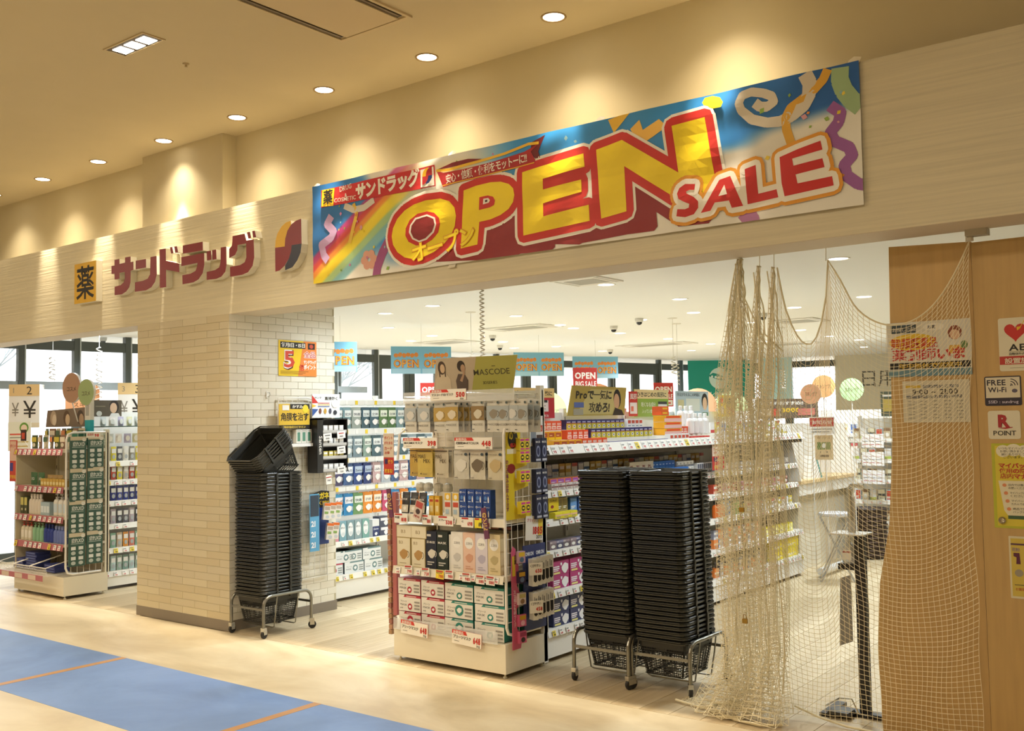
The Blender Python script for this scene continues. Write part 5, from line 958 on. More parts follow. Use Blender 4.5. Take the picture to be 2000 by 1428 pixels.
# third shelf
S3 = 'third shelf of the medicine gondola'
row(carton(.115, .09, .05, 'E0C21E', [('e', .35, .3, .16, .12, '8E2A2A'), ('t', 'コンタック', .1, .66, .2, .7, '3A3020')]).mesh('carton'), F2, 5.35, 5.47, .08, .95, 1, 'yellow carton with a red mark', 'carton', S3); row(c2(.06, .085, 'B8A46A', '8A7A4A', '', 2), F2, 5.48, 5.60, .1, .94, 2, 'khaki carton', 'carton', S3)
row(c2(.085, .04, 'EADC2E', 'E8B6A0', '', 3), F2, 5.37, 5.63, .04, .901, 3, 'flat yellow carton', 'carton', S3); row(c2(.08, .09, '3A6AB0', '6A9AD0', '', 2), F2, 5.61, 5.9, .09, .93, 3, 'blue carton', 'carton', S3)
pal = [('C8503A', 'E8B6A0'), ('7A2E2A', 'D8A898'), ('D8A6B8', 'A8506A'), ('E6DED2', 'B8443A')]
row([c2(.07, .075, a, b_, '', k) for k, (a, b_) in enumerate(pal)], F2, 7.72, 9.3, .08, .901, 18, 'small reddish packet', 'packet', S3, 'packet', jr=.08)
# fourth shelf
S4 = 'fourth shelf of the medicine gondola'
row([c2(.075, .055, a, b_, 'EX', 1) for a, b_ in (('7E6E74', 'A08E96'), ('4A4A66', '8A8AA8'), ('6E6268', '9A8A90'))], F2, 5.33, 5.95, .06, .701, 8, 'dark mauve carton', 'carton', S4, jr=.06)
ot = bottle(.02, .14, 'E8722A', '3A3A3A').mesh('bottle'); row(ot, F2, 7.70, 7.90, .05, .701, 4, 'slim orange bottle', 'bottle', S4)
row(pouch(.075, .15, .01, '4A6A9A', [('e', .5, .55, .3, .3, 'B8C8D8')]).mesh('packet'), F2, 7.88, 8.05, .06, .701, 2, 'blue packet', 'packet', S4); row(bottle(.018, .14, '7AA04A', '4A7A3A').mesh('bottle'), F2, 8.06, 8.2, .05, .701, 3, 'slim green bottle', 'bottle', S4)
row([c2(.07, .08, a, b_, '', k) for k, (a, b_) in enumerate((('D8C23A', 'E6E0C8'), ('E8E4DE', 'C8503A'), ('A8B4C0', 'E6E2DC')))], F2, 8.25, 9.35, .06, .701, 13, 'small mixed carton', 'carton', S4)
# fifth shelf: pink boxes, then orange packets
S5 = 'fifth shelf of the medicine gondola'
def mb2(c, w): return carton(w, .088, .12, c, [('r', .06, .55, .42, .64, 'EDE6EA'), ('r', .06, .40, .42, .5, 'EDE6EA'), ('r', .06, .28, .36, .35, 'EDE6EA'), ('r', .08, .06, .45, .2, 'E8DE8A'), ('p', [(.48, .85), (.58, .85), (.57, .68), (.53, .62), (.49, .68)], 'F0EEF0'), ('m', .74, .42, .4, 'F0EDEA')]).mesh('mask_box')
row(mb2('B03070', .19), F2, 5.34, 5.95, .09, .446, 3, 'magenta mask box', 'mask box', S5, 'mask_box', layers=2, lh=.0895); row([c2(.08, .075, 'E8843A', 'F0C8A0', '', 3), c2(.08, .075, '8E8E9E', 'E0E0E6', '', 0)], F2, 7.68, 8.6, .07, .446, 10, 'orange or grey packet', 'packet', S5, 'packet', layers=2, lh=.076); row([c2(.09, .08, 'E8D42E', 'F0E890', '', 2)], F2, 8.7, 9.35, .06, .446, 6, 'yellow packet', 'packet', S5, 'packet')
S6 = 'lowest shelf of the medicine gondola'
row(mb2('2E3560', .185), F2, 5.34, 5.93, .09, .206, 3, 'navy mask box', 'mask box', S6, 'mask_box', layers=2, lh=.0895); row([c2(.08, .075, 'E8843A', 'F2D8B8', '', 3), c2(.06, .12, '8A8A8E', 'C8C8CE', '', 0)], F2, 7.68, 8.7, .07, .206, 11, 'orange or grey box', 'box', S6)
row([c2(.3, .09, 'E8D42E', 'F0D83A', '', 2)], F2, 8.8, 9.45, .05, .206, 2, 'wide yellow display box', 'box', S6, layers=2, lh=.0905)
# signs standing on the run
def board(w, h, c, loc, rz, label, art, name='display_board', cat='display board', th=.006, tilt=0):
    b = MB(); b.box(-w/2, -th/2, 0, w/2, th/2, h, M(c, .5)); draw(b, art, w, h, -th/2); return b.obj(name, None, loc, (tilt, 0, rz), label=label, cat=cat)
XB = -4.20
board(.55, .215, 'C22E36', (XB, 5.65, 1.56), pi/2, 'red display board with cream cold-symptom heading', [('r', 0, .68, 1, 1, 'E8CE8A'), ('t', 'のどの痛み・せき・熱に', .05, .76, .17, .9, '2E2A26', .03), ('r', .56, .22, .86, .6, 'EFEAE4'), ('r', .58, .52, .84, .6, '2A2A30'), ('r', .6, .3, .8, .32, '6A6A6A'), ('r', .6, .4, .8, .42, '6A6A6A'), ('r', .3, .05, .42, .62, 'E8C01E'), ('t', '全薬成分をプラス!', .44, .04, .1, .48, 'F0E4E0', .03)])
b = MB(); q = [(-.42, 0), (.38, 0), (.42, .22), (-.35, .225)]; b.poly(q, 0, M('B59C4A', .45), .005); b.poly([(-.30, .01), (.2, .01), (.32, .2), (-.1, .2)], -.0008, 'C9B672'); b.text('Proで一気に', -.31, .13, .075, '2A241A', -.0015, .04, 'l', w=.50, shear=.15); b.text('攻めろ!', -.14, .03, .085, '2A241A', -.0015, .04, 'l', w=.30, shear=.15)
b.ell(.275, .13, .055, .075, -.001, '1E1A18', 16); b.ell(.265, .11, .042, .06, -.0015, 'D0A078', 16); b.poly([(.20, 0), (.37, 0), (.34, .04), (.24, .06)], -.002, '2A2420'); b.rect(-.33, .06, -.2, .1, -.0015, '5A6AA0'); b.rect(-.34, .005, -.21, .05, -.0015, 'A8A088')
b.obj('display_board', None, (XB+.02, 6.48, 1.575), pi/2, label='large gold display board with bold lettering and a printed face', cat='display board')
board(.13, .20, 'C8382E', (XB+.03, 6.98, 1.565), pi/2, 'narrow red and white vertical board beside the green board', [('t', '風邪', .1, .7, .25, .8, 'F4E8DC', .03), ('r', .08, .1, .92, .55, 'F0E8E0'), ('r', .2, .2, .5, .4, 'E87A5A')])
board(.56, .225, '8FB043', (XB, 7.33, 1.56), pi/2, 'green display board with cream cold heading', [('r', 0, .66, 1, 1, 'EAD9A0'), ('t', 'ひきはじめの風邪に', .06, .74, .2, .88, '2E2A26', .02), ('t', '眠くなる成分', .18, .38, .18, .42, 'EAF2D8', .02), ('t', '入っていません', .2, .14, .16, .42, 'EAF2D8', .02), ('r', .68, .25, .95, .56, 'E4E4DE'), ('r', .68, .46, .95, .56, '3A3A3A')])
board(.62, .22, 'BFD2D8', (XB, 8.05, 1.56), pi/2, 'pale blue display board with a printed woman', [('t', '手足が冷えるこの時期に', .04, .8, .15, .7, '4A5A66', .02), ('e', .88, .6, .1, .33, '1E1A18'), ('e', .88, .5, .07, .27, 'F0C8A0'), ('r', .06, .3, .24, .65, 'D8CE9A'), ('r', .3, .2, .72, .7, 'E4E8DC'), ('r', .8, .0, .97, .14, '4A7A3A')])
board(.34, .20, 'E8C62A', (XB+.02, 8.70, 1.55), pi/2, 'yellow display board with red lettering near the net', [('t', '目薬', .35, .6, .3, .5, '2A2A2A', .03), ('t', '花粉', .45, .1, .4, .5, 'C82E3A', .04), ('e', .2, .3, .12, .2, 'F0D8B8'), ('r', .05, .6, .25, .9, 'E2602A')])
# ================================================================ G5: mask wall gondola left of the end unit
F5 = Fr(-6.60, 0, pi/2)
t = gondola('white face-mask wall gondola behind the tiled pillar', F5, 5.94, 8.8, .42, .20, [(.225, 0, .02), (.515, .01, .025)], 1.78, mat=GWH, lip_h=.045, cards=(2, 2, 0, 2), group=None)
b = MB()
for z in (1.715, 1.455, 1.205, .955):
    b.box(.0, -.008, z-.003, 2.8, -.004, z+.035, M('E9E7E2', .25))
    for i in range(24): hook(b, .06+i*.11, .40, z, .34, CHR)
b.obj('hook_rail', t, kind='stuff')
b = MB()
for z in (1.715, 1.455, 1.205, .955):
    for i in range(9): b.box(.05+i*.12, -.012, z-.002, .08+i*.12, -.009, z+.034, M('E8C93A' if (i+int(z*10)) % 2 else 'EFEDE8'))
b.obj('peg_card', t, kind='stuff')
def mp(c, c2, t, mc='EFEDEA', h=.19, w=.1): return pouch(w, h, .02, c, [('r', .08, .55, .92, .86, c2), ('t', t, .14, .62, .14, .72, '2E3A44' if c2 > 'B' else 'EEF0F0', .03), ('m', .5, .3, .6, mc, mc)]).mesh('mask_packet')
rows5 = [(1.50, [('6E8E96', 'E8EAE8', '超立体'), ('7A979C', 'E4E8E6', '超立体'), ('9AA39A', 'E6E6E2', '快適'), ('3E5A66', 'DDE4E4', '立体'), ('44606C', 'E0E6E4', '立体'), ('5A7A4A', 'E6ECDC', '立体'), ('4A6E3E', 'E2E8D8', '立体')]), (1.245, [('C9868E', 'E9DCDC', '超立体'), ('9EB0B8', 'E4E8E8', '超立体'), ('7E929A', 'DDE4E4', '超立体'), ('8EA69A', 'E2EAE2', '超立体'), ('4E6A72', 'E8ECEA', '立体'), ('8A8E96', 'E8E6E4', '快適')]), (1.0, [('4A4468', 'E8E4EC', 'くもり'), ('3E5E8E', 'E4E8F0', 'くもり'), ('2E4A8A', 'B8C8DC', 'Zutto'), ('2A3E7A', 'B0C0D8', 'Zutto'), ('C9A8A8', 'EEE6E4', 'ふわ'), ('B8C0C8', 'EAEAEA', 'ふわ')]), (.735, [('3E9AC8', 'E8E2E4', 'ガーゼ'), ('2E86C0', 'E4E4E8', 'ガーゼ'), ('6E9A66', 'E0E8DC', '快適'), ('E8902A', 'F6E8D4', '子供'), ('E4882A', 'F4E4CE', '子供'), ('C84A72', 'F0DCE4', '女性')])]
for z, its in rows5:
    w_ = .118 if len(its) < 7 else .112
    its = its+[its[(q*3+1) % len(its)] for q in range(5)]
    for i, (c, c_, tt) in enumerate(its):
        me = mp(c, c_, tt, w=w_-.012)
        for q in range(2): put(me, F5, 6.045+i*w_+q*.006, .02+.06*q, z-.01*q*0, '%s mask packet, %s from left, %s hook row of the mask wall' % (('front', 'rear')[q], ordn(i), {1.50: 'top', 1.245: 'second', 1.0: 'third', .735: 'lowest'}[z]), 'packet', 'mask packets on the mask wall', name='mask_packet', jr=.12)
def oval(c, c_): return carton(.085, .17, .05, c, [('e', .5, .55, .36, .36, 'EEF0F0'), ('t', 'ポケット', .2, .62, .12, .6, '2A3A44', .03), ('m', .5, .35, .45, 'D8DEE0', 'D8DEE0')]).mesh('mask_carton')
for i, c in enumerate(('D88E9A', '7EA8B4', '7E9AA0', '8EA4A8', '7AA8A0')): put(oval(c, 0), F5, 6.01+i*.092, .05, .516, 'upright carton with a white oval, %s from left, mask wall shelf' % ordn(i), 'carton', 'oval-fronted cartons')
put(carton(.085, .155, .06, 'E4E4E4', [('r', 0, 0, 1, .6, '2E3A6A'), ('t', 'Zutto', .12, .4, .14, .76, 'E8ECF4', .03), ('m', .5, .16, .4, 'EEF0F2')]).mesh('mask_carton'), F5, 6.50, .05, .516, 'white and navy carton on the mask wall shelf', 'carton', None)
for k in range(2): put(carton(.13, .085, .09, '4A4E5E', [('r', .1, .55, .9, .85, 'E8E8EC'), ('m', .6, .3, .4, 'ECECEE', 'ECECEE')]).mesh('mask_box'), F5, 6.63, .08, .516+k*.086, 'grey mask box at the right of the mask wall shelf, %s' % ('lower', 'upper')[k], 'mask box', 'grey mask boxes')
def tbox(w, c): return carton(w, .10, .16, c, [('r', 0, 0, 1, 1, 'E4E6E4'), ('p', [(.25, .88), (.3, 1), (1, 1), (1, .88)], c), ('t', 'プリーツ', .07, .5, .15, .3, '4A5258', 0), ('t', 'MASK', .07, .3, .17, .33, '4A5258', 0), ('e', .55, .42, .13, .28, c), ('m', .55, .42, .14, 'EEF0EE'), ('r', .74, .55, .96, .65, '8E9694'), ('r', .74, .36, .96, .46, '8E9694'), ('r', .74, .17, .96, .27, '8E9694')]).mesh('mask_box')
for L_ in range(2):
    for i in range(3): put(tbox(.225, '6E8A8C' if i or L_ else 'B84A5A'), F5, (5.96+.16*L_, 6.21, 6.445)[i]-.0+(.02 if L_ == 0 else 0), .10, .226+L_*.1015, '%s-edged white mask box, %s layer, %s on the mask wall bottom shelf' % ('grey' if i or L_ else 'red', ('lower', 'upper')[L_], ('leftmost', 'middle', 'rightmost')[i]), 'mask box', 'mask boxes at the bottom of the mask wall')
# ================================================================ G3: left end unit and G4: wall run behind it
F3 = Fr(0, 4.735, 0)
PKR = M('B86A72', .4)
t = gondola('cream end display unit at the left entrance with pink price rails', F3, -9.722, -8.815, .43, .20, [(.49, 0, .02), (.74, .0, .02), (1.01, 0, .02), (1.355, -.01, .03)], 1.50, lipm=PKR, lip_h=.055)
b = MB(); b.tube([(.905, .02, .28), (.905, .02, 1.44), (.905, .035, 1.49), (.905, .08, 1.505), (.905, .40, 1.505)], .01, GWH, 8); b.tube([(.905, .02, .28), (.905, .04, .235), (.905, .09, .22), (.905, .36, .22)], .01, GWH, 8); b.obj('side_frame', t)
b = MB()
for k in range(14): b.bar((.905, .02, .30+k*.086), (.905, .42, .30+k*.086), .0022, GWH, 4)
for k in range(6): b.bar((.905, .07+k*.06, .225), (.905, .07+k*.06, 1.5), .002, GWH, 4)
b.obj('side_grid', t, kind='stuff')
b = MB(); b.box(-.012, .01, .2, .0, .46, 1.34, M('D2C6A6', .5)); b.obj('left_side_panel', t)
XD = MB(); XD.box(-.078, -.012, 0, .078, 0, .30, M('3C5A4E', .35)); XD.rect(-.078, .265, .078, .30, -.0126, 'C9BCA0'); XD.text('疲れXD', -.055, .215, .045, 'D8DCD4', -.0132, .03, 'l', w=.12); XD.rect(-.06, .2, .06, .206, -.0128, 'A8B4AC'); XD.ell(.055, .272, .02, .018, -.0136, 'DCD8CC', 14)
for i in range(2):
    for j in range(4): (XD.ell if j % 2 else XD.rect)(*((-.036+i*.072, .165-j*.045, .022, .017) if j % 2 else (-.058+i*.072, .148-j*.045, -.014+i*.072, .178-j*.045)), -.0132, 'B9C0B8' if j % 2 else 'DADCD6')
    for j in range(4): XD.rect(-.066+i*.072, .143-j*.045, -.006+i*.072, .1445-j*.045, -.0129, '24382F')
XDm = XD.mesh('blister_card')
for i in range(2):
    for j in range(4): put(XDm, Fr(-8.79, 0, pi/2), 4.842+i*.170+(.006 if j < 2 else 0), .0, 1.175-j*.292-(.0 if i else .006), 'green blister card with silver windows, %s column, %s row from top' % (('left', 'right')[i], ORD[j]), 'blister card', 'green blister cards on the side grid', name='blister_card', jr=.02)
b = MB(); b.box(-.07, -.001, 0, .07, .001, .05, M('E9E2D2', .5)); b.text('お買得', -.06, .02, .025, 'B8503A', -.002, .03, 'l', w=.06); b.text('98', .01, .01, .035, 'C4281E', -.002, .05, 'l', w=.045); b.obj('price_sign', None, (-8.772, 4.99, 1.455), pi/2, label='small white price sign above the green blister cards', cat='price sign')
# wire baskets at the bottom of the left end unit
for i in range(3):
    x0 = -9.80+i*.30; o = thing('wire_basket', 'white wire basket at the bottom of the left end unit, %s' % from_left(i, 3), 'wire basket', (x0, 4.62, .215), 0, 'wire baskets of the left end unit'); b = MB(); w = .285
    for k in range(13): x = w*k/12; b.bar((x, 0, .075), (x, .02, 0), .0018, GWH, 4); b.bar((x, .02, 0), (x, .30, 0), .0016, GWH, 4)
    for z in (.0, .025, .05, .075): b.bar((0, .02-z*.26, z), (w, .02-z*.26, z), .0018, GWH, 4)
    b.obj('wires', o, kind='stuff'); b = MB(); b.tube([(0, .30, .14), (0, 0, .075), (w, 0, .075), (w, .30, .14)], .004, GWH, 6); b.obj('rim_wire', o)
b = MB(); b.box(0, -.002, 0, .86, .002, .05, PKR)
for k in range(3): b.rect(.1+k*.25, .004, .24+k*.25, .046, -.003, 'DCC8B4')
b.obj('price_strip', None, (-9.81, 4.612, .17), label='pink price strip on the wire baskets of the left end unit', cat='price strip')
npk = carton(.20, .022, .14, '2A3470', [('r', .1, .3, .9, .6, '6A78B0')], top='39468C').mesh('packet')
for st_, (x, n) in enumerate(((-9.68, 4), (-9.45, 7), (-9.10, 3))):
    for k in range(n): put(npk, F3, x+R.uniform(-.008, .008), .09, .224+k*.0235, 'flat navy packet, %s from bottom of the %s pile in the wire baskets' % (ordn(k), ('left', 'middle', 'right')[st_]), 'packet', 'navy packets in the wire baskets', name='packet', jr=.08)
def rr(me, s0, s1, d, z, n, desc, cat, where, **k): row(me, F3, s0, s1, d, z, n, desc, cat, where, **k)
A3 = 'lower shelf of the left end unit'
rr(bottle(.028, .17, 'D9CFB4', 'C94A3A', 'EFE8D8', pump=True).mesh('bottle'), -9.69, -9.48, .06, .491, 3, 'cream pump bottle', 'bottle', A3); rr(bottle(.027, .17, '8EBC94', '9AC8A0', pump=True).mesh('bottle'), -9.47, -9.27, .06, .491, 3, 'pale green pump bottle', 'bottle', A3)
rr(bottle(.026, .17, '2A3E8E', '22306E').mesh('bottle'), -9.26, -9.09, .06, .491, 3, 'dark blue bottle', 'bottle', A3); rr(bottle(.027, .16, '6A7AB4', '8A98C8').mesh('bottle'), -9.08, -8.86, .06, .491, 4, 'periwinkle bottle', 'bottle', A3)
B3_ = 'middle shelf of the left end unit'
rr(carton(.06, .16, .05, '4A4E32', [('r', .05, .5, .95, .95, 'C9BE6A'), ('e', .5, .25, .2, .08, 'D8D0A0')]).mesh('carton'), -9.69, -9.55, .06, .741, 2, 'green and yellow carton', 'carton', B3_); rr(bottle(.027, .19, 'DDD2C0', 'E6DCCC').mesh('bottle'), -9.54, -9.31, .06, .741, 4, 'pale round bottle', 'bottle', B3_)
rr(carton(.055, .12, .05, 'A8BCC4', [('r', .1, .2, .9, .7, 'DDE6E8')]).mesh('refill_pack'), -9.30, -9.14, .06, .741, 3, 'pale blue refill pack', 'refill pack', B3_); rr(bottle(.035, .20, 'E2DED2', 'D8D6CE', 'C8D6DC', pump=True).mesh('spray_bottle'), -9.12, -8.86, .08, .741, 3, 'white spray bottle', 'spray bottle', B3_, name='spray_bottle')
C3 = 'upper shelf of the left end unit'
rr(pouch(.12, .12, .03, '3E6A48', [('t', 'XD', .3, .4, .3, .5, 'D8DCD4')]).mesh('pouch'), -9.62, -9.35, .10, 1.011, 2, 'dark green pouch', 'pouch', C3, name='pouch'); rr(pouch(.10, .10, .03, 'B0905A', [('r', .2, .3, .8, .6, 'D8C8A0')]).mesh('pouch'), -9.34, -9.06, .12, 1.011, 3, 'tan pouch', 'pouch', C3, name='pouch'); rr(carton(.05, .07, .04, 'C9A24A', [('r', .1, .2, .9, .6, 'E6D49A')]).mesh('small_box'), -9.30, -8.86, .05, 1.011, 8, 'small golden box', 'box', C3)
D3 = 'top of the left end unit'
mx = [pouch(.10, .13, .02, c, [('r', .1, .5, .9, .85, c_), ('e', .5, .28, .25, .15, 'D8D2C0')]).mesh('pouch') for c, c_ in (('4A5A3A', 'C9B84A'), ('8A6A5A', 'E4D8C4'), ('C8C0A8', '4A6A52'), ('6A5A4A', 'D88A5A'))]
for q in range(2): row(mx, F3, -9.60, -8.86, .10+.12*q, 1.356+.06*q, 7, '%s pouch of mixed colours' % ('front', 'rear')[q], 'pouch', D3, jr=.2, name='pouch')
b = MB(); b.poly([(-.42, 0), (.38, .0), (.37, .185), (-.39, .165)], 0, M('7A6A5C', .5), .005)
for k in range(3): b.ell(-.27+k*.25, .09, .06, .07, -.001, ('B8A48E', '5A4436', '4A3C34')[k], 14); b.ell(-.25+k*.25, .07, .042, .055, -.0015, ('D8C8B4', 'D0B89A', 'B89A80')[k], 12)
b.obj('display_board', None, (-9.36, 5.06, 1.56), label='brown display board with three printed portraits on the left unit', cat='display board')
b = MB(); b.poly([(-.16, 0), (.13, 0), (.13, .11), (-.09, .11)], 0, M('3E8068', .4), .12); b.obj('tray', None, (-8.98, 4.88, 1.385), label='green tray box on the left end unit', cat='tray')
b = MB(); b.box(-.045, -.02, 0, .045, .02, .12, M('18A0B0', .4)); b.box(-.045, -.02, .12, .045, .02, .30, M('DAD8D0', .4)); b.rect(-.03, .16, .03, .26, -.0208, 'A8A8A2'); b.obj('totem_sign', None, (-8.86, 5.0, 1.50), label='white and turquoise totem sign beside the green tray', cat='sign')
for x, z, rx, rz_, c, lb in ((-9.13, 1.93, .143, .143, 'B08A70', 'large brown oval disc sign above the left end unit'), (-8.87, 1.88, .122, .122, '9CB07A', 'smaller green oval disc sign above the left end unit')):
    b = MB(); n = 28; vs = [(rx*cos(2*pi*k/n), y_, rz_*sin(2*pi*k/n)) for y_ in (-.012, .012) for k in range(n)]
    b.add(vs, [tuple(range(n)), tuple(range(n, 2*n))[::-1]], M(c, .5)); b.add(vs, [(k, n+k, n+(k+1) % n, (k+1) % n) for k in range(n)], M('DCD8CE', .5)); b.text('コスメ', -rx*.55, -.03, .05, '5A4A3A', -.0135, .01, 'l', w=rx*1.1); b.bar((0, 0, -rz_), (0, .06, -rz_-.18), .006, M('DCD8CE', .5), 5); b.obj('disc_sign', None, (x, 4.98, z), .08, label=lb, cat='disc sign')
# wall run behind the left unit
F4 = Fr(-8.98, 0, pi/2)
t = gondola('white run of hair goods behind the left end unit', F4, 5.21, 8.2, .42, .15, [(.17, 0, .02), (.39, 0, .02), (.62, .0, .02), (.84, 0, .02), (1.04, 0, .02), (1.22, 0, .02)], 1.70, mat=GWH, lip_h=.05, cards=(0, 1, 3, 2))
for zi, (z, cs) in enumerate(((.171, ('7E9E92', 'B8D0CC', '98B0A0')), (.391, ('D8806A', '8FB8A0', 'C8B49A', 'E0963A')), (.621, ('6E6A72', 'B8A8B0', '4A4A52')), (.841, ('2E3A8A', '26307A', '3A4490')), (1.041, ('D8C8B0', 'C8503A', 'E8D84A')), (1.221, ('8E8A7E', 'D8C83A', '5A5A5E', 'E4E0D4')))):
    ms = [pouch(.055, .14, .012, c, [('r', .1, .55, .9, .85, 'E6E4DE'), ('e', .5, .3, .3, .15, 'B0B4B4')]).mesh('packet') for c in cs]
    row(ms, F4, 5.24, 5.96, .04, z, 11, 'small hanging packet', 'packet', '%s shelf of the white run' % ('lowest', 'second', 'third', 'fourth', 'fifth', 'top')[zi], 'packet', jr=.1)
b = MB(); b.box(0, 0, 0, 1.2, .30, .01, M('2E4A3E', .5)); o = b.obj('sample_shelf', None, (-8.99, 5.22, 1.55), pi/2, label='dark green sample shelf above the white run', cat='shelf')
ms = [pouch(.07, .09, .02, c, [('e', .5, .5, .3, .3, 'E8E6DE')]).mesh('sample_pack') for c in ('C8CCC8', 'E8E0D8', 'B8B0C8', 'D8D4A8')]
for q in range(2): row(ms, F4, 5.26, 6.0, .05+.12*q, 1.395+.03*q+.0 if q == 0 else 1.561, 8, 'glossy %s sample pack' % ('lower', 'upper')[q], 'sample pack', 'green sample shelf', 'sample_pack', jr=.2)
board(.29, .16, '5A5040', (-9.16, 5.36, 1.655), pi/2, 'framed photo board with a printed woman on the white run', [('e', .72, .6, .18, .4, '2E2420'), ('e', .7, .52, .13, .32, 'D8B494'), ('p', [(.55, 0), (.95, 0), (.88, .2), (.62, .2)], 'E4E2DC'), ('e', .18, .18, .1, .16, 'C8C8C0'), ('r', .05, .6, .4, .65, '8A7E66')])
# ---------------------------------------------------------------- far interior: window wall, doors, back wall
FRM = M('4E5350', .45, .3); FRL = M('B8BEC0', .35, .5); GLS = M('E8F0F4', .05, alpha=.10, spec=.6)  # FRL: paler mullion strip, light reflecting off the aluminium put into the colour
WA_, WB_, WD_ = Vector((-12.0, 4.9, 0)), Vector((-11.5, 10.7, 0)), Vector((-9.6, 18.75, 0)); WE_ = Vector((-6.98, 19.35, 0))
def seg(A, B): d = B-A; return math.atan2(d.y, d.x), d.length
nwin = [0]
def window(A, B, s0, s1, z0=0.0, z1=2.70, name=None, door=False, band=(2.50, 2.62), sash=None):
    a, L_ = seg(A, B); nwin[0] += 1
    t = mk(name or 'window_%d' % nwin[0], None, None, (A.x, A.y, 0), a, kind='structure'); u = (B-A)/L_
    b = MB(); b.box(s0, -.04, 0, s0+.07, .04, z1, FRM); b.box(s0+.0701, -.045, 0, s0+.085, .045, z1, FRL); b.obj('mullion', t)
    b = MB(); b.box(s0+.085, -.035, band[0], s1, .035, band[1], FRM); b.obj('transom', t)
    if sash: b = MB(); b.box(s0+.085, -.03, sash[0], s1, .03, sash[1], M('8E9698', .4)); b.obj('transom', t)
    b = MB(); b.box(s0+.085, -.004, .1, s1, .004, band[0], GLS); b.obj('pane', t); b = MB(); b.box(s0+.085, -.004, band[1], s1, .004, z1, GLS); b.obj('pane', t)
    b = MB(); b.box(s0+.085, -.03, 0, s1, .03, .1, FRM); b.obj('sill', t)
    if door:
        b = MB(); m_ = (s0+s1)/2+.04
        b.box(s0+.085, -.03, 2.40, s1, .03, 2.50, FRM); b.box(m_-.1, -.028, .1, m_-.006, .028, 2.40, FRM); b.box(m_+.006, -.028, .1, m_+.1, .028, 2.40, FRM); b.box(s0+.085, -.028, .1, s0+.15, .028, 2.4, FRM); b.box(s1-.09, -.028, .1, s1, .028, 2.4, FRM); b.obj('door_leaf_frame', t)
    return t
for k in range(-1, 8):
    s = .92+.66*k
    window(WA_, WB_, s, s+.66, sash=(2.02, 2.115))
window(WA_, WB_, 6.2-.66+.0, 5.82, sash=(2.02, 2.115)) if 0 else None
ml = [(-.2, .47, 0), (.47, 1.72, 1), (1.72, 2.9, 0), (2.9, 4.22, 1), (4.22, 4.95, 0), (4.95, 5.66, 0), (5.66, 7.0, 1), (7.0, 7.64, 0), (7.64, 8.30, 0)]
for s0, s1, d in ml: window(WB_, WD_, s0, s1, door=bool(d))
window(WD_, WE_, 0, .9); window(WD_, WE_, .9, 1.8, door=True); window(WD_, WE_, 1.8, 2.69)
BW = M('E6DDC4', .8)
a, L_ = seg(WE_, Vector((1.4, 21.5, 0)))
b = MB(); b.box(0, 0, 0, L_, .1, ZS, BW); w = b.obj('wall_shop_back', None, tuple(WE_), a, kind='structure')
b = MB(); b.text('日用品', 0, 0, .36, '6A6456', -.012, .0, 'l'); b.obj('wall_lettering', None, (WE_.x+.42, WE_.y+.115, 2.10), a, label='grey kanji lettering on the far beige wall', cat='lettering')
b = MB(); b.box(-13.5, 4.0, 0, -12.05, 5.0, ZS, M('CFC2A2', .8)); struct('wall_shop_left', b)
# outside: pavement, pale buildings, bare trees
b = MB(); b.box(-60, -20, -.35, -9, 60, -.21, M('C9C9C6', .9)); struct('ground_outside', b)
for i, (x, y, w_, h) in enumerate(((-52, 6, 9, 7), (-50, 24, 12, 6), (-40, 45, 16, 7))):
    t = thing('far_building', 'pale building outside the windows, %s' % ('left', 'middle', 'right')[i], 'building', (x, y, -.2))
    b = MB(); b.box(-4, -w_/2, 0, 4, w_/2, h, M('F4F5F6', .9)); b.obj('wall', t)
    for q in range(4): b = MB(); b.box(3.96, -w_/2+1+q*w_/4, 3, 4.05, -w_/2+2+q*w_/4, 4.4, M('D8E0E8', .4)); b.obj('window', t)
for i, (x, y) in enumerate(((-16.3, 7.0), (-15.9, 13.6), (-15.0, 19.0))):
    t = thing('bare_tree', 'bare leafless tree outside the windows, %s' % ('left', 'middle', 'right')[i], 'tree', (x, y, -.25)); b = MB(); rr_ = random.Random(i)
    def br(p, d, l, r, k):
        q = p+d*l; b.tube([p, (p+q)/2+Vector((rr_.uniform(-.04, .04), rr_.uniform(-.04, .04), 0)), q], [r, r*.8, r*.6], M('8E989C', .9), 5)
        if k:
            for _ in range(3): dd = (d+Vector((rr_.uniform(-.7, .7), rr_.uniform(-.7, .7), rr_.uniform(-.1, .5)))).normalized(); br(q, dd, l*.72, r*.6, k-1)
    br(Vector((0, 0, 0)), Vector((0, 0, 1)), 1.3, .07, 5); b.obj('branches', t)
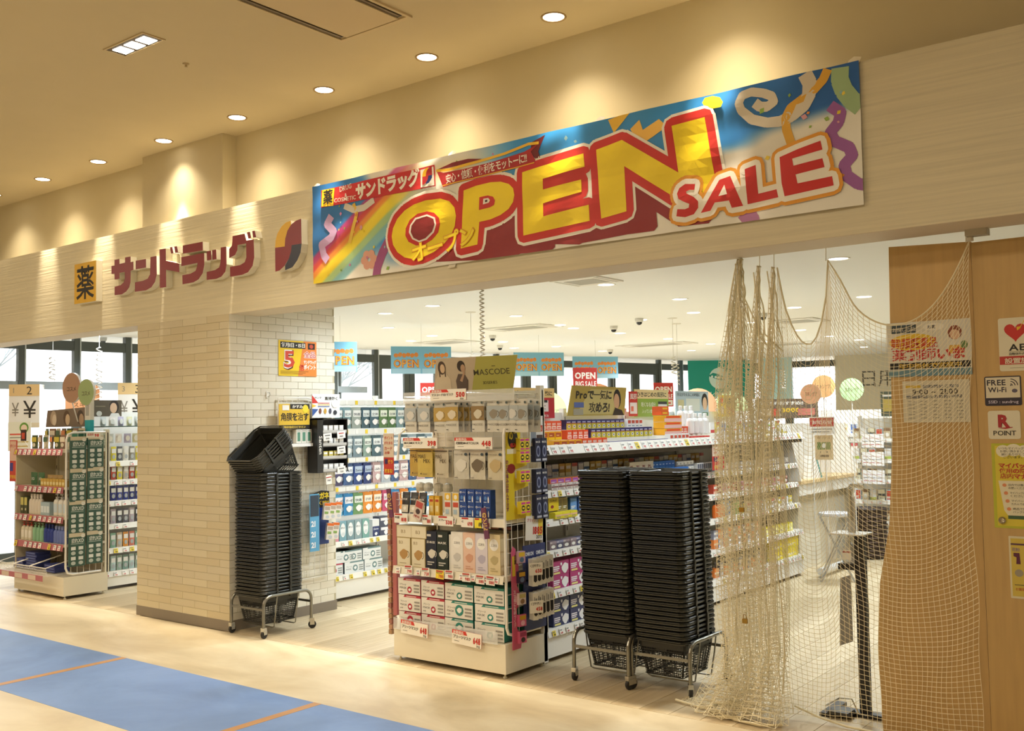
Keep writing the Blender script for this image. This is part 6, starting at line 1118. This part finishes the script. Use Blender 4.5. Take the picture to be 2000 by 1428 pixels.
# ---------------------------------------------------------------- shop ceiling: downlights, cassettes, cameras
DL = [(-2.58, 7.3), (-4.59, 7.28), (-4.64, 8.69), (-5.15, 9.96), (-6.68, 7.37), (-6.7, 8.76), (-7.5, 7.53), (-8.61, 8.7), (-9.05, 9.97), (-9.82, 10.37), (-10.79, 10.07), (-10.67, 11.52), (-6.99, 10.02), (-7.12, 10.5), (-9.08, 11.54), (-9.74, 12.67), (-9.11, 12.94), (-7.11, 11.61), (-7.14, 12.99), (-5.97, 10.22), (-7.19, 14.45), (-5.17, 11.55), (-3.25, 9.88), (-4.13, 10.3), (-5.18, 13.11), (-5.29, 14.48), (-5.22, 15.56), (-5.73, 17.3), (-6.36, 14.66), (-7.85, 16.62), (-8.14, 15.62), (-9.22, 14.46), (-11.04, 6.56),
      (-2.6, 5.9), (-4.6, 5.9), (-6.7, 6.1), (-8.8, 6.0), (-10.6, 8.2), (-2.0, 8.8), (-1.2, 7.2), (-5.6, 5.75), (-9.9, 5.6), (-1.5, 11), (-2.5, 13)]
PW = 122
for i, (x, y) in enumerate(DL):
    vis = i < 33
    downlight(x, y, ZS, .07, PW*(1 if y < 9.5 else 2), NEUT, ('round ceiling downlight of the shop, %s nearest the entrance' % ordn(sorted(range(33), key=lambda q: DL[q][1]).index(i))) if vis else 'round shop downlight hidden behind the fascia, %s in its row' % ordn(i-33), 'shop downlights' if vis else 'hidden shop downlights', spot=150, blend=.8, emit=5, ringc='F2F0EA', parts=y < 9, lit=(y < 9.5 or i % 2 == 0))
def cassette(x, y, w, l, rz, label):
    t = thing('ceiling_cassette', label, 'air conditioner', (x, y, ZS), rz); b = MB()
    b.box(-w/2, -l/2, -.012, w/2, l/2, 0, M('E9E5DA', .5)); b.obj('panel', t)
    b = MB(); b.box(-w*.32, -l*.3, -.014, w*.32, l*.3, -.0121, M('A9A598', .6)); b.obj('grille', t)
    for s in (-1, 1): b = MB(); b.box(s*w*.42-.012, -l*.42, -.0135, s*w*.42+.012, l*.42, -.0122, M('B8B4A8', .5)); b.obj('slot', t)
cassette(-4.57, 6.95, .46, .42, 0, 'square ceiling cassette nearest the entrance'); cassette(-4.65, 11.75, .55, .6, 0, 'square ceiling cassette above the net'); cassette(-7.5, 9.9, .95, .5, 0, 'wide ceiling cassette above the mask display'); cassette(-7.8, 13.8, 1.2, .5, 0, 'wide ceiling cassette above the medicine run'); cassette(-9.6, 10.9, .8, .6, 0, 'flat ceiling cassette near the glass doors'); cassette(-6.3, 15.4, 1.0, .6, 0, 'flat ceiling cassette near the teal sign')
for i, (x, y) in enumerate(((-8.46, 10.53), (-6.61, 10.64), (-5.89, 10.04), (-12.0, 6.95), (-4.62, 10.6), (-9.5, 12.0), (-8.9, 14.2))):
    t = thing('security_camera', 'small white dome camera on the shop ceiling, %s' % ('above the header card', 'above the medicine boards', 'right of the medicine boards', 'in the left opening', 'behind the net', 'near the glass doors', 'near the far windows')[i], 'camera', (x, y, ZS)); b = MB(); b.lathe([(.05, 0), (.05, -.03), (.04, -.045)], M('E4E0D6', .4), 14); b.obj('mount', t); b = MB(); b.lathe([(.034, -.0451), (.03, -.065), (.012, -.078)], M('2E2E30', .2), 14); b.obj('dome', t)
# hanging OPEN flags, coil cords, placards, teal sign
def flag(x, y, z, n, rz, label, cord=True):
    t = thing('hanging_flag', label, 'flag', (x, y, z), rz); b = MB(); w = .36
    b.box(-w*n/2, -.001, 0, w*n/2, .001, .32, M('7FBBD6', .4))
    for k in range(n):
        x0 = -w*n/2+k*w; b.rect(x0+.01, .0, x0+w-.01, .06, -.0016, 'A8D0E0'); b.fit('OPEN', x0+.03, .07, x0+.33, .17, 'B8501A', -.002, .05); b.fit('OPEN', x0+.035, .075, x0+.325, .165, 'F2B03A', -.0026, .0)
        for q in range(6): b.ell(x0+.06+q*.048, .215+.008*(q % 2), .03, .026, -.002, 'E08A3A', 6, q)
    b.obj('print', t)
    if cord: b = MB(); b.bar((0, 0, .32), (0, 0, ZS-z), .002, M('D8D4CA'), 4); b.obj('cord', t)
flag(-8.0, 7.35, 2.10, 1, pi/2-.6, 'blue and orange hanging OPEN flag beside the tiled pillar'); flag(-8.0, 8.62, 2.11, 2, pi/2-.6, 'double blue hanging OPEN flag left of the header card'); flag(-8.0, 10.95, 2.14, 2, pi/2-.6, 'double blue hanging OPEN flag right of the header card'); flag(-8.0, 12.35, 2.14, 2, pi/2-.6, 'double blue hanging OPEN flag above the gold board')
def coil(x, y, z0, z1, r, label, n=14, th=.004, zt=ZS):
    t = thing('coil_cord', label, 'cord', (x, y, 0)); b = MB(); pts = []
    for k in range(n*8+1): a = k/8*2*pi; pts.append((r*cos(a), r*sin(a), z1+(z0-z1)*k/(n*8)))
    b.tube(pts, th, M('D2CDBF', .4), 4); b.obj('coil', t)
    b = MB(); b.bar((0, 0, z0), (0, 0, zt), .0025, M('D8D4CA'), 4); b.lathe([(.06, zt), (.05, zt-.008)], M('DEDACE'), 12); b.obj('drop', t)
coil(-4.2, 5.12, 2.69, 1.96, .014, 'large grey coiled cord hanging above the mask header card', 26, .0045); coil(-8.6, 7.5, 2.22, 2.05, .02, 'coiled cord near the first OPEN flag', 6); coil(-6.8, 8.1, 2.28, 2.0, .018, 'coiled cord left of the large coiled cord', 9, .0035); coil(-5.6, 10.3, 2.25, 2.05, .025, 'coiled cord above the gold board', 5, .006); coil(-5.2, 12.5, 2.15, 1.9, .03, 'coiled cord in front of the teal sign', 7, .007); coil(-5.9, 10.95, 2.2, 1.95, .02, 'straight corded hook right of the OPEN flags', 5, .005)
coil(-10.3, 5.40, 2.3, 2.05, .035, 'left coiled cord in the left opening', 5, .007, 2.69); coil(-10.0, 5.75, 2.4, 1.75, .03, 'right coiled cord in the left opening', 12, .006, 2.69)
def placard(x, y, z, s, rz, label):
    o = board(s, s*1.1, 'C2362E', (x, y, z), rz, label, [('t', 'OPEN', .06, .62, .3, .88, 'F4ECE2', .04), ('t', 'BIG', .08, .34, .26, .36, 'F4ECE2', .03), ('t', 'SALE', .48, .34, .26, .48, 'F4ECE2', .03), ('r', .05, .05, .95, .28, 'E6DCD0'), ('r', .12, .12, .85, .18, 'C2362E')], 'placard', 'placard')
    b = MB(); b.bar((0, .006, 0), (0, .006, -z), .006, M('DDD8CC'), 5); b.obj('stick', o); return o
placard(-5.6, 8.45, 1.78, .26, pi/2-.6, 'red OPEN BIG SALE placard left of the gold board'); placard(-7.6, 8.35, 1.70, .26, pi/2-.6, 'red OPEN BIG SALE placard behind the mask price sign'); placard(-6.8, 12.2, 1.70, .3, pi/2-.6, 'red OPEN BIG SALE placard behind the green board'); placard(-3.0, 10.6, 1.83, .22, .15, 'red and white tilted placard behind the net')
TE = M('1E9E8C', .5)
b = MB(); b.box(0, -.02, 0, 1.35, .02, .78, TE); y = -.022; b.ell(.62, .42, .20, .21, y, 'D6ECE4', 28); b.poly([(.40, .47), (.5, .53), (.62, .50), (.74, .44), (.84, .46), (.74, .38), (.62, .38), (.5, .43)], y-.002, '1E8E80')
for k in range(5): b.ell(.48+k*.07, .455-.012*k, .022, .024, y-.004, 'EAF4F0', 10)
b.text('化粧品', .33, -.04+.05, .17, 'D6ECE4', y-.002, .0, 'l', w=.6)
a, L_ = seg(WB_, WD_); u = (WD_-WB_).normalized(); p = WB_+u*7.62+Vector((.25, -.05, 0))
b.obj('teal_sign', None, (p.x, p.y, 1.90), a-pi*0+radians(-35), label='large teal hanging sign with a round white emblem', cat='sign')
b = MB(); b.box(0, -.02, 0, .6, .02, .85, M('BFE4E6', .4)); b.obj('pale_sign', None, (p.x+1.18, p.y+.85, 1.86), radians(15), label='pale blue sign panel right of the teal sign', cat='sign')
# disc signs (category markers) over the aisles
def disc(x, y, z, r, c, label, rz=.6):
    b = MB(); n = 28; vs = [(r*cos(2*pi*k/n), y_, r*sin(2*pi*k/n)) for y_ in (-.012, .012) for k in range(n)]
    b.add(vs, [tuple(range(n)), tuple(range(n, 2*n))[::-1]], M(c, .6)); b.add(vs, [(k, n+k, n+(k+1) % n, (k+1) % n) for k in range(n)], M('E6E2D6', .5)); b.text('スキンケア', -r*.6, -.02, .05, '6A5238', -.0135, .0, 'l', w=r*1.2); b.bar((0, .0, -r), (0, .0, -z), .006, M('DDD8CC'), 5)
    return b.obj('disc_sign', None, (x, y, z), rz, label=label, cat='disc sign')
disc(-7.4, 11.4, 1.70, .33, 'E6A070', 'orange disc sign above the gold board'); disc(-7.7, 10.7, 1.66, .26, 'C2D49A', 'pale green disc sign left of the orange disc'); disc(-7.0, 13.6, 1.70, .28, 'E4A078', 'orange disc sign above the green board'); disc(-6.9, 14.5, 1.67, .27, 'BFD6A0', 'pale green disc sign beside the teal sign'); disc(-8.8, 9.4, 1.62, .22, 'E8C27A', 'yellow disc sign behind the red board')
disc(-3.77, 9.75, 1.76, .10, 'E8AE86', 'small orange disc sign behind the net', .3); disc(-3.75, 10.05, 1.84, .115, 'F0B070', 'larger orange disc sign behind the net', .3); disc(-3.48, 10.1, 1.80, .115, 'B4DC9A', 'light green disc sign behind the net', .3)
b = MB(); b.poly([(p_, q_) for p_, q_ in rrect(.17, .2, .06, 4)], 0, M('E0A070', .5), .01); b.text('スキン', -.1, -.03, .06, '7A5A3A', -.001, .0, 'l', w=.2); b.bar((0, .005, -.2), (0, .005, -1.68), .006, M('DDD8CC'), 5); b.obj('arch_sign', None, (-10.1, 5.62, 1.80), pi/2-.7, label='orange rounded sign behind the brown oval disc', cat='sign')
for i, (x, y, n_) in enumerate(((-10.45, 5.20, '2'), (-9.62, 5.93, '3'))):
    t = thing('register_sign', 'tall white checkout sign numbered %s with yen marks, %s' % (n_, ('left of the oval discs', 'beside the tiled pillar')[i]), 'sign', (x, y, 1.56), pi/2-.75); b = MB(); b.box(-.15, -.08, 0, .15, .08, .45, M('F2EFE8', .5)); b.rect(-.15, .33, .15, .45, -.081, 'E6C48A'); b.rect(-.15, .0, .15, .05, -.081, 'E8D8B8')
    b.text(n_, .02, .345, .12, '3A352C', -.082, .0, 'l'); b.fit('¥', -.01, .10, .12, .28, '2E2A24', -.082, .0); b.text('1' if n_ == '2' else '3', -.11, .36, .08, 'A09078', -.082, .0, 'l'); b.fit('¥', -.12, .12, -.05, .26, '8A8478', -.082, .0); b.obj('sign_box', t); b = MB(); b.bar((0, 0, 0), (0, 0, -1.6), .015, M('D8D4CA'), 6); b.obj('pole', t)
board(.22, .30, 'EEEEDC', (-10.35, 5.08, 1.32), pi/2-.75, 'white and green notice with a printed face under the checkout sign', [('e', .7, .8, .2, .18, '6A9A3A'), ('e', .7, .78, .14, .13, 'F0D8C0'), ('r', .08, .55, .8, .6, 'D8503A'), ('r', .08, .45, .8, .48, '8A8A7A'), ('r', .08, .3, .9, .33, 'C9A83A'), ('r', .08, .15, .9, .18, 'C9A83A')])
# black side stand at the far left of the left unit
b = MB(); b.box(-.06, -.05, 0, .06, .05, 1.02, M('221F1E', .5)); b.text('ぐんぐんおとくなセ', -.0, .95, .075, 'E4DED2', -.0515, .02, 'l', vert=True); b.obj('floor_sign', None, (-9.98, 4.98, 0), .2, label='tall narrow black floor sign with white vertical lettering', cat='sign')
b = MB(); b.box(-.07, -.003, 0, .07, .003, .40, M('C8423A', .4)); b.rect(-.06, .2, .06, .39, -.004, 'DCB8A0'); b.text('ポイント', -.055, .33, .035, 'B5322A', -.0045, .03, 'l', w=.11); b.rect(-.06, .1, .0, .18, -.004, '3A3A8A'); b.text('貯まる', -.055, .03, .04, 'F0C83A', -.0045, .03, 'l', w=.11); b.bar((0, .004, .38), (.11, .02, .38), .002, GWH, 4); b.obj('strip_sign', None, (-9.835, 4.77, 1.04), label='red and cream strip sign at the left of the left end unit', cat='strip sign')
b = MB(); b.box(-.05, -.003, 0, .05, .003, .11, M('3A2A2A', .4)); b.rect(-.03, .02, .03, .08, -.004, 'C8503A'); b.bar((0, .004, .01), (.09, .02, -.08), .002, GWH, 4); b.obj('small_sign', None, (-9.80, 4.85, 1.43), label='small dark sign above the red strip sign', cat='sign')
# ---------------------------------------------------------------- goods on the tiled pillar side
FP = Fr(XC1, 0, pi/2)
b = MB(); b.box(-.1975, -.003, 0, .1975, 0, .287, M('EFE0B0', .4), front=M('F0C92A', .4)); y = -.0036
b.poly([(.0, 0), (.1975, 0), (.1975, .287), (.06, .287)], y, 'E8863A'); b.rect(-.18, .225, .08, .275, y-.0004, '2A2622'); b.fit('毎月1日・15日', -.172, .232, .072, .268, 'F4EFE4', y-.0008); b.fit('毎月1日・15日', -.1705, .233, .0735, .269, 'F4EFE4', y-.001); b.rect(.105, .222, .18, .272, y-.0004, '2A221E'); b.ell(.142, .247, .022, .018, y-.0008, 'C8503A', 7)
b.text('5', -.15, .065, .19, '5A1A10', y-.0008, .08, 'l'); b.text('5', -.155, .07, .19, 'F4EEE4', y-.0012, .06, 'l'); b.text('5', -.153, .072, .185, 'D2482E', y-.0016, .02, 'l', w=.14)
b.text('倍', .01, .05, .055, 'D2382E', y-.0012, .04, 'l'); [b.fit('全品', .062+dx, .152+dz, .186+dx, .205+dz, 'F4EEE4', y-.0008-.0001*q) for q, (dx, dz) in enumerate(((.004, 0), (-.004, 0), (0, .004), (0, -.004)))]; b.fit('全品', .062, .152, .186, .205, 'C8281E', y-.0014); b.text('サンドラッグ', .06, .105, .032, 'F4EEE4', y-.001, .04, 'l', w=.13); b.text('ポイント', .06, .06, .042, 'F4EEE4', y-.001, .04, 'l', w=.13)
for k in range(3): b.rect(-.18, .014+k*.011, .05+.03*k, .018+k*.011, y-.0006, '8A5A1A')
b.obj('poster', None, (XC1+.001, 5.385, 1.938), pi/2, label='yellow and orange points poster with a big number five', cat='poster')
t = thing('wall_hook', 'small white looped hook stuck on the pillar tiles', 'hook', (XC1+.001, 5.075, 1.78)); b = MB(); b.box(0, -.01, -.02, .004, .01, .03, GWH); b.tube([(.004, 0, .02), (.03, 0, .02), (.035, 0, .0), (.02, 0, -.015), (.008, 0, -.01)], .003, CHR, 6); b.obj('loop', t)
t = thing('wall_grid', 'white wire display grid fixed to the pillar side', 'display grid', (XC1+.02, 5.17, 0), pi/2); b = MB()
b.tube([(0, 0, .30), (0, 0, 1.76), (.30, 0, 1.76)], .006, GWH, 6); b.tube([(.30, 0, 1.76), (.50, 0, 1.72), (.50, 0, .30), (0, 0, .30)], .006, GWH, 6); b.obj('frame', t)
b = MB()
for k in range(9): b.bar((.03+k*.056, 0, .31), (.03+k*.056, 0, 1.74), .002, GWH, 4)
for k in range(24): b.bar((0, -.003, .34+k*.06), (.50, -.003, .34+k*.06), .002, GWH, 4)
b.obj('grid', t, kind='stuff')
FP = Fr(XC1+.06, 0, pi/2)
o = board(.31, .20, 'E0B83A', (XC1+.07, 5.29, 1.51), pi/2, 'yellow and black eye-drop card with bold kanji', [('r', .35, .8, 1, 1, '2A2622'), ('t', 'かすみ', .42, .84, .14, .35, 'F4EEE0', .02), ('e', .86, .8, .1, .17, 'E8D23A'), ('t', '角膜を治す', .04, .36, .34, .92, '2A2622', .03), ('r', 0, 0, 1, .16, '2A2622'), ('t', '角膜修復成分ビタミン', .06, .04, .1, .8, 'E8C84A', .02), ('r', .1, .75, .32, .95, 'EDE9E0')], 'display_card', 'display card')
board(.30, .195, 'EEECE8', (XC1+.09, 5.605, 1.597), pi/2, 'white eye-drop card with coloured triangle stripes', [('p', [(.0, .95), (.0, .6), (.22, .62)], 'C8362E'), ('p', [(.0, .58), (.0, .42), (.16, .5)], 'E0B83A'), ('p', [(.0, .38), (.0, .05), (.22, .36)], '3A5A9A'), ('t', '直接効く', .44, .76, .15, .5, '2A2A2A', .02), ('t', 'サンテ', .08, .8, .1, .28, '2A2A2A', .01), ('r', .2, .6, .62, .63, 'C8362E'), ('r', .2, .53, .62, .56, 'E0B83A'), ('r', .2, .46, .62, .49, '3A5A9A'), ('e', .28, .28, .05, .12, '7A4A3A'), ('e', .46, .28, .05, .12, 'C89A3A'), ('e', .64, .28, .05, .12, '4A4A5A'), ('e', .82, .22, .07, .1, '3A3A42'), ('e', .82, .6, .13, .18, 'E2E0DC')], 'display_card', 'display card')
t = thing('display_case', 'black eye-drop display case with white vertical lettering', 'display case', (XC1+.03, 5.625, 1.15), pi/2); BK = M('1C1A1A', .35)
b = MB(); b.box(-.165, -.12, 0, -.105, .0, .44, BK); b.box(.155, -.12, 0, .165, 0, .44, BK); b.box(-.105, -.01, 0, .155, 0, .44, M('3A3838')); b.box(-.165, -.12, .43, .165, 0, .44, BK); b.text('Santen', 0, 0, .001, 'E8E4DC', -.2, 0) if 0 else None; b.obj('case', t)
b = MB(); b.text('Santen', 0, 0, .05, 'E8E4DC', 0, .01, 'l', w=.15, ang=-pi/2); b.obj('lettering', t, (-.148, -.1212, .30))
for k in range(4): b = MB(); b.box(-.104, -.115, .0+k*.105, .154, -.01, .008+k*.105, M('8E8A84', .2)); b.box(-.104, -.118, .008+k*.105, .154, -.115, .03+k*.105, M('BDB9B2', .2)); b.obj('tray', t)
for k in range(4):
    me = carton(.044, .06, .04, ('D8D8D6', 'C8B85A', 'D4D4D2', 'DAD8D4')[k], [('r', .1, .6, .9, .85, 'F2F0EC'), ('r', .1, .1, .9, .3, ('9A9AA0', 'A8903A', '8A8A92', 'B8443A')[k])]).mesh('eye_drop_box')
    for i in range(4 if k != 3 else 4): put(me, Fr(XC1+.12, 0, pi/2), 5.555+i*.058, 0, 1.15+.009+k*.105, 'small eye-drop carton, %s on the %s tray of the black case' % (from_left(i, 4), ('lowest', 'second', 'third', 'top')[k]), 'carton', 'eye-drop cartons in the black case', name='eye_drop_carton')
for i, (s, z) in enumerate(((5.56, 1.44), (5.71, 1.455), (5.71, 1.33), (5.57, 1.10), (5.71, 1.165))):
    b = MB(); b.box(-.045 if i != 3 else -.03, -.001, -.03 if i != 3 else -.045, .045 if i != 3 else .03, .001, .03, M('EFEAE2', .4)); b.rect(-.028, .008, .028, .016, -.0018, 'B8443A' if i % 2 else '5A5A5A'); b.text('1980' if i < 2 else '780', -.02, -.02, .02, '4A4640', -.0018, .02, 'l', w=.04)
    b.obj('price_tag', None, (XC1+.158, s, z), (0, radians(-4), pi/2), label='white price tag on the black eye-drop case, %s' % ('top left', 'top right', 'middle right', 'hanging at the bottom left', 'bottom right')[i], cat='price tag', group='price tags on the black eye-drop case')
row(carton(.05, .11, .04, 'E2DED2', [('r', .2, .15, .8, .8, '5A8A72'), ('r', .1, .85, .9, .95, 'B8B4A8')]).mesh('carton'), Fr(XC1+.06, 0, pi/2), 5.30, 5.46, 0, 1.395, 3, 'pale carton with green window', 'carton', 'pillar rack under the yellow card'); b = MB(); b.box(0, -.07, -.025, .30, 0, 0, M('EDEBE6', .4)); b.obj('small_shelf', None, (XC1+.025, 5.16, 1.393), pi/2, label='small white shelf under the yellow eye-drop card', cat='shelf')
t = thing('hanging_board', 'blue hanging board with yellow lettering for glasses wipes', 'hanging display', (XC1+.03, 5.60, .56), pi/2); b = MB(); b.box(-.095, -.002, 0, .08, .002, .34, M('24408A', .4)); b.poly([(-.09, .30), (-.08, .42), (.0, .44), (.085, .43), (.09, .30)], -.003, '1E1A18', .004); b.text('メガネ', -.075, .375, .055, 'F0D22A', -.005, .05, 'l', w=.155); b.text('拭くだけ', -.07, .325, .035, 'E8C02A', -.005, .04, 'l', w=.15); b.obj('board', t)
wp = carton(.055, .135, .04, 'EDE6DC', [('r', 0, .84, 1, 1, 'E2702A'), ('r', .1, .6, .9, .8, 'B8A898'), ('r', .1, .35, .7, .5, '8AAA5A'), ('e', .6, .18, .28, .1, 'C8CED2')]).mesh('wipes_pack')
for r in range(2):
    for i in range(3 if r == 0 else 2): put(wp, Fr(XC1+.10, 0, pi/2), 5.585+i*.062+r*.03, .0, (.765, .60)[r], 'orange-topped wipes pack hanging on the blue board, %s row, %s' % (('upper', 'lower')[r], from_left(i, 3-r)), 'pack', 'wipes packs on the blue board', name='wipes_pack', rot=lambda q: (0, radians(6), q-.4))
b = MB(); b.box(-.05, -.002, 0, .05, .002, .46, M('5AA0C8', .4)); b.rect(-.045, .28, .045, .45, -.003, '2E3A48')
for k in range(3): b.text('21', -.04, .03+k*.085, .06, 'EEF0F2', -.0035, .04, 'l')
b.bar((0, .002, .45), (0, .075, .45), .002, GWH, 4); b.obj('side_strip', None, (XC1+.09, 5.475, .52), pi/2, label='blue vertical strip with white numbers beside the basket stack', cat='strip sign')
# ---------------------------------------------------------------- bagging table, stool, hamper and racks behind the net
t = thing('bagging_table', 'pale wooden bagging table with white sloping side panels', 'table', (-3.80, 9.50, 0), pi/2); TW = M('DDBF8C', .45, noise=.06, scale=3, stretch=(1, 8, 1)); WHP = M('E8E2D4', .45)
b = MB(); b.box(0, 0, .875, 1.6, .62, .905, TW); b.obj('table_top', t); b = MB(); b.box(0, .02, .76, 1.6, .04, .875, WHP); b.obj('apron', t)
b = MB(); b.box(0, .04, 0, .03, .6, .875, M('D9CDB0', .5)); b.obj('side_board', t); b = MB(); b.box(1.57, .04, 0, 1.6, .6, .875, M('D9CDB0', .5)); b.obj('side_board', t); b = MB(); b.box(.03, .14, 0, 1.57, .16, .875, M('E2D8C0', .5)); b.obj('back_board', t)
for s in (.0, 1.585): b = MB(); b.add([(s, 0, .905), (s, .6, .905), (s, .6, 1.46), (s, .12, 1.46), (s+.015, 0, .905), (s+.015, .6, .905), (s+.015, .6, 1.46), (s+.015, .12, 1.46)], [(0, 1, 2, 3), (7, 6, 5, 4), (0, 3, 7, 4), (3, 2, 6, 7), (1, 0, 4, 5), (2, 1, 5, 6)], M('EFEBE2', .4)); b.obj('side_screen', t)
b = MB(); b.box(0.016, .60, .905, 1.584, .61, 1.46, M('EFEBE2', .4)); b.obj('back_screen', t)
b = MB(); b.tube([(.1, -.2, .06), (1.0, -.2, .06)], .035, M('E2E0DA', .3, .2), 10); b.obj('foot_rail', None, (-3.80, 9.3, 0), pi/2, label='white horizontal foot rail in front of the bagging table', cat='rail')
board(.62, .20, '6A5A4A', (-4.05, 9.8, 1.52), .4, 'grey board with white shadowed lettering above the bagging table', [('t', '電気毛布おすすめ!!', .05, .7, .2, .85, 'F0ECE2', .04), ('t', '3000', .42, .32, .3, .3, 'F0C83A', .04), ('r', .05, .1, .4, .5, 'D8C8B0'), ('r', .25, .1, .38, .5, 'C8503A'), ('r', .68, .15, .95, .5, 'C87A6A')])
board(.24, .17, 'EDE8DE', (-3.62, 9.62, 1.36), .4, 'white sign with a red heading above the paper notice', [('r', .04, .45, .96, .95, 'B8443A'), ('t', 'お知らせ', .1, .6, .24, .8, 'F0E4DC', .02), ('r', .1, .28, .9, .32, '5A5A5A'), ('r', .1, .12, .8, .16, '5A5A5A')])
board(.17, .24, 'D8BE92', (-3.62, 9.66, 1.11), .4, 'brown paper notice with a green picture', [('t', 'サービス', .12, .85, .1, .75, '6A4A2E', .01), ('r', .12, .42, .88, .72, '5A7A3A'), ('e', .5, .58, .12, .1, 'E8E8E0'), ('e', .3, .32, .04, .03, '2A2420'), ('e', .65, .32, .04, .03, '2A2420'), ('r', .25, .12, .75, .2, '4A3A2E')])
t = thing('monitor', 'small white terminal with teal edge on the bagging table', 'terminal', (-3.95, 10.0, .906), 1.2); b = MB(); b.poly([(-.12, 0), (.14, 0), (.06, .22), (-.12, .24)], -.08, M('EDE9E0', .4), .16); b.obj('body', t); b = MB(); b.poly([(.145, 0), (.17, 0), (.10, .20), (.065, .22)], -.07, M('4A9A96', .3), .14); b.obj('edge', t)
t = thing('folding_stool', 'silver folding stool with a round seat beside the bagging table', 'stool', (-3.42, 9.35, 0), .4); SV = M('B8B8B4', .3, .7)
b = MB(); b.lathe([(.02, .60), (.15, .60), (.158, .61), (.155, .63), (.13, .635)], M('D8D8DA', .25, .3), 20); b.obj('seat', t)
for s in (-1, 1): b = MB(); b.tube([(-.15, s*.12, 0), (.14, s*.12, .60)], .010, SV, 6); b.obj('leg', t); b = MB(); b.tube([(.15, s*.10, 0), (-.14, s*.10, .60)], .010, SV, 6); b.obj('leg', t)
b = MB(); b.bar((-.13, -.12, .04), (-.13, .12, .04), .008, SV); b.bar((.13, -.10, .04), (.13, .10, .04), .008, SV); b.obj('crossbar', t)
t = thing('wicker_hamper', 'dark brown woven hamper behind the net', 'basket', (-3.64, 10.98, 0)); DB = M('3E2E22', .6, noise=.3, scale=40)
b = MB(); b.lathe([(.13, 0), (.15, .05), (.18, .50), (.185, .53)], DB, 20); b.obj('woven_body', t); b = MB(); b.tube([(.185*cos(a), .185*sin(a), .53) for a in [2*pi*k/20 for k in range(20)]], .012, DB, 6, True); b.obj('rim', t)
b = MB()
for k in range(10): z = .05+k*.045; b.tube([((.152+.033*(z/.5))*cos(a)*(1+.03*(q % 2)), (.152+.033*(z/.5))*sin(a)*(1+.03*(q % 2)), z) for q, a in enumerate([2*pi*k_/24 for k_ in range(24)])], .008, M('5A4432', .6), 4, True)
b.obj('weave', t, kind='stuff')
F6 = Fr(-3.15, 0, pi/2)
def rack(label, ox, oy, rz, w, zs, top, group): return gondola(label, Fr(ox, oy, rz), 0, w, .35, .12, [(z, 0, .02) for z in zs], top, mat=GWH, lip_h=.04, name='display_rack')
zs = (.35, .58, .81, 1.04, 1.27)
rack('white goods rack behind the bagging table, near the wooden door', -4.0, 11.45, 0, .85, zs, 1.5, None)
for zi, z in enumerate((.121,)+zs):
    ms = [generic(.07, .12, .05, c, c_, '', k=k).mesh('packet') for k, (c, c_) in enumerate((('E6E2DA', 'B8C45A'), ('D8C8A8', '8A6A4A'), ('C8D0D0', 'C8503A'), ('E8E0C0', '5A5A52')))]
    for i in range(9): put(ms[(i*3+zi) % 4], Fr(-4.0, 11.45, 0), .07+i*.088, .06, z, 'small packet, %s, %s shelf of the rack behind the table' % (from_left(i, 9), ORD[zi]+' from bottom'), 'packet', 'packets on the rack behind the table', name='packet', jr=.1)
pb = MB(); pb.box(-.05, -.02, 0, .05, .0, .15, M('F2EFEC', .4))
for k in range(3): pb.rect(-.04, .03+k*.035, .03, .036+k*.035, -.0206, ('B8443A', '6A6A6A', 'C8A0A0')[k])
pbm = pb.mesh('leaflet')
for r in range(3):
    for i in range(3): put(pbm, Fr(-3.75, 11.25, 0), i*.075+.02, -.02*i, .78+r*.2, 'white leaflet pack hanging in front of the rack, %s row, %s' % (('lower', 'middle', 'upper')[r], from_left(i, 3)), 'leaflet', 'white leaflet packs', name='leaflet', jr=.1)
for i, (x, y, w_, lb) in enumerate(((-6.0, 15.3, 2.2, 'far white gondola with pale goods right of the teal sign'), (-3.5, 14.6, 2.2, 'far white gondola with pale goods behind the hamper'), (-9.3, 12.4, 2.4, 'far white gondola with pale goods before the glass doors'))):
    rack(lb, x, y, 0, w_, (.35, .65, .95, 1.25), 1.62, None)
    ms = [generic(.10, .16, .06, c, c_, '', k=k).mesh('packet') for k, (c, c_) in enumerate((('E6E2DA', 'B8C45A'), ('E8D8D0', 'C8505A'), ('C8D0D8', '4A6AA8'), ('E8E0C0', 'C8A03A')))]
    for zi, z in enumerate((.65, .95, 1.25)):
        for k in range(int(w_/.16)): put(ms[(k*3+zi+i) % 4], Fr(x, y, 0), .1+k*.155, .08, z, 'packet, %s, %s shelf of the far gondola %s' % (ordn(k)+' from left', ORD[zi], ('right of the teal sign', 'behind the hamper', 'before the glass doors')[i]), 'packet', 'packets on far gondola %s' % ('right of the teal sign', 'behind the hamper', 'before the glass doors')[i], name='packet', jr=.05)
for i, (x, y, z, c, c_) in enumerate(((-3.55, 11.55, 1.52, '5A5E4A', 'B8A04A'), (-3.35, 11.6, 1.52, 'E8E4DC', 'C8C0D0'), (-3.15, 11.62, 1.52, 'D8D84A', 'E8E8C0'))):
    board(.2, .28, c, (x, y, z), .2, ('dark green', 'white', 'lime yellow')[i]+' poster standing on the rack behind the net', [('r', .1, .2, .9, .7, c_), ('r', .1, .8, .7, .88, 'E8E6E0')])
b = MB(); b.box(-.14, -.11, 0, .14, .11, 1.45, M('E9E6DE', .5)); b.obj('white_pillar_box', None, (-5.6, 16.6, 0), label='white pillar-shaped display before the far windows', cat='pillar')
bpy.data.scenes.remove(TMP)
